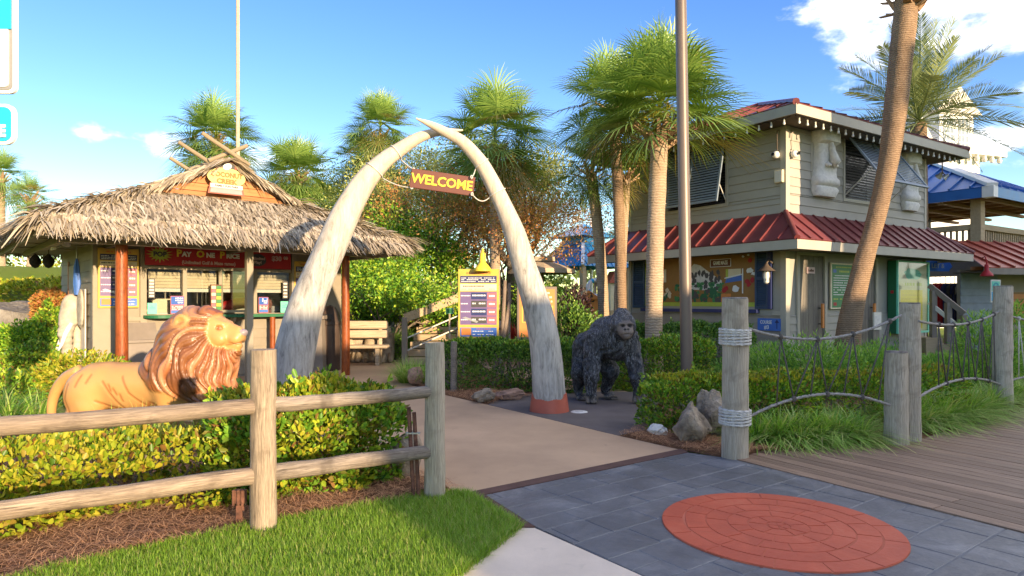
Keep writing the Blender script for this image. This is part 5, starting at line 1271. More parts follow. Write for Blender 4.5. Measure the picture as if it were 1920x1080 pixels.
panel(FL_, ls(1449), ls(1443), o[2] - 0.05, o[3] + 0.05, 0.07, 0.0, 'downpipe', 'navy'); panel(FL_, ls(1467), ls(1450), 1.20, 1.29, 0.036, 0.012, 'band', 'trim')
# painted maze poster inside that window: flat print on a board
Lw, Hh = o[1] - o[0] - 0.02, o[3] - o[2] - 0.06
t = thing('mural_board', 'painted game poster with grey mountain, green jungle and vehicles in the lower window', 'mural', lw((o[0] + o[1]) / 2, -0.03, o[2] + 0.052), AL)
box('board', m['ochre'], t, -Lw / 2, Lw / 2, 0, 0.02, 0, Hh)
def blob(mb, cx_, cz_, rx_, rz__, y, n=18, wob=0.15, rd=random): mb.prism([(cx_ + rx_ * math.cos(a) * (1 + rd.uniform(-wob, wob)), y, cz_ + rz__ * math.sin(a) * (1 + rd.uniform(-wob, wob))) for a in np.linspace(0, 2 * math.pi, n, False)], (0, 0.001, 0))
mu = MB(); mm = [m[k] for k in ('grey', 'green', 'leafgreen', 'charcoal', 'orange', 'white', 'red', 'blue', 'lime', 'brown', 'moai', 'cream')]
rd = random.Random(5); xr = lambda f: -Lw / 2 + f * Lw
mu.cur = 10; mu.prism([(xr(0.36), -0.002, 0.30 * Hh), (xr(0.40), -0.002, 0.62 * Hh), (xr(0.47), -0.002, 0.80 * Hh), (xr(0.53), -0.002, 0.76 * Hh), (xr(0.62), -0.002, 0.60 * Hh), (xr(0.72), -0.002, 0.45 * Hh), (xr(0.72), -0.002, 0.25 * Hh)], (0, 0.001, 0))
mu.cur = 3
for i in range(26): blob(mu, xr(rd.uniform(0.40, 0.70)), Hh * rd.uniform(0.35, 0.62), 0.05, 0.07, -0.0035 - 0.00001 * i, 9, 0.4, rd)
for i in range(90):
    mu.cur = rd.choice((1, 1, 2, 1, 3)); blob(mu, xr(rd.uniform(0.30, 0.74)), Hh * rd.uniform(0.06, 0.42), rd.uniform(0.03, 0.09), rd.uniform(0.03, 0.08), -0.005 - 0.00002 * i, 9, 0.4, rd)
for i in range(30): mu.cur = rd.choice((1, 2, 11, 9)); blob(mu, xr(rd.uniform(0.02, 0.24)), Hh * rd.uniform(0.1, 0.35), 0.06, 0.06, -0.005 - 0.00002 * i, 9, 0.4, rd)
mu.cur = 8; mu.box(xr(0.0), xr(1.0), -0.009, -0.008, 0.0, 0.035 * Hh)
mu.cur = 11; mu.box(xr(0.05), xr(0.20), -0.007, -0.006, 0.45 * Hh, 0.72 * Hh); mu.cur = 4; blob(mu, xr(0.14), 0.78 * Hh, 0.16, 0.08, -0.008, 16, 0.2, rd)
mu.cur = 8; mu.box(xr(0.755), xr(0.775), -0.007, -0.006, 0.42 * Hh, 0.66 * Hh); mu.cur = 11; mu.box(xr(0.776), xr(0.88), -0.007, -0.006, 0.46 * Hh, 0.66 * Hh)
mu.cur = 7; mu.prism([(xr(0.75), -0.009, 0.40 * Hh), (xr(0.89), -0.009, 0.44 * Hh), (xr(0.885), -0.009, 0.54 * Hh), (xr(0.76), -0.009, 0.48 * Hh)], (0, 0.001, 0)); mu.cur = 5; mu.prism([(xr(0.745), -0.010, 0.48 * Hh), (xr(0.90), -0.010, 0.55 * Hh), (xr(0.90), -0.010, 0.57 * Hh), (xr(0.745), -0.010, 0.50 * Hh)], (0, 0.001, 0)); mu.box(xr(0.89), xr(0.90), -0.011, -0.010, 0.2 * Hh, 0.66 * Hh)
mu.cur = 4; mu.box(xr(0.715), xr(0.80), -0.0095, -0.0085, 0.04 * Hh, 0.20 * Hh); mu.cur = 6
for f, z in ((0.745, 0.26), (0.76, 0.30), (0.93, 0.42), (0.97, 0.44), (0.945, 0.37)): blob(mu, xr(f), z * Hh, 0.06, 0.06, -0.012 - f * 0.001, 10, 0.25, rd)
mu.cur = 5
for f, z, r_ in ((0.84, 0.28, 0.11), (0.95, 0.62, 0.09), (0.98, 0.56, 0.06), (0.90, 0.88, 0.035), (0.94, 0.90, 0.03)): blob(mu, xr(f), z * Hh, r_, r_ * 0.7, -0.0135 - f * 0.001, 12, 0.3, rd)
mu.cur = 6; blob(mu, xr(0.955), 0.80 * Hh, 0.055, 0.055, -0.016, 14, 0.05, rd); mu.cur = 5; mu.box(xr(0.62), xr(0.80), -0.010, -0.009, 0.71 * Hh, 0.86 * Hh); mu.cur = 9; mu.box(xr(0.625), xr(0.795), -0.0115, -0.0105, 0.72 * Hh, 0.85 * Hh)
mu.obj('painting', mm, t); text('lettering', 'GAME MAZE', 0.085, m['white'], t, (xr(0.71), -0.014, 0.785 * Hh), 0.004, sx=0.62)
for f in (0.02, 0.13, 0.37): MB().lathe([(0, 0), (0.05, 0.02), (0.055, 0.06), (0.03, 0.10), (0, 0.11)], 12, (xr(f), -0.03, 0.01)).obj('red_knob', m['red'], t, smooth=True)
# ---- things on the building
t = thing('course_sign', 'small blue sign reading Course #3 with an arrow', 'sign', lw((ls(1466) + ls(1423)) / 2, 0.045, lz(1445, 620)), AL); w = ls(1423) - ls(1466); h = lz(1445, 597) - lz(1445, 620)
box('panel', m['blue'], t, -w / 2, w / 2, 0, 0.015, 0, h); text('lettering', 'COURSE', h * 0.28, m['white'], t, (-w * 0.13, -0.003, h * 0.68), 0.002, sx=0.72); text('lettering', '#3', h * 0.3, m['white'], t, (-w * 0.10, -0.003, h * 0.27), 0.003)
MB().box(w * 0.33, w * 0.36, -0.004, 0, h * 0.15, h * 0.7).prism([(w * 0.25, -0.004, h * 0.66), (w * 0.44, -0.004, h * 0.66), (w * 0.345, -0.004, h * 0.92)], (0, 0.004, 0)).obj('arrow', m['navy'], t)
t = thing('wall_lantern', 'brown nautical wall lantern between navy shutter and corner', 'lamp', lw(ls(1450), 0.0, lz(1450, 540)), AL)
MB().tube([(0, 0.0, 0.52), (0, -0.16, 0.60), (0, -0.24, 0.52)], 0.018, 8).obj('arm', m['bronze'], t); MB().lathe([(0.03, 0.52), (0.06, 0.47), (0.19, 0.36), (0.185, 0.355), (0.05, 0.36), (0, 0.37)], 16, (0, -0.24, 0)).obj('shade', m['bronze'], t, smooth=40); MB().lathe([(0.055, 0.36), (0.065, 0.25), (0.055, 0.12), (0.02, 0.09), (0, 0.09)], 12, (0, -0.24, 0)).obj('globe', m['bulb'], t, smooth=True)
for k in range(6): a = k * math.pi / 3; MB().tube([(0.075 * math.cos(a), -0.24 + 0.075 * math.sin(a), 0.36), (0.085 * math.cos(a), -0.24 + 0.085 * math.sin(a), 0.24), (0.03 * math.cos(a), -0.24 + 0.03 * math.sin(a), 0.08)], 0.006, 5).obj('cage_bar', m['bronze'], t)
t = thing('rules_board', 'green rules board with pale frame between the two grey doors', 'sign', rw((rs(1553) + rs(1600)) / 2, 0.06, rz2(1575, 579)), BA); w = rs(1600) - rs(1553); h = rz2(1575, 494) - rz2(1575, 579)
box('frame', m['cream'], t, -w / 2, w / 2, 0, 0.03, 0, h); pr = MB(); rd = random.Random(3); pr.box(-w * 0.45, w * 0.45, -0.002, -0.001, h * 0.03, h * 0.97); pr.cur = 1
for i in range(9): bars(pr, -w * 0.40, w * 0.40, h * (0.30 + i * 0.052), h * 0.024, -0.004, rd, 0.06)
pr.cur = 2; bars(pr, -w * 0.25, w * 0.40, h * 0.80, h * 0.05, -0.004, rd, 0.10); bars(pr, -w * 0.4, w * 0.3, h * 0.20, h * 0.035, -0.004, rd, 0.08); bars(pr, -w * 0.3, w * 0.3, h * 0.90, h * 0.03, -0.004, rd, 0.08); pr.cur = 3; pr.box(-w * 0.40, -w * 0.28, -0.004, -0.003, h * 0.07, h * 0.14); pr.cur = 4; pr.box(-w * 0.41, -w * 0.29, -0.004, -0.003, h * 0.79, h * 0.86); pr.obj('print', [m['leafgreen'], m['white'], m['lime'], m['red'], m['blue']], t)
for s_, lb, z in ((rs(1519), 'small pale name plate on the left grey door', rz2(1519, 513)), (rs(1623), 'small pale name plate on the right grey door', rz2(1623, 518))):
    t = thing('door_plate', lb, 'sign', rw(s_, 0.02, z), BA, 'door plates'); box('plate', m['pinkish'], t, -0.15, 0.15, 0, 0.02, 0, 0.14, 0.004); text('lettering', 'Ladies' if s_ < 1 else 'Men', 0.06, m['brown'], t, (0, -0.003, 0.07), 0.003)
OC = 0.24
def rso(x, o): k = (x - CX) / F; return (k * (14.0 - 0.834 * o) - 5.79 - 0.551 * o) / (0.8346 - 0.551 * k)
s0_, s1_ = rso(1681, OC), rso(1741, OC); w = s1_ - s0_; dz_ = 14.0 + 0.551 * s0_ - 0.834 * OC; zc0 = CH + (HY - 626) / F * dz_; h = (626 - 488) / F * dz_
t = thing('display_case', 'projecting display cabinet with green side and pale yellow poster', 'display case', rw(s0_, 0.03, zc0), BA)
box('cabinet', m['green'], t, 0, w, -OC + 0.04, 0, 0, h); fr = MB(); fr.box(0.0, 0.04, -OC, -OC + 0.039, 0, h).box(w - 0.09, w, -OC, -OC + 0.039, 0, h).box(0.041, w - 0.091, -OC, -OC + 0.039, h - 0.04, h).box(0.041, w - 0.091, -OC, -OC + 0.039, 0, 0.05); fr.obj('frame', m['mint'], t)
box('poster', m['cream'], t, 0.041, w - 0.091, -OC + 0.030, -OC + 0.039, 0.051, h - 0.041); pr = MB(); yq = -OC + 0.029; pr.box(w * 0.12, w * 0.80, yq - 0.001, yq, h * 0.06, h * 0.60); pr.cur = 1
for i in range(9): bars(pr, w * 0.16, w * 0.76, h * (0.10 + 0.053 * i), 0.022, yq - 0.002, rd, 0.16)
pr.cur = 2; bars(pr, w * 0.25, w * 0.78, h * 0.66, 0.09, yq - 0.001, rd, 0.2); pr.cur = 3; blob(pr, w * 0.5, h * 0.82, w * 0.26, h * 0.08, yq - 0.001); pr.obj('print', [m['yellow'], m['gold'], m['lime'], m['mint']], t)
box('glazing', m['glass_case'], t, 0.041, w - 0.091, -OC + 0.004, -OC + 0.009, 0.051, h - 0.041); MB().box(-0.003, 0, -0.14, -0.07, h * 0.55, h * 0.59).obj('sticker', m['red'], t)
t = thing('menu_stand', 'pale wooden podium with a notice in front of the right grey door', 'stand', rw(rs(1607), 0.45, GZ), BA); MB().prism([(-0.13, 0, 0), (0.15, 0, 0), (0.12, 0, 0.95), (-0.12, 0, 0.95)], (0, 0.12, 0)).obj('body', m['door'], t); MB().box(-0.16, 0.16, -0.03, 0.0, 0.72, 1.12).obj('notice', m['offwhite'], t); MB().box(-0.13, 0.13, -0.034, -0.031, 0.78, 1.06).obj('print', m['moai'], t)
# moai masks
def moai(label, s_, z0_, h, w):
    t = thing('moai_mask', label, 'sculpture', rw(s_, 0.03, z0_), BA, 'moai masks')
    mb = MB(); sec = [(0.0, 0.40, 0.10, 0), (0.10, 0.47, 0.15, 0.03), (0.14, 0.44, 0.12, 0), (0.17, 0.47, 0.17, 0.03), (0.24, 0.46, 0.17, 0.02), (0.28, 0.42, 0.13, 0), (0.36, 0.40, 0.12, 0.0), (0.42, 0.38, 0.14, 0), (0.60, 0.36, 0.13, 0), (0.74, 0.36, 0.12, 0), (0.77, 0.43, 0.20, 0.02), (0.90, 0.44, 0.20, 0.02), (0.97, 0.40, 0.16, 0), (1.0, 0.33, 0.10, 0)]
    n = 14
    for z, hw, d, _ in sec:
        for j in range(n):
            a = math.pi * j / (n - 1); e = 0.55; ca, sa = math.cos(a), math.sin(a); mb.v.append((math.copysign(abs(ca) ** e, ca) * hw * w, -abs(sa) ** e * d * w * 1.5, z * h))
    for i in range(len(sec) - 1):
        for j in range(n - 1): mb.f.append((i * n + j, i * n + j + 1, (i + 1) * n + j + 1, (i + 1) * n + j)); mb.m.append(0)
    mb.f.append(tuple(range(n))); mb.f.append(tuple(range((len(sec) - 1) * n, len(sec) * n))); mb.m += [0, 0]; mb.obj('face', m['moai'], t, smooth=60)
    nb = MB(); nb.tube([(0, -0.20 * w, 0.80 * h), (0, -0.25 * w, 0.62 * h), (0, -0.33 * w, 0.47 * h), (0, -0.28 * w, 0.425 * h)], [0.05 * w, 0.08 * w, 0.12 * w, 0.05 * w], 10); nb.obj('nose', m['moai'], t, smooth=True)
    for sg in (-1, 1): MB().lathe([(0, 0), (0.09 * w, 0.02), (0.10 * w, 0.06), (0.04 * w, 0.11), (0, 0.12)], 10, (sg * 0.14 * w, -0.21 * w, 0.40 * h)).obj('nostril', m['moai'], t, smooth=True)
    box('backboard', m['trim'], t, -0.46 * w, 0.46 * w, 0.0, 0.028, 0.05 * h, 0.98 * h)
moai('white grey moai mask left of the tilted shutter', rs(1540), rz2(1540, 370), rz2(1540, 240) - rz2(1540, 370), rs(1562) - rs(1517)); moai('moai mask half hidden behind the leaning palm trunk', rs(1701), rz2(1701, 396), rz2(1701, 283) - rz2(1701, 396), (rs(1720) - rs(1686)) * 0.85)
# string of bulbs under the eaves, cameras, boxes
def string_lights(label, A, Bp, n, seed):
    rd = random.Random(seed); t = thing('string_lights', label, 'string lights', A, 0, 'eave light strings'); A, Bp = Vector(A), Vector(Bp); d = Bp - A; mb = MB(); pts = []
    for i in range(n + 1):
        pts.append(d * (i / n));
        if i < n: pts.append(d * ((i + 0.5) / n) - Vector((0, 0, 0.03)))
    MB().tube(pts, 0.008, 5).obj('cord', m['black'], t)
    for i in range(n):
        p = d * ((i + 0.5) / n) - Vector((0, 0, 0.03)); sk = MB().tube([p, p - Vector((0, 0, 0.06))], 0.016, 7).obj('socket', m['offwhite'], t); MB().lathe([(0.010, -0.05), (0.026, -0.085), (0.024, -0.108), (0, -0.12)], 10, p).obj('bulb', m['bulb'], sk, smooth=True)
string_lights('string of white bulbs under the right eave of the clapboard building', rw(-0.6, 0.62, 5.2), rw(XL + 0.6, 0.62, 5.2), 26, 1); string_lights('string of white bulbs under the left eave of the clapboard building', lw(-0.55, 0.64, 5.2), lw(YL + 0.6, 0.64, 5.2), 20, 2)
for s_, o_, lb, f in ((0.16, 0.05, 'right hand dome camera at the upper corner', rw), (0.16, 0.05, 'left hand dome camera at the upper corner', lw)):
    p = f(s_, o_, 4.62); t = thing('security_camera', lb, 'camera', p, BA if f is rw else AL, 'corner cameras'); MB().lathe([(0.0, -0.08), (0.06, -0.06), (0.085, 0.0), (0.06, 0.05), (0, 0.06)], 14).obj('dome', m['white'], t, smooth=True, rot=(R(70), 0, 0), loc=(0, -0.06, 0)); MB().lathe([(0, 0), (0.035, 0.005), (0.035, 0.02)], 12).obj('lens', m['black'], t, rot=(R(90), 0, 0), loc=(0, -0.145, 0.0)); MB().tube([(0, 0, 0), (0, -0.01, 0.52)], 0.01, 6).obj('cable', m['bronze'], t)
t = thing('junction_box', 'cream junction box below the corner cameras', 'box', lw(0.11, 0.034, 4.02), AL); box('case', m['cream'], t, -0.10, 0.10, -0.06, 0, 0, 0.27, 0.008); box('cover', m['offwhite'], t, -0.08, 0.08, -0.066, -0.061, 0.02, 0.25)
p = rw(rs(1690), 0.12, 5.05); p = rw(XL + 0.25, 0.3, 4.75); t = thing('flood_light', 'twin flood lights under the right end of the upper eave', 'light', p, BA)
for s_ in (-0.15, 0.15): MB().lathe([(0.03, 0.1), (0.04, 0.05), (0.09, -0.04), (0.08, -0.045), (0, -0.02)], 12).obj('lamp_head', m['steel'], t, smooth=40, loc=(s_, 0, 0), rot=(R(50), s_ * 3, 0))
MB().tube([(-0.15, 0, 0.06), (0, 0, 0.12), (0.15, 0, 0.06)], 0.015, 6).obj('arm', m['bronze'], t); MB().tube([(0, 0, 0.12), (0, 0, 0.45)], 0.015, 6).obj('stem', m['bronze'], t)
# ------------------------------------------------------------------ implicit-surface sculpting for the statues
def surface(f, lo, h):
    """naive surface nets of a sampled field (inside < 0)"""
    ins = f < 0
    c = [(i, j, k) for i in (0, 1) for j in (0, 1) for k in (0, 1)]
    sl = lambda o: tuple(slice(o[a], f.shape[a] - 1 + o[a]) for a in range(3))
    cnt = sum(ins[sl(o)].astype(np.int8) for o in c); act = (cnt > 0) & (cnt < 8); I = np.argwhere(act); n = len(I)
    idx = np.full(act.shape, -1, np.int64); idx[act] = np.arange(n)
    pos = np.zeros((n, 3)); num = np.zeros(n)
    for a in range(8):
        for b in range(a + 1, 8):
            if sum(abs(c[a][k] - c[b][k]) for k in range(3)) != 1: continue
            fa = f[tuple((I + c[a]).T)]; fb = f[tuple((I + c[b]).T)]; s_ = (fa < 0) != (fb < 0); t = np.where(s_, fa / (fa - fb + 1e-12), 0)
            p = np.array(c[a]) + (np.array(c[b]) - np.array(c[a])) * t[:, None]; pos[s_] += p[s_]; num[s_] += 1
    V = (I + pos / num[:, None]) * h + np.array(lo); Q = []
    for ax in range(3):
        u, v = [(1, 2), (2, 0), (0, 1)][ax]; s0 = [slice(1, -1)] * 3; s0[ax] = slice(0, -1); s1 = [slice(1, -1)] * 3; s1[ax] = slice(1, None)
        A, B = ins[tuple(s0)], ins[tuple(s1)]; E = np.argwhere(A != B); 
        if not len(E): continue
        flip = A[tuple(E.T)]; base = E.copy(); base[:, u] += 1; base[:, v] += 1
        du = np.zeros(3, int); du[u] = 1; dv = np.zeros(3, int); dv[v] = 1
        q = np.stack([idx[tuple((base - du - dv).T)], idx[tuple((base - dv).T)], idx[tuple(base.T)], idx[tuple((base - du).T)]], 1); q[~flip] = q[~flip][:, ::-1]; Q.append(q)
    return V, np.concatenate(Q)
class Field:
    def __init__(s, lo, hi, h):
        s.lo, s.h = np.array(lo, float), h; ax = [np.arange(l, u + h, h, dtype=np.float32) for l, u in zip(lo, hi)]
        s.G = np.stack(np.meshgrid(*ax, indexing='ij'), -1); s.f = np.full(s.G.shape[:3], 9.0, np.float32)
    def join(s, d, k):
        h = np.clip(0.5 + 0.5 * (s.f - d) / k, 0, 1); s.f = s.f * (1 - h) + d * h - k * h * (1 - h)
    def cone(s, a, b, ra, rb, k=0.05, cut=False):
        a, b = np.array(a, np.float32), np.array(b, np.float32); ab = b - a; t = np.clip(((s.G - a) @ ab) / max(float(ab @ ab), 1e-9), 0, 1)
        d = np.linalg.norm(s.G - a - t[..., None] * ab, axis=-1) - (ra + (rb - ra) * t)
        if cut: s.f = np.maximum(s.f, -d) if k <= 0 else -s._smin(-s.f, d, k)
        else: s.join(d, k)
        return s
    @staticmethod
    def _smin(a, b, k):
        h = np.clip(0.5 + 0.5 * (b - a) / k, 0, 1); return b * (1 - h) + a * h - k * h * (1 - h)
    def chain(s, pts, rad, k=0.05):
        for i in range(len(pts) - 1): s.cone(pts[i], pts[i + 1], rad[i], rad[i + 1], k)
        return s
    def egg(s, c, r, k=0.05, ry=0.0, rz=0.0, cut=False):
        """ellipsoid, tilted about Y then Z"""
        M_ = (Matrix.Rotation(rz, 3, 'Z') @ Matrix.Rotation(ry, 3, 'Y')); q = (s.G - np.array(c, np.float32)) @ np.array(M_, np.float32)
        r = np.array(r, np.float32); k0 = np.linalg.norm(q / r, axis=-1); k1 = np.linalg.norm(q / (r * r), axis=-1); d = k0 * (k0 - 1) / np.maximum(k1, 1e-5)
        if cut: s.f = -s._smin(-s.f, d, k)
        else: s.join(d, k)
        return s
    def mesh(s): return surface(s.f, s.lo, s.h)
def vnormals(V, Q):
    n = np.cross(V[Q[:, 2]] - V[Q[:, 0]], V[Q[:, 3]] - V[Q[:, 1]]); N = np.zeros_like(V)
    for k in range(4): np.add.at(N, Q[:, k], n)
    return N / (np.linalg.norm(N, axis=1, keepdims=True) + 1e-12)
def painted(name, V, Q, C, mat, parent, alpha=None, **k):
    me = np_mesh(name, V, Q, 4, mat, True); a = me.color_attributes.new('Col', 'FLOAT_COLOR', 'POINT'); a.data.foreach_set('color', np.c_[np.clip(C, 0, 1), np.ones(len(C)) if alpha is None else alpha].astype(np.float32).ravel()); return add(name, me, parent, **k)
def vnoise(P, seed, freq):
    g = np.random.default_rng(seed); s_ = np.zeros(len(P))
    for i in range(9):
        k = g.normal(0, freq, 3); s_ += np.sin(P @ k + g.uniform(0, 6.28))
    return s_ / 4.5
mixc = lambda a, b, t: np.array(a) * (1 - t[:, None]) + np.array(b) * t[:, None]
m['lion'] = vcol('painted_lion', 0.40, (70.0, 0.0012), 0.45, 0.06, 9.0, 0.10)
def furmat():
    t = NT('painted_gorilla'); a = t.new('ShaderNodeVertexColor'); a.layer_name = 'Col'; v = t.coord((1, 1, 0.16)); n = t.noise(v, 90.0, 4.0, 0.6, 0.8); b = t.noise(t.coord(), 3.5, 3.0, 0.5)
    k = t.math('MULTIPLY', t.math('MULTIPLY', t.ramp(n, [(0.53, (0, 0, 0)), (0.63, (1, 1, 1))]), a.outputs['Alpha']), t.ramp(b, [(0.36, (0.25, 0.25, 0.25)), (0.6, (1, 1, 1))]))
    col = t.mix(t.math('MULTIPLY', k, 0.85), a.outputs['Color'], (0.36, 0.365, 0.38)); t.bump(n, 0.012)
    return t.fin(col, 0.5, 0.0, 0.45)
m['gorilla'] = furmat()
m['plaster'] = plain('white_plaster', (0.50, 0.44, 0.35), 0.8, 0.2, 8, 0.004)

# ------------------------------------------------------------------ lion statue (x forward, z up)
lp_ = gp(270, 822); lion = thing('lion_statue', 'glossy painted lion statue standing behind the rail fence', 'statue', (lp_.x + 0.02, lp_.y + 0.05, 0.0), -R(9)); 
Fd = Field((-1.32, -0.52, -0.02), (1.32, 0.52, 1.52), 0.0125)
Fd.cone((-0.62, 0, 0.60), (0.30, 0, 0.58), 0.215, 0.26, 0.08).cone((-0.80, 0, 0.58), (-0.5, 0, 0.60), 0.15, 0.20, 0.08)
for sg in (-1, 1):
    Fd.egg((-0.66, sg * 0.15, 0.46), (0.24, 0.13, 0.27), 0.06, R(-12)).chain([(-0.62, sg * 0.16, 0.34), (-0.80, sg * 0.17, 0.22), (-0.74, sg * 0.17, 0.08)], [0.12, 0.075, 0.07], 0.05)
    Fd.egg((-0.66, sg * 0.17, 0.055), (0.14, 0.085, 0.065), 0.04)
    fx = 0.36 if sg < 0 else 0.52
    Fd.chain([(fx + 0.02, sg * 0.17, 0.50), (fx + 0.0, sg * 0.17, 0.28), (fx + 0.02, sg * 0.17, 0.08)], [0.14, 0.09, 0.085], 0.06).egg((fx + 0.10, sg * 0.17, 0.06), (0.15, 0.095, 0.07), 0.04)
Fd.egg((0.38, 0, 0.52), (0.30, 0.25, 0.26), 0.08).egg((-0.2, 0, 0.46), (0.4, 0.2, 0.18), 0.1)
body_f = Fd.f.copy()
# mane
Mn = Field((-1.32, -0.52, -0.02), (1.32, 0.52, 1.52), 0.0125)
Mn.egg((0.55, 0, 0.96), (0.36, 0.34, 0.46), 0.05, R(-14)).egg((0.44, 0, 0.72), (0.40, 0.36, 0.36), 0.12, R(-25)).egg((0.76, 0, 0.62), (0.24, 0.26, 0.34), 0.10).egg((0.64, 0, 1.25), (0.24, 0.23, 0.19), 0.08, R(-10)).egg((0.20, 0, 0.80), (0.22, 0.26, 0.20), 0.10, R(-35)).egg((0.88, 0, 0.86), (0.16, 0.17, 0.2), 0.08).cone((1.03, 0, 0.96), (0.98, 0, 0.88), 0.06, 0.04, 0.05)
# head
Hd = Field((-1.32, -0.52, -0.02), (1.32, 0.52, 1.52), 0.0125)
Hd.egg((0.80, 0, 1.17), (0.19, 0.165, 0.17), 0.04, R(-5)).cone((0.88, 0, 1.145), (1.07, 0, 1.13), 0.125, 0.085, 0.05).cone((0.90, 0, 1.06), (1.06, 0, 1.03), 0.10, 0.058, 0.04).cone((0.86, 0, 1.24), (1.06, 0, 1.19), 0.072, 0.045, 0.05)
for sg in (-1, 1):
    Hd.egg((1.06, sg * 0.045, 1.095), (0.065, 0.058, 0.055), 0.03).egg((0.90, sg * 0.115, 1.10), (0.09, 0.05, 0.075), 0.04).cone((0.84, sg * 0.10, 1.275), (0.94, sg * 0.075, 1.255), 0.045, 0.03, 0.03)
    Hd.egg((0.915, sg * 0.105, 1.215), (0.035, 0.028, 0.022), 0.02, cut=True).egg((0.91, sg * 0.093, 1.213), (0.024, 0.026, 0.020), 0.008)
    Hd.egg((0.56, sg * 0.235, 1.285), (0.085, 0.035, 0.085), 0.02, R(-15)).egg((0.575, sg * 0.268, 1.28), (0.050, 0.028, 0.052), 0.015, R(-15), cut=True)
Hd.egg((1.145, 0, 1.165), (0.032, 0.052, 0.035), 0.02)
for sg in (-1, 1): Hd.cone((1.13, sg * 0.012, 1.055), (0.985, sg * 0.115, 1.035), 0.012, 0.010, 0.02, cut=True)
allf = Field._smin(Field._smin(body_f, Mn.f, 0.03), Hd.f, 0.025)
V, Q = surface(allf, Fd.lo, Fd.h)
# which surface does a vertex belong to
gi = np.clip(np.round((V - Fd.lo) / Fd.h).astype(int), 0, np.array(allf.shape) - 1); at = lambda f: f[tuple(gi.T)]
bf, mf, hf = at(body_f), at(Mn.f), at(Hd.f); mane = np.clip((np.minimum(bf, hf) - mf) / 0.03, 0, 1)
N_ = vnormals(V, Q)
dx, dz = V[:, 0] - 0.90, V[:, 2] - 1.17; r_ = np.hypot(dx, dz); th = np.arctan2(dz + 1.25 * r_ * r_, -dx + 0.10)
wv = np.sin(r_ * 17 + th * 3 + 1.2 * vnoise(V, 31, 4)) * (0.5 + 0.5 * vnoise(V, 32, 5))
ph = th * 13 + 2.2 * wv + 8 * np.abs(V[:, 1]) + 0.9 * vnoise(V, 3, 6)
ph2 = th * 37 + 3.4 * wv + 20 * np.abs(V[:, 1]) + 1.2 * vnoise(V, 4, 9)
g1 = np.abs(np.sin(ph)) ** 0.7; g2 = np.abs(np.sin(ph2)) ** 0.8
V2 = V + N_ * (mane * (0.042 * (g1 - 0.6) + 0.016 * (g2 - 0.5)))[:, None]
tan, tan2 = (0.53, 0.295, 0.10), (0.45, 0.19, 0.05)
C = mixc(tan, tan2, np.clip(0.35 + 0.5 * vnoise(V, 5, 5), 0, 1) * 0.35)
st = 0 * np.clip((np.sin(V[:, 0] * 24 + V[:, 2] * 17) - 0.93) / 0.07, 0, 1) * ((V[:, 0] > -0.42) & (V[:, 0] < 0.05) & (V[:, 2] > 0.42) & (V[:, 2] < 0.72)); C = mixc(C, (0.40, 0.13, 0.03), st * 0.6)
lines = [[(-0.375, 0.635), (-0.25, 0.47), (-0.115, 0.28)], [(-0.30, 0.60), (-0.27, 0.535)], [(-0.24, 0.56), (-0.20, 0.50)], [(-0.16, 0.50), (-0.14, 0.43)], [(-0.78, 0.60), (-0.82, 0.44), (-0.74, 0.28)], [(-0.635, 0.70), (-0.675, 0.58)], [(-0.53, 0.70), (-0.56, 0.62)], [(-0.144, 0.69), (-0.05, 0.52), (0.10, 0.39)], [(0.08, 0.33), (0.17, 0.42), (0.30, 0.40)], [(-0.46, 0.42), (-0.34, 0.36), (-0.16, 0.32)]]
ld = np.full(len(V), 9.0)
for ln in lines:
    for (x0_, z0_), (x1_, z1_) in zip(ln[:-1], ln[1:]):
        ex, ez = x1_ - x0_, z1_ - z0_; t_ = np.clip(((V[:, 0] - x0_) * ex + (V[:, 2] - z0_) * ez) / (ex * ex + ez * ez), 0, 1); ld = np.minimum(ld, np.hypot(V[:, 0] - x0_ - ex * t_, V[:, 2] - z0_ - ez * t_))
lk = np.clip(1 - ld / 0.022, 0, 1) * (mane < 0.3); V2 = V2 - N_ * (lk * 0.006)[:, None]; C = mixc(C, (0.30, 0.085, 0.018), lk * 0.75)
cre = np.clip(vnoise(V, 8, 6) - 0.55, 0, 1) * 1.1; C = mixc(C, (0.45, 0.16, 0.04), cre * 0.5)
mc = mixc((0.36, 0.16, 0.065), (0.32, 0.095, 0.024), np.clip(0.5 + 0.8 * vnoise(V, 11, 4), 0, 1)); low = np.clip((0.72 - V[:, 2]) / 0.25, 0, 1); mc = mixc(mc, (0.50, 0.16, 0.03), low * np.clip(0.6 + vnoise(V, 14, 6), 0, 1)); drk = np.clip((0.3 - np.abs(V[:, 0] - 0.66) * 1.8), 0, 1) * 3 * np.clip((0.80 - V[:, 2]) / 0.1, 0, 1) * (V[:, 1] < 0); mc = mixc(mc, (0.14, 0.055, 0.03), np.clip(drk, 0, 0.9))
hsh = np.mod(np.sin(np.floor(ph / np.pi) * 12.9898) * 43758.5453, 1.0); mc = mc * (0.62 + 0.55 * hsh)[:, None]; mc = mixc(mc, (0.52, 0.32, 0.19), np.clip(g1 * 1.4 - 0.75, 0, 1) * 0.6 * (hsh > 0.45)); mc = mixc(mc, (0.10, 0.032, 0.014), np.clip(1 - g1 / 0.55, 0, 1) * 0.95); mc = mixc(mc, (0.17, 0.06, 0.026), np.clip(1 - g2 / 0.45, 0, 1) * 0.6)
C = mixc(C, (0, 0, 0), mane) + mc * mane[:, None]
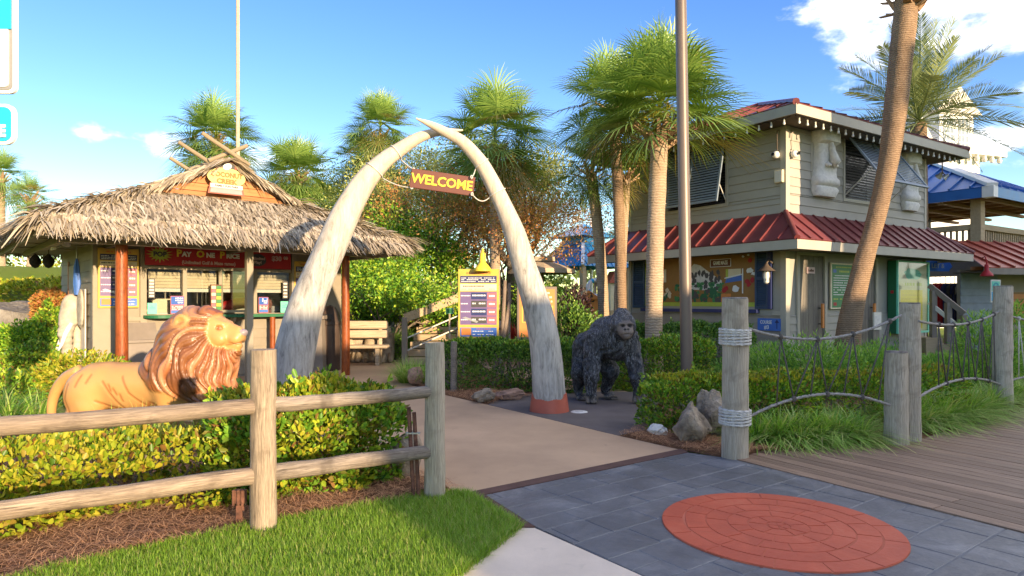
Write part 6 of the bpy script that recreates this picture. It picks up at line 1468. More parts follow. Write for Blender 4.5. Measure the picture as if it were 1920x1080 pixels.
eyes = np.minimum(*[np.linalg.norm(V - np.array((0.915, sg * 0.115, 1.213)), axis=1) for sg in (-1, 1)]); C = mixc(C, (0.30, 0.10, 0.03), np.clip(1 - eyes / 0.045, 0, 1) * 1.3 * (hf < mf)); nose = np.linalg.norm((V - np.array((1.15, 0, 1.168))) / np.array((0.055, 0.06, 0.042)), axis=1); C = mixc(C, (0.34, 0.27, 0.26), (nose < 1).astype(float)); mouth = np.clip(1 - np.abs(V[:, 2] - (1.055 - 0.14 * (1.13 - V[:, 0]))) / 0.014, 0, 1) * (V[:, 0] > 0.98) * (hf < mf); C = mixc(C, (0.30, 0.10, 0.04), np.clip(mouth, 0, 1) * 0.8)
painted('body', V2, Q, C, m['lion'], lion)
tl = smooth_path([(-0.84, 0, 0.72), (-1.02, 0.0, 0.64), (-1.15, 0.0, 0.50), (-1.21, 0, 0.32), (-1.22, 0.01, 0.12)], 18)
tm = MB(); tm.tube([tuple(p) for p in tl], list(np.linspace(0.075, 0.042, 19)), 12); o = tm.obj('tail', plain('lion_tail_paint', (0.51, 0.28, 0.095), 0.35, 0.08, 5), lion, smooth=True)
MB().lathe([(0.0, 0.0), (0.05, 0.03), (0.075, 0.09), (0.05, 0.16), (0.03, 0.2)], 12, (-1.22, 0.01, 0.0)).obj('tail_tuft', m['brown'], lion, smooth=True)

# ------------------------------------------------------------------ gorilla statue (x to the viewer's right, y away)
gq = gp(1140, 752); gor = thing('gorilla_statue', 'dark silverback gorilla statue knuckle walking on the asphalt pad', 'statue', (gq.x, gq.y + 0.05, 0.004))
Gf = Field((-0.75, -0.78, -0.02), (0.70, 0.68, 1.52), 0.0125)
Gf.cone((0.05, -0.12, 0.92), (-0.28, 0.26, 0.80), 0.275, 0.215, 0.08).egg((-0.03, -0.02, 1.08), (0.22, 0.24, 0.17), 0.08).egg((0.12, -0.24, 0.82), (0.22, 0.14, 0.20), 0.08)
Gf.chain([(-0.20, -0.14, 0.92), (-0.28, -0.24, 0.55), (-0.28, -0.30, 0.38), (-0.29, -0.34, 0.13)], [0.165, 0.115, 0.10, 0.068], 0.05)
Gf.chain([(0.29, -0.16, 0.93), (0.36, -0.24, 0.58), (0.39, -0.30, 0.40), (0.41, -0.30, 0.13)], [0.155, 0.115, 0.10, 0.068], 0.05)
Gf.chain([(-0.33, 0.28, 0.72), (-0.42, 0.10, 0.42), (-0.42, 0.20, 0.12)], [0.17, 0.115, 0.065], 0.05).egg((-0.40, 0.10, 0.045), (0.065, 0.15, 0.05), 0.04)
Gf.chain([(-0.12, 0.26, 0.66), (0.06, 0.06, 0.44), (0.0, 0.24, 0.12)], [0.16, 0.12, 0.065], 0.05).egg((0.05, 0.15, 0.045), (0.07, 0.15, 0.05), 0.04, 0, R(-30))
for hx, hy in ((-0.29, -0.35), (0.41, -0.31)):
    Gf.egg((hx, hy, 0.10), (0.075, 0.05, 0.06), 0.03)
    for i in range(4):
        fx = hx - 0.058 + 0.039 * i; Gf.chain([(fx, hy - 0.01, 0.10), (fx, hy - 0.055, 0.035), (fx, hy + 0.01, 0.022)], [0.024, 0.021, 0.017], 0.008)
    Gf.cone((hx + (0.07 if hx < 0 else -0.07), hy + 0.01, 0.10), (hx + (0.085 if hx < 0 else -0.085), hy - 0.03, 0.045), 0.02, 0.016, 0.01)
for fx, fy, a in ((-0.40, 0.0, 0), (0.09, 0.06, 0.5)):
    for i in range(4): Gf.cone((fx - 0.05 + 0.034 * i, fy - 0.02, 0.04), (fx - 0.05 + 0.034 * i + 0.03 * a, fy - 0.07, 0.022), 0.02, 0.016, 0.01)
# head on a thick neck
Gf.cone((0.06, -0.16, 1.06), (0.17, -0.34, 1.12), 0.23, 0.18, 0.06).egg((0.17, -0.36, 1.14), (0.172, 0.18, 0.195), 0.04).egg((0.165, -0.33, 1.27), (0.115, 0.15, 0.13), 0.06).egg((0.185, -0.50, 1.178), (0.125, 0.05, 0.035), 0.02).egg((0.195, -0.505, 1.06), (0.105, 0.078, 0.092), 0.04).egg((0.195, -0.50, 0.995), (0.068, 0.062, 0.05), 0.03).egg((0.19, -0.535, 1.095), (0.055, 0.035, 0.032), 0.02)
for sg in (-1, 1):
    Gf.egg((0.19 + sg * 0.048, -0.535, 1.145), (0.032, 0.024, 0.018), 0.012, cut=True).egg((0.19 + sg * 0.047, -0.510, 1.143), (0.019, 0.016, 0.013), 0.004).egg((0.19 + sg * 0.021, -0.568, 1.092), (0.014, 0.014, 0.012), 0.006, cut=True).egg((0.17 + sg * 0.148, -0.38, 1.13), (0.022, 0.03, 0.045), 0.02)
Gf.cone((0.145, -0.575, 1.028), (0.245, -0.575, 1.028), 0.008, 0.008, 0.012, cut=True)
V, Q = Gf.mesh(); N_ = vnormals(V, Q)
face = np.clip(1.25 - np.linalg.norm((V - np.array((0.193, -0.56, 1.085))) / np.array((0.125, 0.10, 0.13)), axis=1), 0, 1) * 4; face = np.clip(face, 0, 1); hand = ((V[:, 2] < 0.115) & (V[:, 1] < -0.2)).astype(float) + ((V[:, 2] < 0.06)).astype(float); hand = np.clip(hand, 0, 1)
fur = (1 - face) * (1 - hand * 0.7)
Pn = V * np.array([1.0, 1.0, 0.33]) + np.c_[0.02 * np.sin(V[:, 2] * 21), 0.02 * np.cos(V[:, 2] * 17), np.zeros(len(V))]
s1 = vnoise(Pn, 21, 75); s2 = vnoise(Pn, 22, 38); tuftn = np.clip(s1 * 0.6 + s2 * 0.6, -1, 1)
V2 = V + N_ * (fur * tuftn * 0.020)[:, None]
C = mixc((0.009, 0.009, 0.010), (0.034, 0.034, 0.037), np.clip(0.5 + s2 * 0.6, 0, 1)); C = mixc(C, (0.10, 0.11, 0.125), np.clip(tuftn, 0, 1) * 0.6); C = mixc(C, (0.15, 0.13, 0.125), np.clip((V[:, 2] - 0.95) / 0.3, 0, 1) * 0.35)
fc = mixc((0.24, 0.19, 0.155), (0.13, 0.10, 0.085), np.clip(0.5 + vnoise(V, 27, 18), 0, 1)); C = mixc(C, (0, 0, 0), face) + fc * face[:, None]; C = mixc(C, (0.26, 0.21, 0.15), hand * 0.75 * np.clip(0.6 + s1, 0, 1))
for sg in (-1, 1):
    e = np.linalg.norm(V - np.array((0.19 + sg * 0.048, -0.53, 1.145)), axis=1); C = mixc(C, (0.008, 0.006, 0.006), np.clip(1.4 - e / 0.032, 0, 1)); e = np.linalg.norm(V - np.array((0.19 + sg * 0.021, -0.568, 1.092)), axis=1); C = mixc(C, (0.012, 0.009, 0.008), np.clip(1.5 - e / 0.017, 0, 1))
C = mixc(C, (0.03, 0.02, 0.018), np.clip(1 - np.abs(V[:, 2] - 1.028) / 0.010, 0, 1) * (V[:, 1] < -0.54) * 0.9)
painted('body', V2, Q, C, m['gorilla'], gor, fur)

# ------------------------------------------------------------------ elephant head on the kiosk side wall
el_ = thing('elephant_head', 'white elephant head sculpture with long trunk on the kiosk side wall', 'sculpture', kw(WL - 0.05, 3.0, 0.12), KA)
Ef = Field((-0.55, -0.62, -0.03), (0.03, 0.62, 1.72), 0.016)
Ef.egg((-0.16, -0.06, 1.22), (0.17, 0.20, 0.30), 0.05).egg((-0.06, 0.26, 1.25), (0.05, 0.26, 0.34), 0.04).egg((-0.06, -0.34, 1.25), (0.05, 0.24, 0.36), 0.04).chain([(-0.20, -0.08, 1.10), (-0.26, -0.10, 0.80), (-0.22, -0.06, 0.45), (-0.16, 0.06, 0.20), (-0.24, 0.16, 0.06)], [0.16, 0.11, 0.085, 0.07, 0.06], 0.05).cone((-0.06, 0.0, 0.9), (-0.06, 0.02, 0.02), 0.07, 0.07, 0.04)
V, Q = Ef.mesh(); N_ = vnormals(V, Q); V2 = V + N_ * (0.006 * np.sin(V[:, 2] * 60) * (V[:, 2] < 1.0))[:, None]; add('head', np_mesh('head', V2, Q, 4, m['plaster'], True), el_)
for sg in (-1, 1): MB().tube([(-0.18, -0.06 + sg * 0.14, 0.98), (-0.27, -0.06 + sg * 0.16, 0.80), (-0.33, -0.06 + sg * 0.15, 0.60), (-0.40, -0.06 + sg * 0.13, 0.44)], [0.045, 0.04, 0.03, 0.008], 10).obj('tusk', m['white'], el_, smooth=True)
box('backboard', m['offwhite'], el_, -0.02, 0.0, -0.5, 0.45, 0.0, 1.6)

# ------------------------------------------------------------------ tusk arch and its sign
def tusk(label, prof, d0, d1, base_xy=None):
    P = np.array(prof, float); S = smooth_path(P, 70); n = len(S); pts, rad = [], []
    for i, (x, y, r) in enumerate(S):
        d = d0 + (d1 - d0) * (i / (n - 1)); pts.append(px(x, y, d)); rad.append(max(0.004, r / F * d))
    b = pts[0].copy(); b.z = 0; t = thing('tusk', label, 'tusk', b, 0, 'tusk arch'); rd = random.Random(3)
    ph_ = rd.uniform(0, 6); pf = lambda a, s_: 1 + 0.012 * math.sin(3 * a + s_ * 2 + ph_) + 0.008 * math.sin(7 * a - s_ * 3)
    MB().tube([p - b for p in pts], rad, 40, prof=pf).obj('ivory', m['tusk'], t, smooth=60); return t, pts, rad
tL, pL, rL = tusk('left tusk of the arch, thicker, rising behind the rail fence', [(541, 786, 37), (545, 720, 37), (554, 655, 37), (573, 578, 33), (596, 519, 30), (622, 460, 28), (643, 412, 26.5), (667, 367, 23), (690, 333, 20), (719, 303, 16), (742, 286, 14), (778, 262, 11), (806, 251, 8.5), (832, 246, 6), (868, 244, 1.5)], 8.4, 9.02)
tR, pR, rR = tusk('right tusk of the arch on a red painted base', [(1030, 772, 31), (1029.6, 741, 31), (1024, 658, 29), (1013, 598, 27.3), (996, 539, 24.5), (982, 498, 22.6), (966, 442, 20.5), (945, 388, 16.5), (917, 331, 14.5), (898, 300, 13.2), (867, 266, 11.4), (834, 247, 9), (806, 233, 6.2), (780, 222, 1.5)], 9.05, 8.72)
q_ = pR[0]; MB().lathe([(0.0, 0.004), (0.272, 0.004), (0.268, 0.03), (0.238, 0.245), (0.232, 0.25), (0.20, 0.25), (0.0, 0.252)], 36).obj('red_base', m['terracotta'], tR, smooth=40, loc=(q_.x - tR.location.x, q_.y - tR.location.y + 0.0, 0))
MB().lathe([(0.0, 0.0), (0.36, 0.0), (0.34, 0.05), (0.0, 0.06)], 28).obj('footing', m['rock'], tL, smooth=40)
sgp = [px(773, 317, 8.62), px(888, 332, 8.62), px(889, 366, 8.62), px(769, 353, 8.62)]; ctr = sum(sgp, Vector()) / 4; ang = math.atan2(sgp[1].z - sgp[0].z, sgp[1].x - sgp[0].x)
ws = thing('welcome_sign', 'brown plank sign reading WELCOME in yellow, hung between the tusks', 'sign', ctr, rot=(0, -ang, R(4))); SW, SH = 0.83, 0.250
box('plank', m['brown'], ws, -SW / 2, SW / 2, -0.015, 0.015, -SH / 2, SH / 2, 0.006); text('lettering', 'WELCOME', 0.118, m['yellow'], ws, (-0.005, -0.019, -0.004), 0.004, sx=0.99, depth=0.008, spacing=0.98)

def near(pts, rad, x, y):
    i = min(range(len(pts)), key=lambda k: (CX + pts[k].x / pts[k].y * F - x) ** 2 + (HY - (pts[k].z - CH) / pts[k].y * F - y) ** 2); return i
def sag_line(a, b, s_, n=10): a, b = Vector(a), Vector(b); return [a.lerp(b, i / n) - Vector((0, 0, s_ * 4 * (i / n) * (1 - i / n))) for i in range(n + 1)]
for (pts, rad, x, y, c_, s_) in ((pL, rL, 742, 286, 0, 0.015), (pL, rL, 703, 322, 3, 0.03), (pR, rR, 902, 306, 1, 0.02), (pR, rR, 935, 366, 2, 0.07)):
    i = near(pts, rad, x, y); p = pts[i]; tg = (pts[i + 1] - pts[i - 1]).normalized(); e1v = tg.cross(Vector((0, 1, 0))).normalized(); e2v = tg.cross(e1v); mb = MB(); rr_ = rad[i] + 0.008
    mb.tube([p + e1v * rr_ * math.cos(a) + e2v * rr_ * math.sin(a) + tg * 0.012 * math.sin(a * 0.5) - ctr for a in np.linspace(0, 2 * math.pi, 25)], 0.008, 6, False)
    side = p - e1v * rr_ if abs((p - e1v * rr_).x - ctr.x) < abs((p + e1v * rr_).x - ctr.x) else p + e1v * rr_
    cr = sgp[c_].lerp(ctr, 0.06) + Vector((0, -0.02, 0)); mb.tube([q - ctr for q in sag_line(side, cr, s_)], 0.0075, 6); mb.tube([cr - ctr + Vector((0.012 * math.cos(a), -0.012 + 0.0, 0.02 * math.sin(a))) for a in np.linspace(0, 6.28, 9)], 0.008, 5)
    o = mb.obj('hanging_rope', m['rope_white'], ws, smooth=True); o.matrix_parent_inverse = Matrix.Translation(ctr).inverted() @ Matrix.Identity(4); o.matrix_parent_inverse = (Matrix.Translation(ctr) @ Matrix.Rotation(R(4), 4, 'Z') @ Matrix.Rotation(-ang, 4, 'Y')).inverted() @ Matrix.Translation(ctr)

# ------------------------------------------------------------------ left rail fence
def log_mesh(L, r0, r1, seed, n=14, axis='x', k=9, wob=0.006, knob=0.0):
    rd = random.Random(seed); pts = []; rad = []
    for i in range(k + 1):
        t = i / k; w = (rd.uniform(-wob, wob), rd.uniform(-wob, wob)); pts.append((L * t, w[0], w[1]) if axis == 'x' else (w[0] * 0.5, w[1] * 0.5, L * t)); rad.append((r0 + (r1 - r0) * t) * rd.uniform(0.985, 1.015))
    a_, b_ = rd.uniform(0, 6), rd.uniform(0, 6); pf = lambda a, d: 1 + 0.045 * math.sin(2 * a + a_ + d) + 0.025 * math.sin(5 * a + b_ - 2 * d)
    return MB().tube(pts, rad, n, prof=pf)
def plank_log(name, mat, parent, a, b, r0, r1, seed):
    a, b = Vector(a), Vector(b); d = b - a; o = log_mesh(d.length, r0, r1, seed).obj(name, mat, parent, smooth=50, loc=a); o.rotation_euler = (0, -math.asin(d.z / d.length), math.atan2(d.y, d.x)); return o
p1, p2 = gp(494, 995), gp(815, 934); p0 = p1 + (p1 - p2).normalized() * 2.35
fence = thing('rail_fence', 'weathered two rail log fence along the left lawn', 'fence', p1); 
for i, (p, h, r_) in enumerate(((p0, 1.18, 0.084), (p1, 1.185, 0.084), (p2, 1.185, 0.074))):
    o = log_mesh(h + 0.03, r_ * 1.06, r_ * 0.97, 40 + i, 20, 'z').obj('post', m['post_wood'] if i < 2 else m['pile_wood'], fence, smooth=50, loc=p - p1 + Vector((0, 0, -0.03)))
for z, r_ in ((0.82, 0.053), (0.372, 0.055)):
    up = Vector((0, 0, z)); dd = (p2 - p1).normalized()
    plank_log('rail', m['rail_wood'], fence, p0 - p1 + up + Vector((0, 0, 0.01)), up - dd * 0.05, r_, r_ * 1.02, int(z * 100)); plank_log('rail', m['rail_grey'], fence, up + dd * 0.05, p2 - p1 + up - dd * 0.03 - Vector((0, 0, 0.012)), r_ * 1.0, r_ * 0.88, int(z * 100) + 1)  # right rails take the greyer copy: shade of that bay put into colour
b_ = gp(447, 985); t = thing('rusty_bracket', 'rusty steel stake bracket at the foot of the near fence post', 'bracket', (b_.x, b_.y, 0.0)); box('stake', m['rust'], t, -0.015, 0.025, -0.01, 0.01, 0, 0.15, 0.003); box('head', m['rust'], t, -0.03, 0.05, -0.03, 0.02, 0.15, 0.24, 0.004); box('arm', m['rust'], t, 0.026, 0.06, -0.012, 0.01, 0.10, 0.13, 0.003)
for k in range(3): MB().tube([(-0.02 + 0.03 * k, -0.035, 0.14), (-0.02 + 0.03 * k, -0.035, 0.245)], 0.009, 7).obj('bolt', m['rust'], t)
b_ = gp(776, 938); t = thing('rusty_pipes', 'pair of rusty pipes leaning beside the far fence post', 'pipe', (b_.x, b_.y, 0.0))
for k, (dx_, hh) in enumerate(((-0.022, 0.70), (0.018, 0.66))): MB().tube([(dx_ + 0.02, 0, 0), (dx_ - 0.02, 0.02, hh)], 0.0155, 9).obj('pipe', m['rust'], t, smooth=40)
box('clamp', m['steel'], t, -0.06, 0.045, -0.01, 0.03, 0.50, 0.51); MB().box(-0.05, 0.05, -0.02, 0.03, 0.0, 0.03).obj('foot', m['steel'], t)
# stone edging slab near the pipes
t = thing('garden_stone', 'rough tan stone block at the end of the left hedge', 'rock', (gp(748, 915).x, gp(748, 915).y + 0.25, 0)); 
def rock_mesh(name, r, seed, mat, n=3, amp=0.28):
    bm = bmesh.new(); bmesh.ops.create_icosphere(bm, subdivisions=n, radius=1.0); V = np.array([v.co[:] for v in bm.verts]); g = np.random.default_rng(seed); D = V.copy()
    for _ in range(3):
        nn = g.normal(0, 1, 3); nn /= np.linalg.norm(nn); c_ = g.uniform(0.55, 0.9); d = D @ nn - c_; D -= np.outer(np.clip(d, 0, None), nn) * 0.9
    D *= (1 + amp * 0.4 * vnoise(V, seed, 3.5) + amp * 0.2 * vnoise(V, seed + 1, 9) + amp * 0.12 * vnoise(V, seed + 2, 19))[:, None]; D *= np.array(r); D[:, 2] -= D[:, 2].min() + 0.12 * r[2]
    for v, p in zip(bm.verts, D): v.co = p
    me = bpy.data.meshes.new(name); bm.to_mesh(me); bm.free(); me.materials.append(mat); shade(me, 35); return me
add('block', rock_mesh('block', (0.16, 0.14, 0.24), 4, m['rock']), t)

# ------------------------------------------------------------------ pilings and rope nets
def rope_prof(r): return lambda a, d: 1 + 0.28 * math.cos(3 * a - d * 2 * math.pi / (r * 5.5))
def piling(label, x, yb, yt, wpx, seed, wraps=(), tilt=(0, 0)):
    b = gp(x, yb); b.y += 0.0; d = b.y; r_ = wpx / 2 / F * d; h = CH + (HY - yt) / F * d; t = thing('piling', label, 'piling', (b.x, b.y, 0.0), 0, 'wooden pilings', rot=(tilt[0], tilt[1], 0))
    log_mesh(h, r_ * 1.03, r_ * 0.97, seed, 28, 'z', 10, 0.008).obj('shaft', m['pile_wood'], t, smooth=50, loc=(0, 0, -0.02)); mb = MB(); rd = random.Random(seed)
    mb.lathe([(r_ * 0.95, h - 0.022), (r_ * 0.9, h - 0.012 + 0.006), (r_ * 0.55, h - 0.006), (r_ * 0.2, h - 0.014), (0, h - 0.01)], 20); mb.obj('end_grain', m['pile_top'], t, smooth=True)
    for zc, k in wraps:
        for i in range(k):
            zz_ = zc + (i - (k - 1) / 2) * 0.025; n = 60; MB().tube([((r_ * 1.03 + 0.010) * math.cos(a), (r_ * 1.03 + 0.010) * math.sin(a), zz_ + 0.006 * math.sin(a + i)) for a in np.linspace(0, 2 * math.pi, n + 1)], 0.013, 8, False, rope_prof(0.013)).obj('rope_turn', m['rope_white'], t, smooth=60)
    return t, b, h, r_
dz = lambda y, d: CH + (HY - y) / F * d
P1 = piling('nearest piling, bound twice with white rope', 1378, 858, 556, 49, 61, ((dz(631, 6.35), 6), (dz(780, 6.35), 6))); P2 = piling('short piling in front of a taller one', 1680, 833, 657, 42, 62); P3 = piling('tall piling directly behind the short one', 1706, 827, 566, 37, 63); P4 = piling('far right piling tied with rope net', 1880, 766, 535, 33, 64, ((dz(585, 9.25), 0),))
P5b = Vector((9.6, 11.15, 0))
def net(label, a_top, b_top, a_bot, b_bot, sag_t, rise_b, n, mat='rope', cord='rope_dark', r_=0.0135):
    t = thing('rope_net', label, 'rope net', (a_bot.x, a_bot.y, 0), 0, 'rope nets'); o_ = Vector((a_bot.x, a_bot.y, 0)); top = [p - o_ for p in sag_line(a_top, b_top, sag_t, 60)]; bot = [p - o_ for p in sag_line(a_bot, b_bot, -rise_b, 60)]
    MB().tube(top, r_, 9, True, rope_prof(r_)).obj('top_rope', m[mat], t, smooth=60); MB().tube(bot, r_, 9, True, rope_prof(r_)).obj('bottom_rope', m[mat], t, smooth=60)
    us = np.linspace(0.2, 0.92, n); seq = []
    for i, u in enumerate(us): seq.append(top[int(u * 60)] if i % 2 == 0 else bot[int(u * 60)])
    for i in range(len(seq) - 1): MB().tube([seq[i], seq[i].lerp(seq[i + 1], 0.5) + Vector((0, 0, -0.01)), seq[i + 1]], 0.008, 6).obj('net_cord', m[cord], t, smooth=True)
    for i in range(0, len(us), 2):
        k = int(us[i] * 60); MB().tube([top[k], bot[k]], 0.0075, 6).obj('net_cord', m[cord], t, smooth=True)
    for p in seq: MB().lathe([(0.012, -0.03), (0.026, -0.015), (0.028, 0.01), (0.012, 0.03)], 8, p).obj('knot', m[cord], t, smooth=True)
net('rope net between the white bound piling and the short piling', px(1402, 616, 6.4), px(1690, 591, 6.95), px(1400, 784, 6.42), px(1668, 760, 6.8), 0.17, 0.17, 7); net('rope net right of the tall piling', px(1722, 602, 7.0), px(1873, 584, 9.2), px(1722, 745, 7.0), px(1876, 722, 9.2), 0.10, 0.14, 9); net('white rope net right of the far piling', px(1888, 590, 9.3), px(1990, 600, 10.4), px(1888, 716, 9.3), px(1990, 716, 10.4), 0.06, 0.08, 7, 'rope', 'rope_white')
for x, y, rr_, sd, mt, lb in ((1305, 838, (0.21, 0.19, 0.23), 11, 'rock', 'larger pitted limestone rock left of the white bound piling'), (1338, 828, (0.17, 0.16, 0.27), 12, 'rock', 'upright limestone rock touching the white bound piling'), (904, 757, (0.17, 0.13, 0.11), 13, 'rock', 'pale grey rock at the edge of the tan path'), (957, 752, (0.23, 0.13, 0.10), 14, 'rock_pink', 'flat pink rock left of the red tusk base'), (778, 724, (0.16, 0.12, 0.16), 15, 'rock_pink', 'small pinkish rock behind the far fence post'), (1236, 822, (0.14, 0.10, 0.07), 16, 'moai', 'low grey stone at the corner of the asphalt pad')):
    b = gp(x, y); t = thing('rock', lb, 'rock', (b.x, b.y + rr_[1], 0), sd * 0.7, 'garden rocks'); add('stone', rock_mesh('stone', rr_, sd, m[mt], 4, 0.42), t)
t = thing('utility_cover', 'small round grey cover set in the asphalt pad', 'cover', gp(1086, 773, 0.0)); MB().lathe([(0.0, 0.014), (0.10, 0.014), (0.115, 0.006), (0.12, 0.0)], 24).obj('lid', m['moai'], t, smooth=40); MB().box(-0.05, 0.05, -0.012, 0.012, 0.0145, 0.018).obj('grip', m['steel'], t)
# ------------------------------------------------------------------ poles
b = px(1289, HY + F * CH / 9.5, 9.5); t = thing('lamp_pole', 'tall bronze painted lamp pole behind the front hedge', 'pole', (b.x, b.y, 0), rot=(0, -R(0.95), 0)); MB().tube([(0, 0, 0), (0, 0, 0.3), (0, 0, 9)], [0.088, 0.086, 0.078], 20).obj('shaft', m['bronze'], t, smooth=50); box('base_plate', m['bronze'], t, -0.16, 0.16, -0.16, 0.16, 0, 0.03, 0.005); MB().tube([(0, 0, 8.9), (0, -0.8, 9.1)], 0.04, 8).obj('arm', m['bronze'], t)
for k in range(4): MB().tube([(0.12 * (1 if k & 1 else -1), 0.12 * (1 if k & 2 else -1), 0.03), (0.12 * (1 if k & 1 else -1), 0.12 * (1 if k & 2 else -1), 0.08)], 0.014, 6).obj('bolt', m['steel'], t)
b = px(446, 600, 19.0); t = thing('flag_pole', 'slender pale flag pole rising behind the thatched kiosk', 'pole', (b.x, b.y, float(gh(b.x, b.y)))); MB().tube([(0, 0, 0), (0, 0, 13)], [0.062, 0.045], 12).obj('shaft', m['bench'], t, smooth=50); MB().lathe([(0.12, 0), (0.12, 0.05), (0.07, 0.12)], 16).obj('collar', m['steel'], t)
# ------------------------------------------------------------------ plaza furniture behind the arch
def lamp_shade(mb, s_): mb.lathe([(0.0, 0.62 * s_), (0.03 * s_, 0.60 * s_), (0.035 * s_, 0.50 * s_), (0.075 * s_, 0.48 * s_), (0.085 * s_, 0.24 * s_), (0.20 * s_, 0.10 * s_), (0.235 * s_, 0.02 * s_), (0.23 * s_, 0.0), (0.20 * s_, 0.01 * s_), (0.06 * s_, 0.22 * s_)], 22); return mb
d = 13.0; b = px(897, HY, d); t = thing('price_board', 'free standing price board with a yellow lamp on top', 'sign', (b.x, b.y, 1.5 - 70 / F * d), -R(2), 'price boards'); price_board(t, 0.80, 1.37, 7)
for s_ in (-0.32, 0.32): MB().tube([(s_, 0.06, -0.80), (s_ + 0.02, 0.07, 0.3), (s_, 0.06, 1.36)], 0.045, 9).obj('post', m['bark'], t, smooth=50)
for a_, e_ in (((0.46, 0.12, -0.85), (0.52, 0.10, 1.15)), ((0.44, 0.05, -0.5), (0.62, 0.14, 0.78)), ((0.60, 0.2, -0.85), (0.60, 0.16, 1.1))): MB().tube([a_, tuple((Vector(a_) + Vector(e_)) / 2 + Vector((-0.02, 0, 0))), e_], [0.05, 0.045, 0.035], 9).obj('branch_leg', m['bark'], t, smooth=50)
b2 = px(905, 509, d - 0.1); t = thing('gooseneck_lamp', 'yellow bell shaped lamp shade above the free standing price board', 'lamp', b2); lamp_shade(MB(), 0.74).obj('shade', m['yellow'], t, smooth=40); MB().tube([(0, 0, 0.38), (0.0, 0.03, 0.46), (-0.05, 0.12, 0.42), (-0.10, 0.16, 0.0)], 0.012, 7).obj('arm', m['white'], t, smooth=True)
d = 14.4; b = px(1007, HY, d); t = thing('price_board', 'brown framed menu board partly behind the right tusk', 'sign', (b.x, b.y, 1.5 - 72 / F * d), R(4), 'price boards'); W, H = 0.88, 1.16
box('frame', m['bronze'], t, -W / 2, W / 2, 0, 0.05, 0, H, 0.01); pr = MB(); pr.box(-W * 0.44, W * 0.44, -0.003, 0, H * 0.05, H * 0.95); pr.cur = 1; pr.box(-W * 0.38, W * 0.40, -0.005, -0.003, H * 0.32, H * 0.64); pr.cur = 2; pr.box(-W * 0.34, W * 0.35, -0.007, -0.005, H * 0.34, H * 0.60); pr.cur = 3
for i in range(3): bars(pr, -W * 0.36, W * 0.38, H * (0.70 + 0.08 * i), 0.05, -0.005, random.Random(i), 0.12)
pr.obj('print', [m['orange'], m['gold'], m['charcoal'], m['cream']], t)
for s_ in (-0.36, 0.36): MB().tube([(s_, 0.09, -0.8), (s_, 0.09, 1.1)], 0.045, 9).obj('post', m['bark'], t, smooth=50)
# benches of thick slabs
def bench(label, x, ybase, d, w, rz=0.0):
    b = px(x, ybase, d); t = thing('slab_bench', label, 'bench', (b.x, b.y, 0.0), rz, 'slab benches'); rd = random.Random(int(x))
    for z in (0.62, 0.84): box('back_slab', m['bench'], t, -w / 2, w / 2, 0.22, 0.30, z, z + 0.19, 0.03)
    box('seat_slab', m['bench'], t, -w / 2 - 0.02, w / 2 + 0.05, -0.22, 0.20, 0.40, 0.47, 0.02)
    for s_ in (-w * 0.36, w * 0.36): box('leg', m['bench'], t, s_ - 0.05, s_ + 0.05, -0.15, 0.15, 0, 0.398, 0.01); box('back_post', m['bench'], t, s_ - 0.04, s_ + 0.04, 0.305, 0.37, 0, 1.0, 0.01)
    return t
bench('pale slab bench against the stone wall right of the varnished post', 668, 660, 15.6, 1.42, R(2)); bench('pale slab bench behind the free standing price board', 905, 660, 15.9, 1.30, -R(3))
# low stone wall behind the bench, stone by stone
sw = thing('stone_wall', 'low tan fieldstone wall behind the slab bench', 'wall', (-4.0, 16.2, 0)); rd = random.Random(31)
x = -2.4; bandz = [0.0, 0.30, 0.62]
while x < 0.95:
    for k, z in enumerate(bandz):
        if k and rd.random() < 0.1: continue
        w_ = rd.uniform(0.22, 0.42) if k else rd.uniform(0.12, 0.2); xx = x + rd.uniform(-0.08, 0.08)
        for j in range(1 if k else 2): o = add('wall_stone', rock_mesh('wall_stone', (w_ * 0.55, 0.16, 0.19 if k else 0.15), rd.randrange(999), m['rock_tan'], 2, 0.2), sw, (xx + j * 0.18, rd.uniform(-0.03, 0.03), z))
    x += 0.33
MB().box(-2.5, 1.05, 0.02, 0.4, 0, 0.72).obj('mortar_core', m['rock'], sw)
# trash can and grey cabinet beside the kiosk
b = px(619, 689, 14.4); t = thing('trash_can', 'dark brown domed trash can beside the left tusk', 'trash can', (b.x, b.y, 0)); MB().lathe([(0.0, 0), (0.20, 0), (0.215, 0.03), (0.215, 0.98), (0.235, 1.0), (0.235, 1.06), (0.22, 1.08), (0.19, 1.26), (0.11, 1.38), (0.0, 1.42)], 24).obj('body', m['brown_pl'], t, smooth=35); MB().box(-0.10, 0.10, -0.225, -0.20, 1.09, 1.22).obj('flap', m['black'], t)
b = px(596, 693, 14.1); t = thing('drink_cabinet', 'pale grey stone pedestal next to the trash can', 'pedestal', (b.x, b.y, 0)); box('plinth', m['grey_box'], t, -0.22, 0.18, -0.2, 0.2, 0, 0.08, 0.01); MB().prism([(-0.20, -0.18, 0.08), (0.16, -0.18, 0.08), (0.13, -0.18, 1.12), (-0.17, -0.18, 1.12)], (0, 0.34, 0)).obj('column', m['grey_box'], t); box('cap', m['grey_box'], t, -0.22, 0.18, -0.21, 0.2, 1.12, 1.20, 0.01)
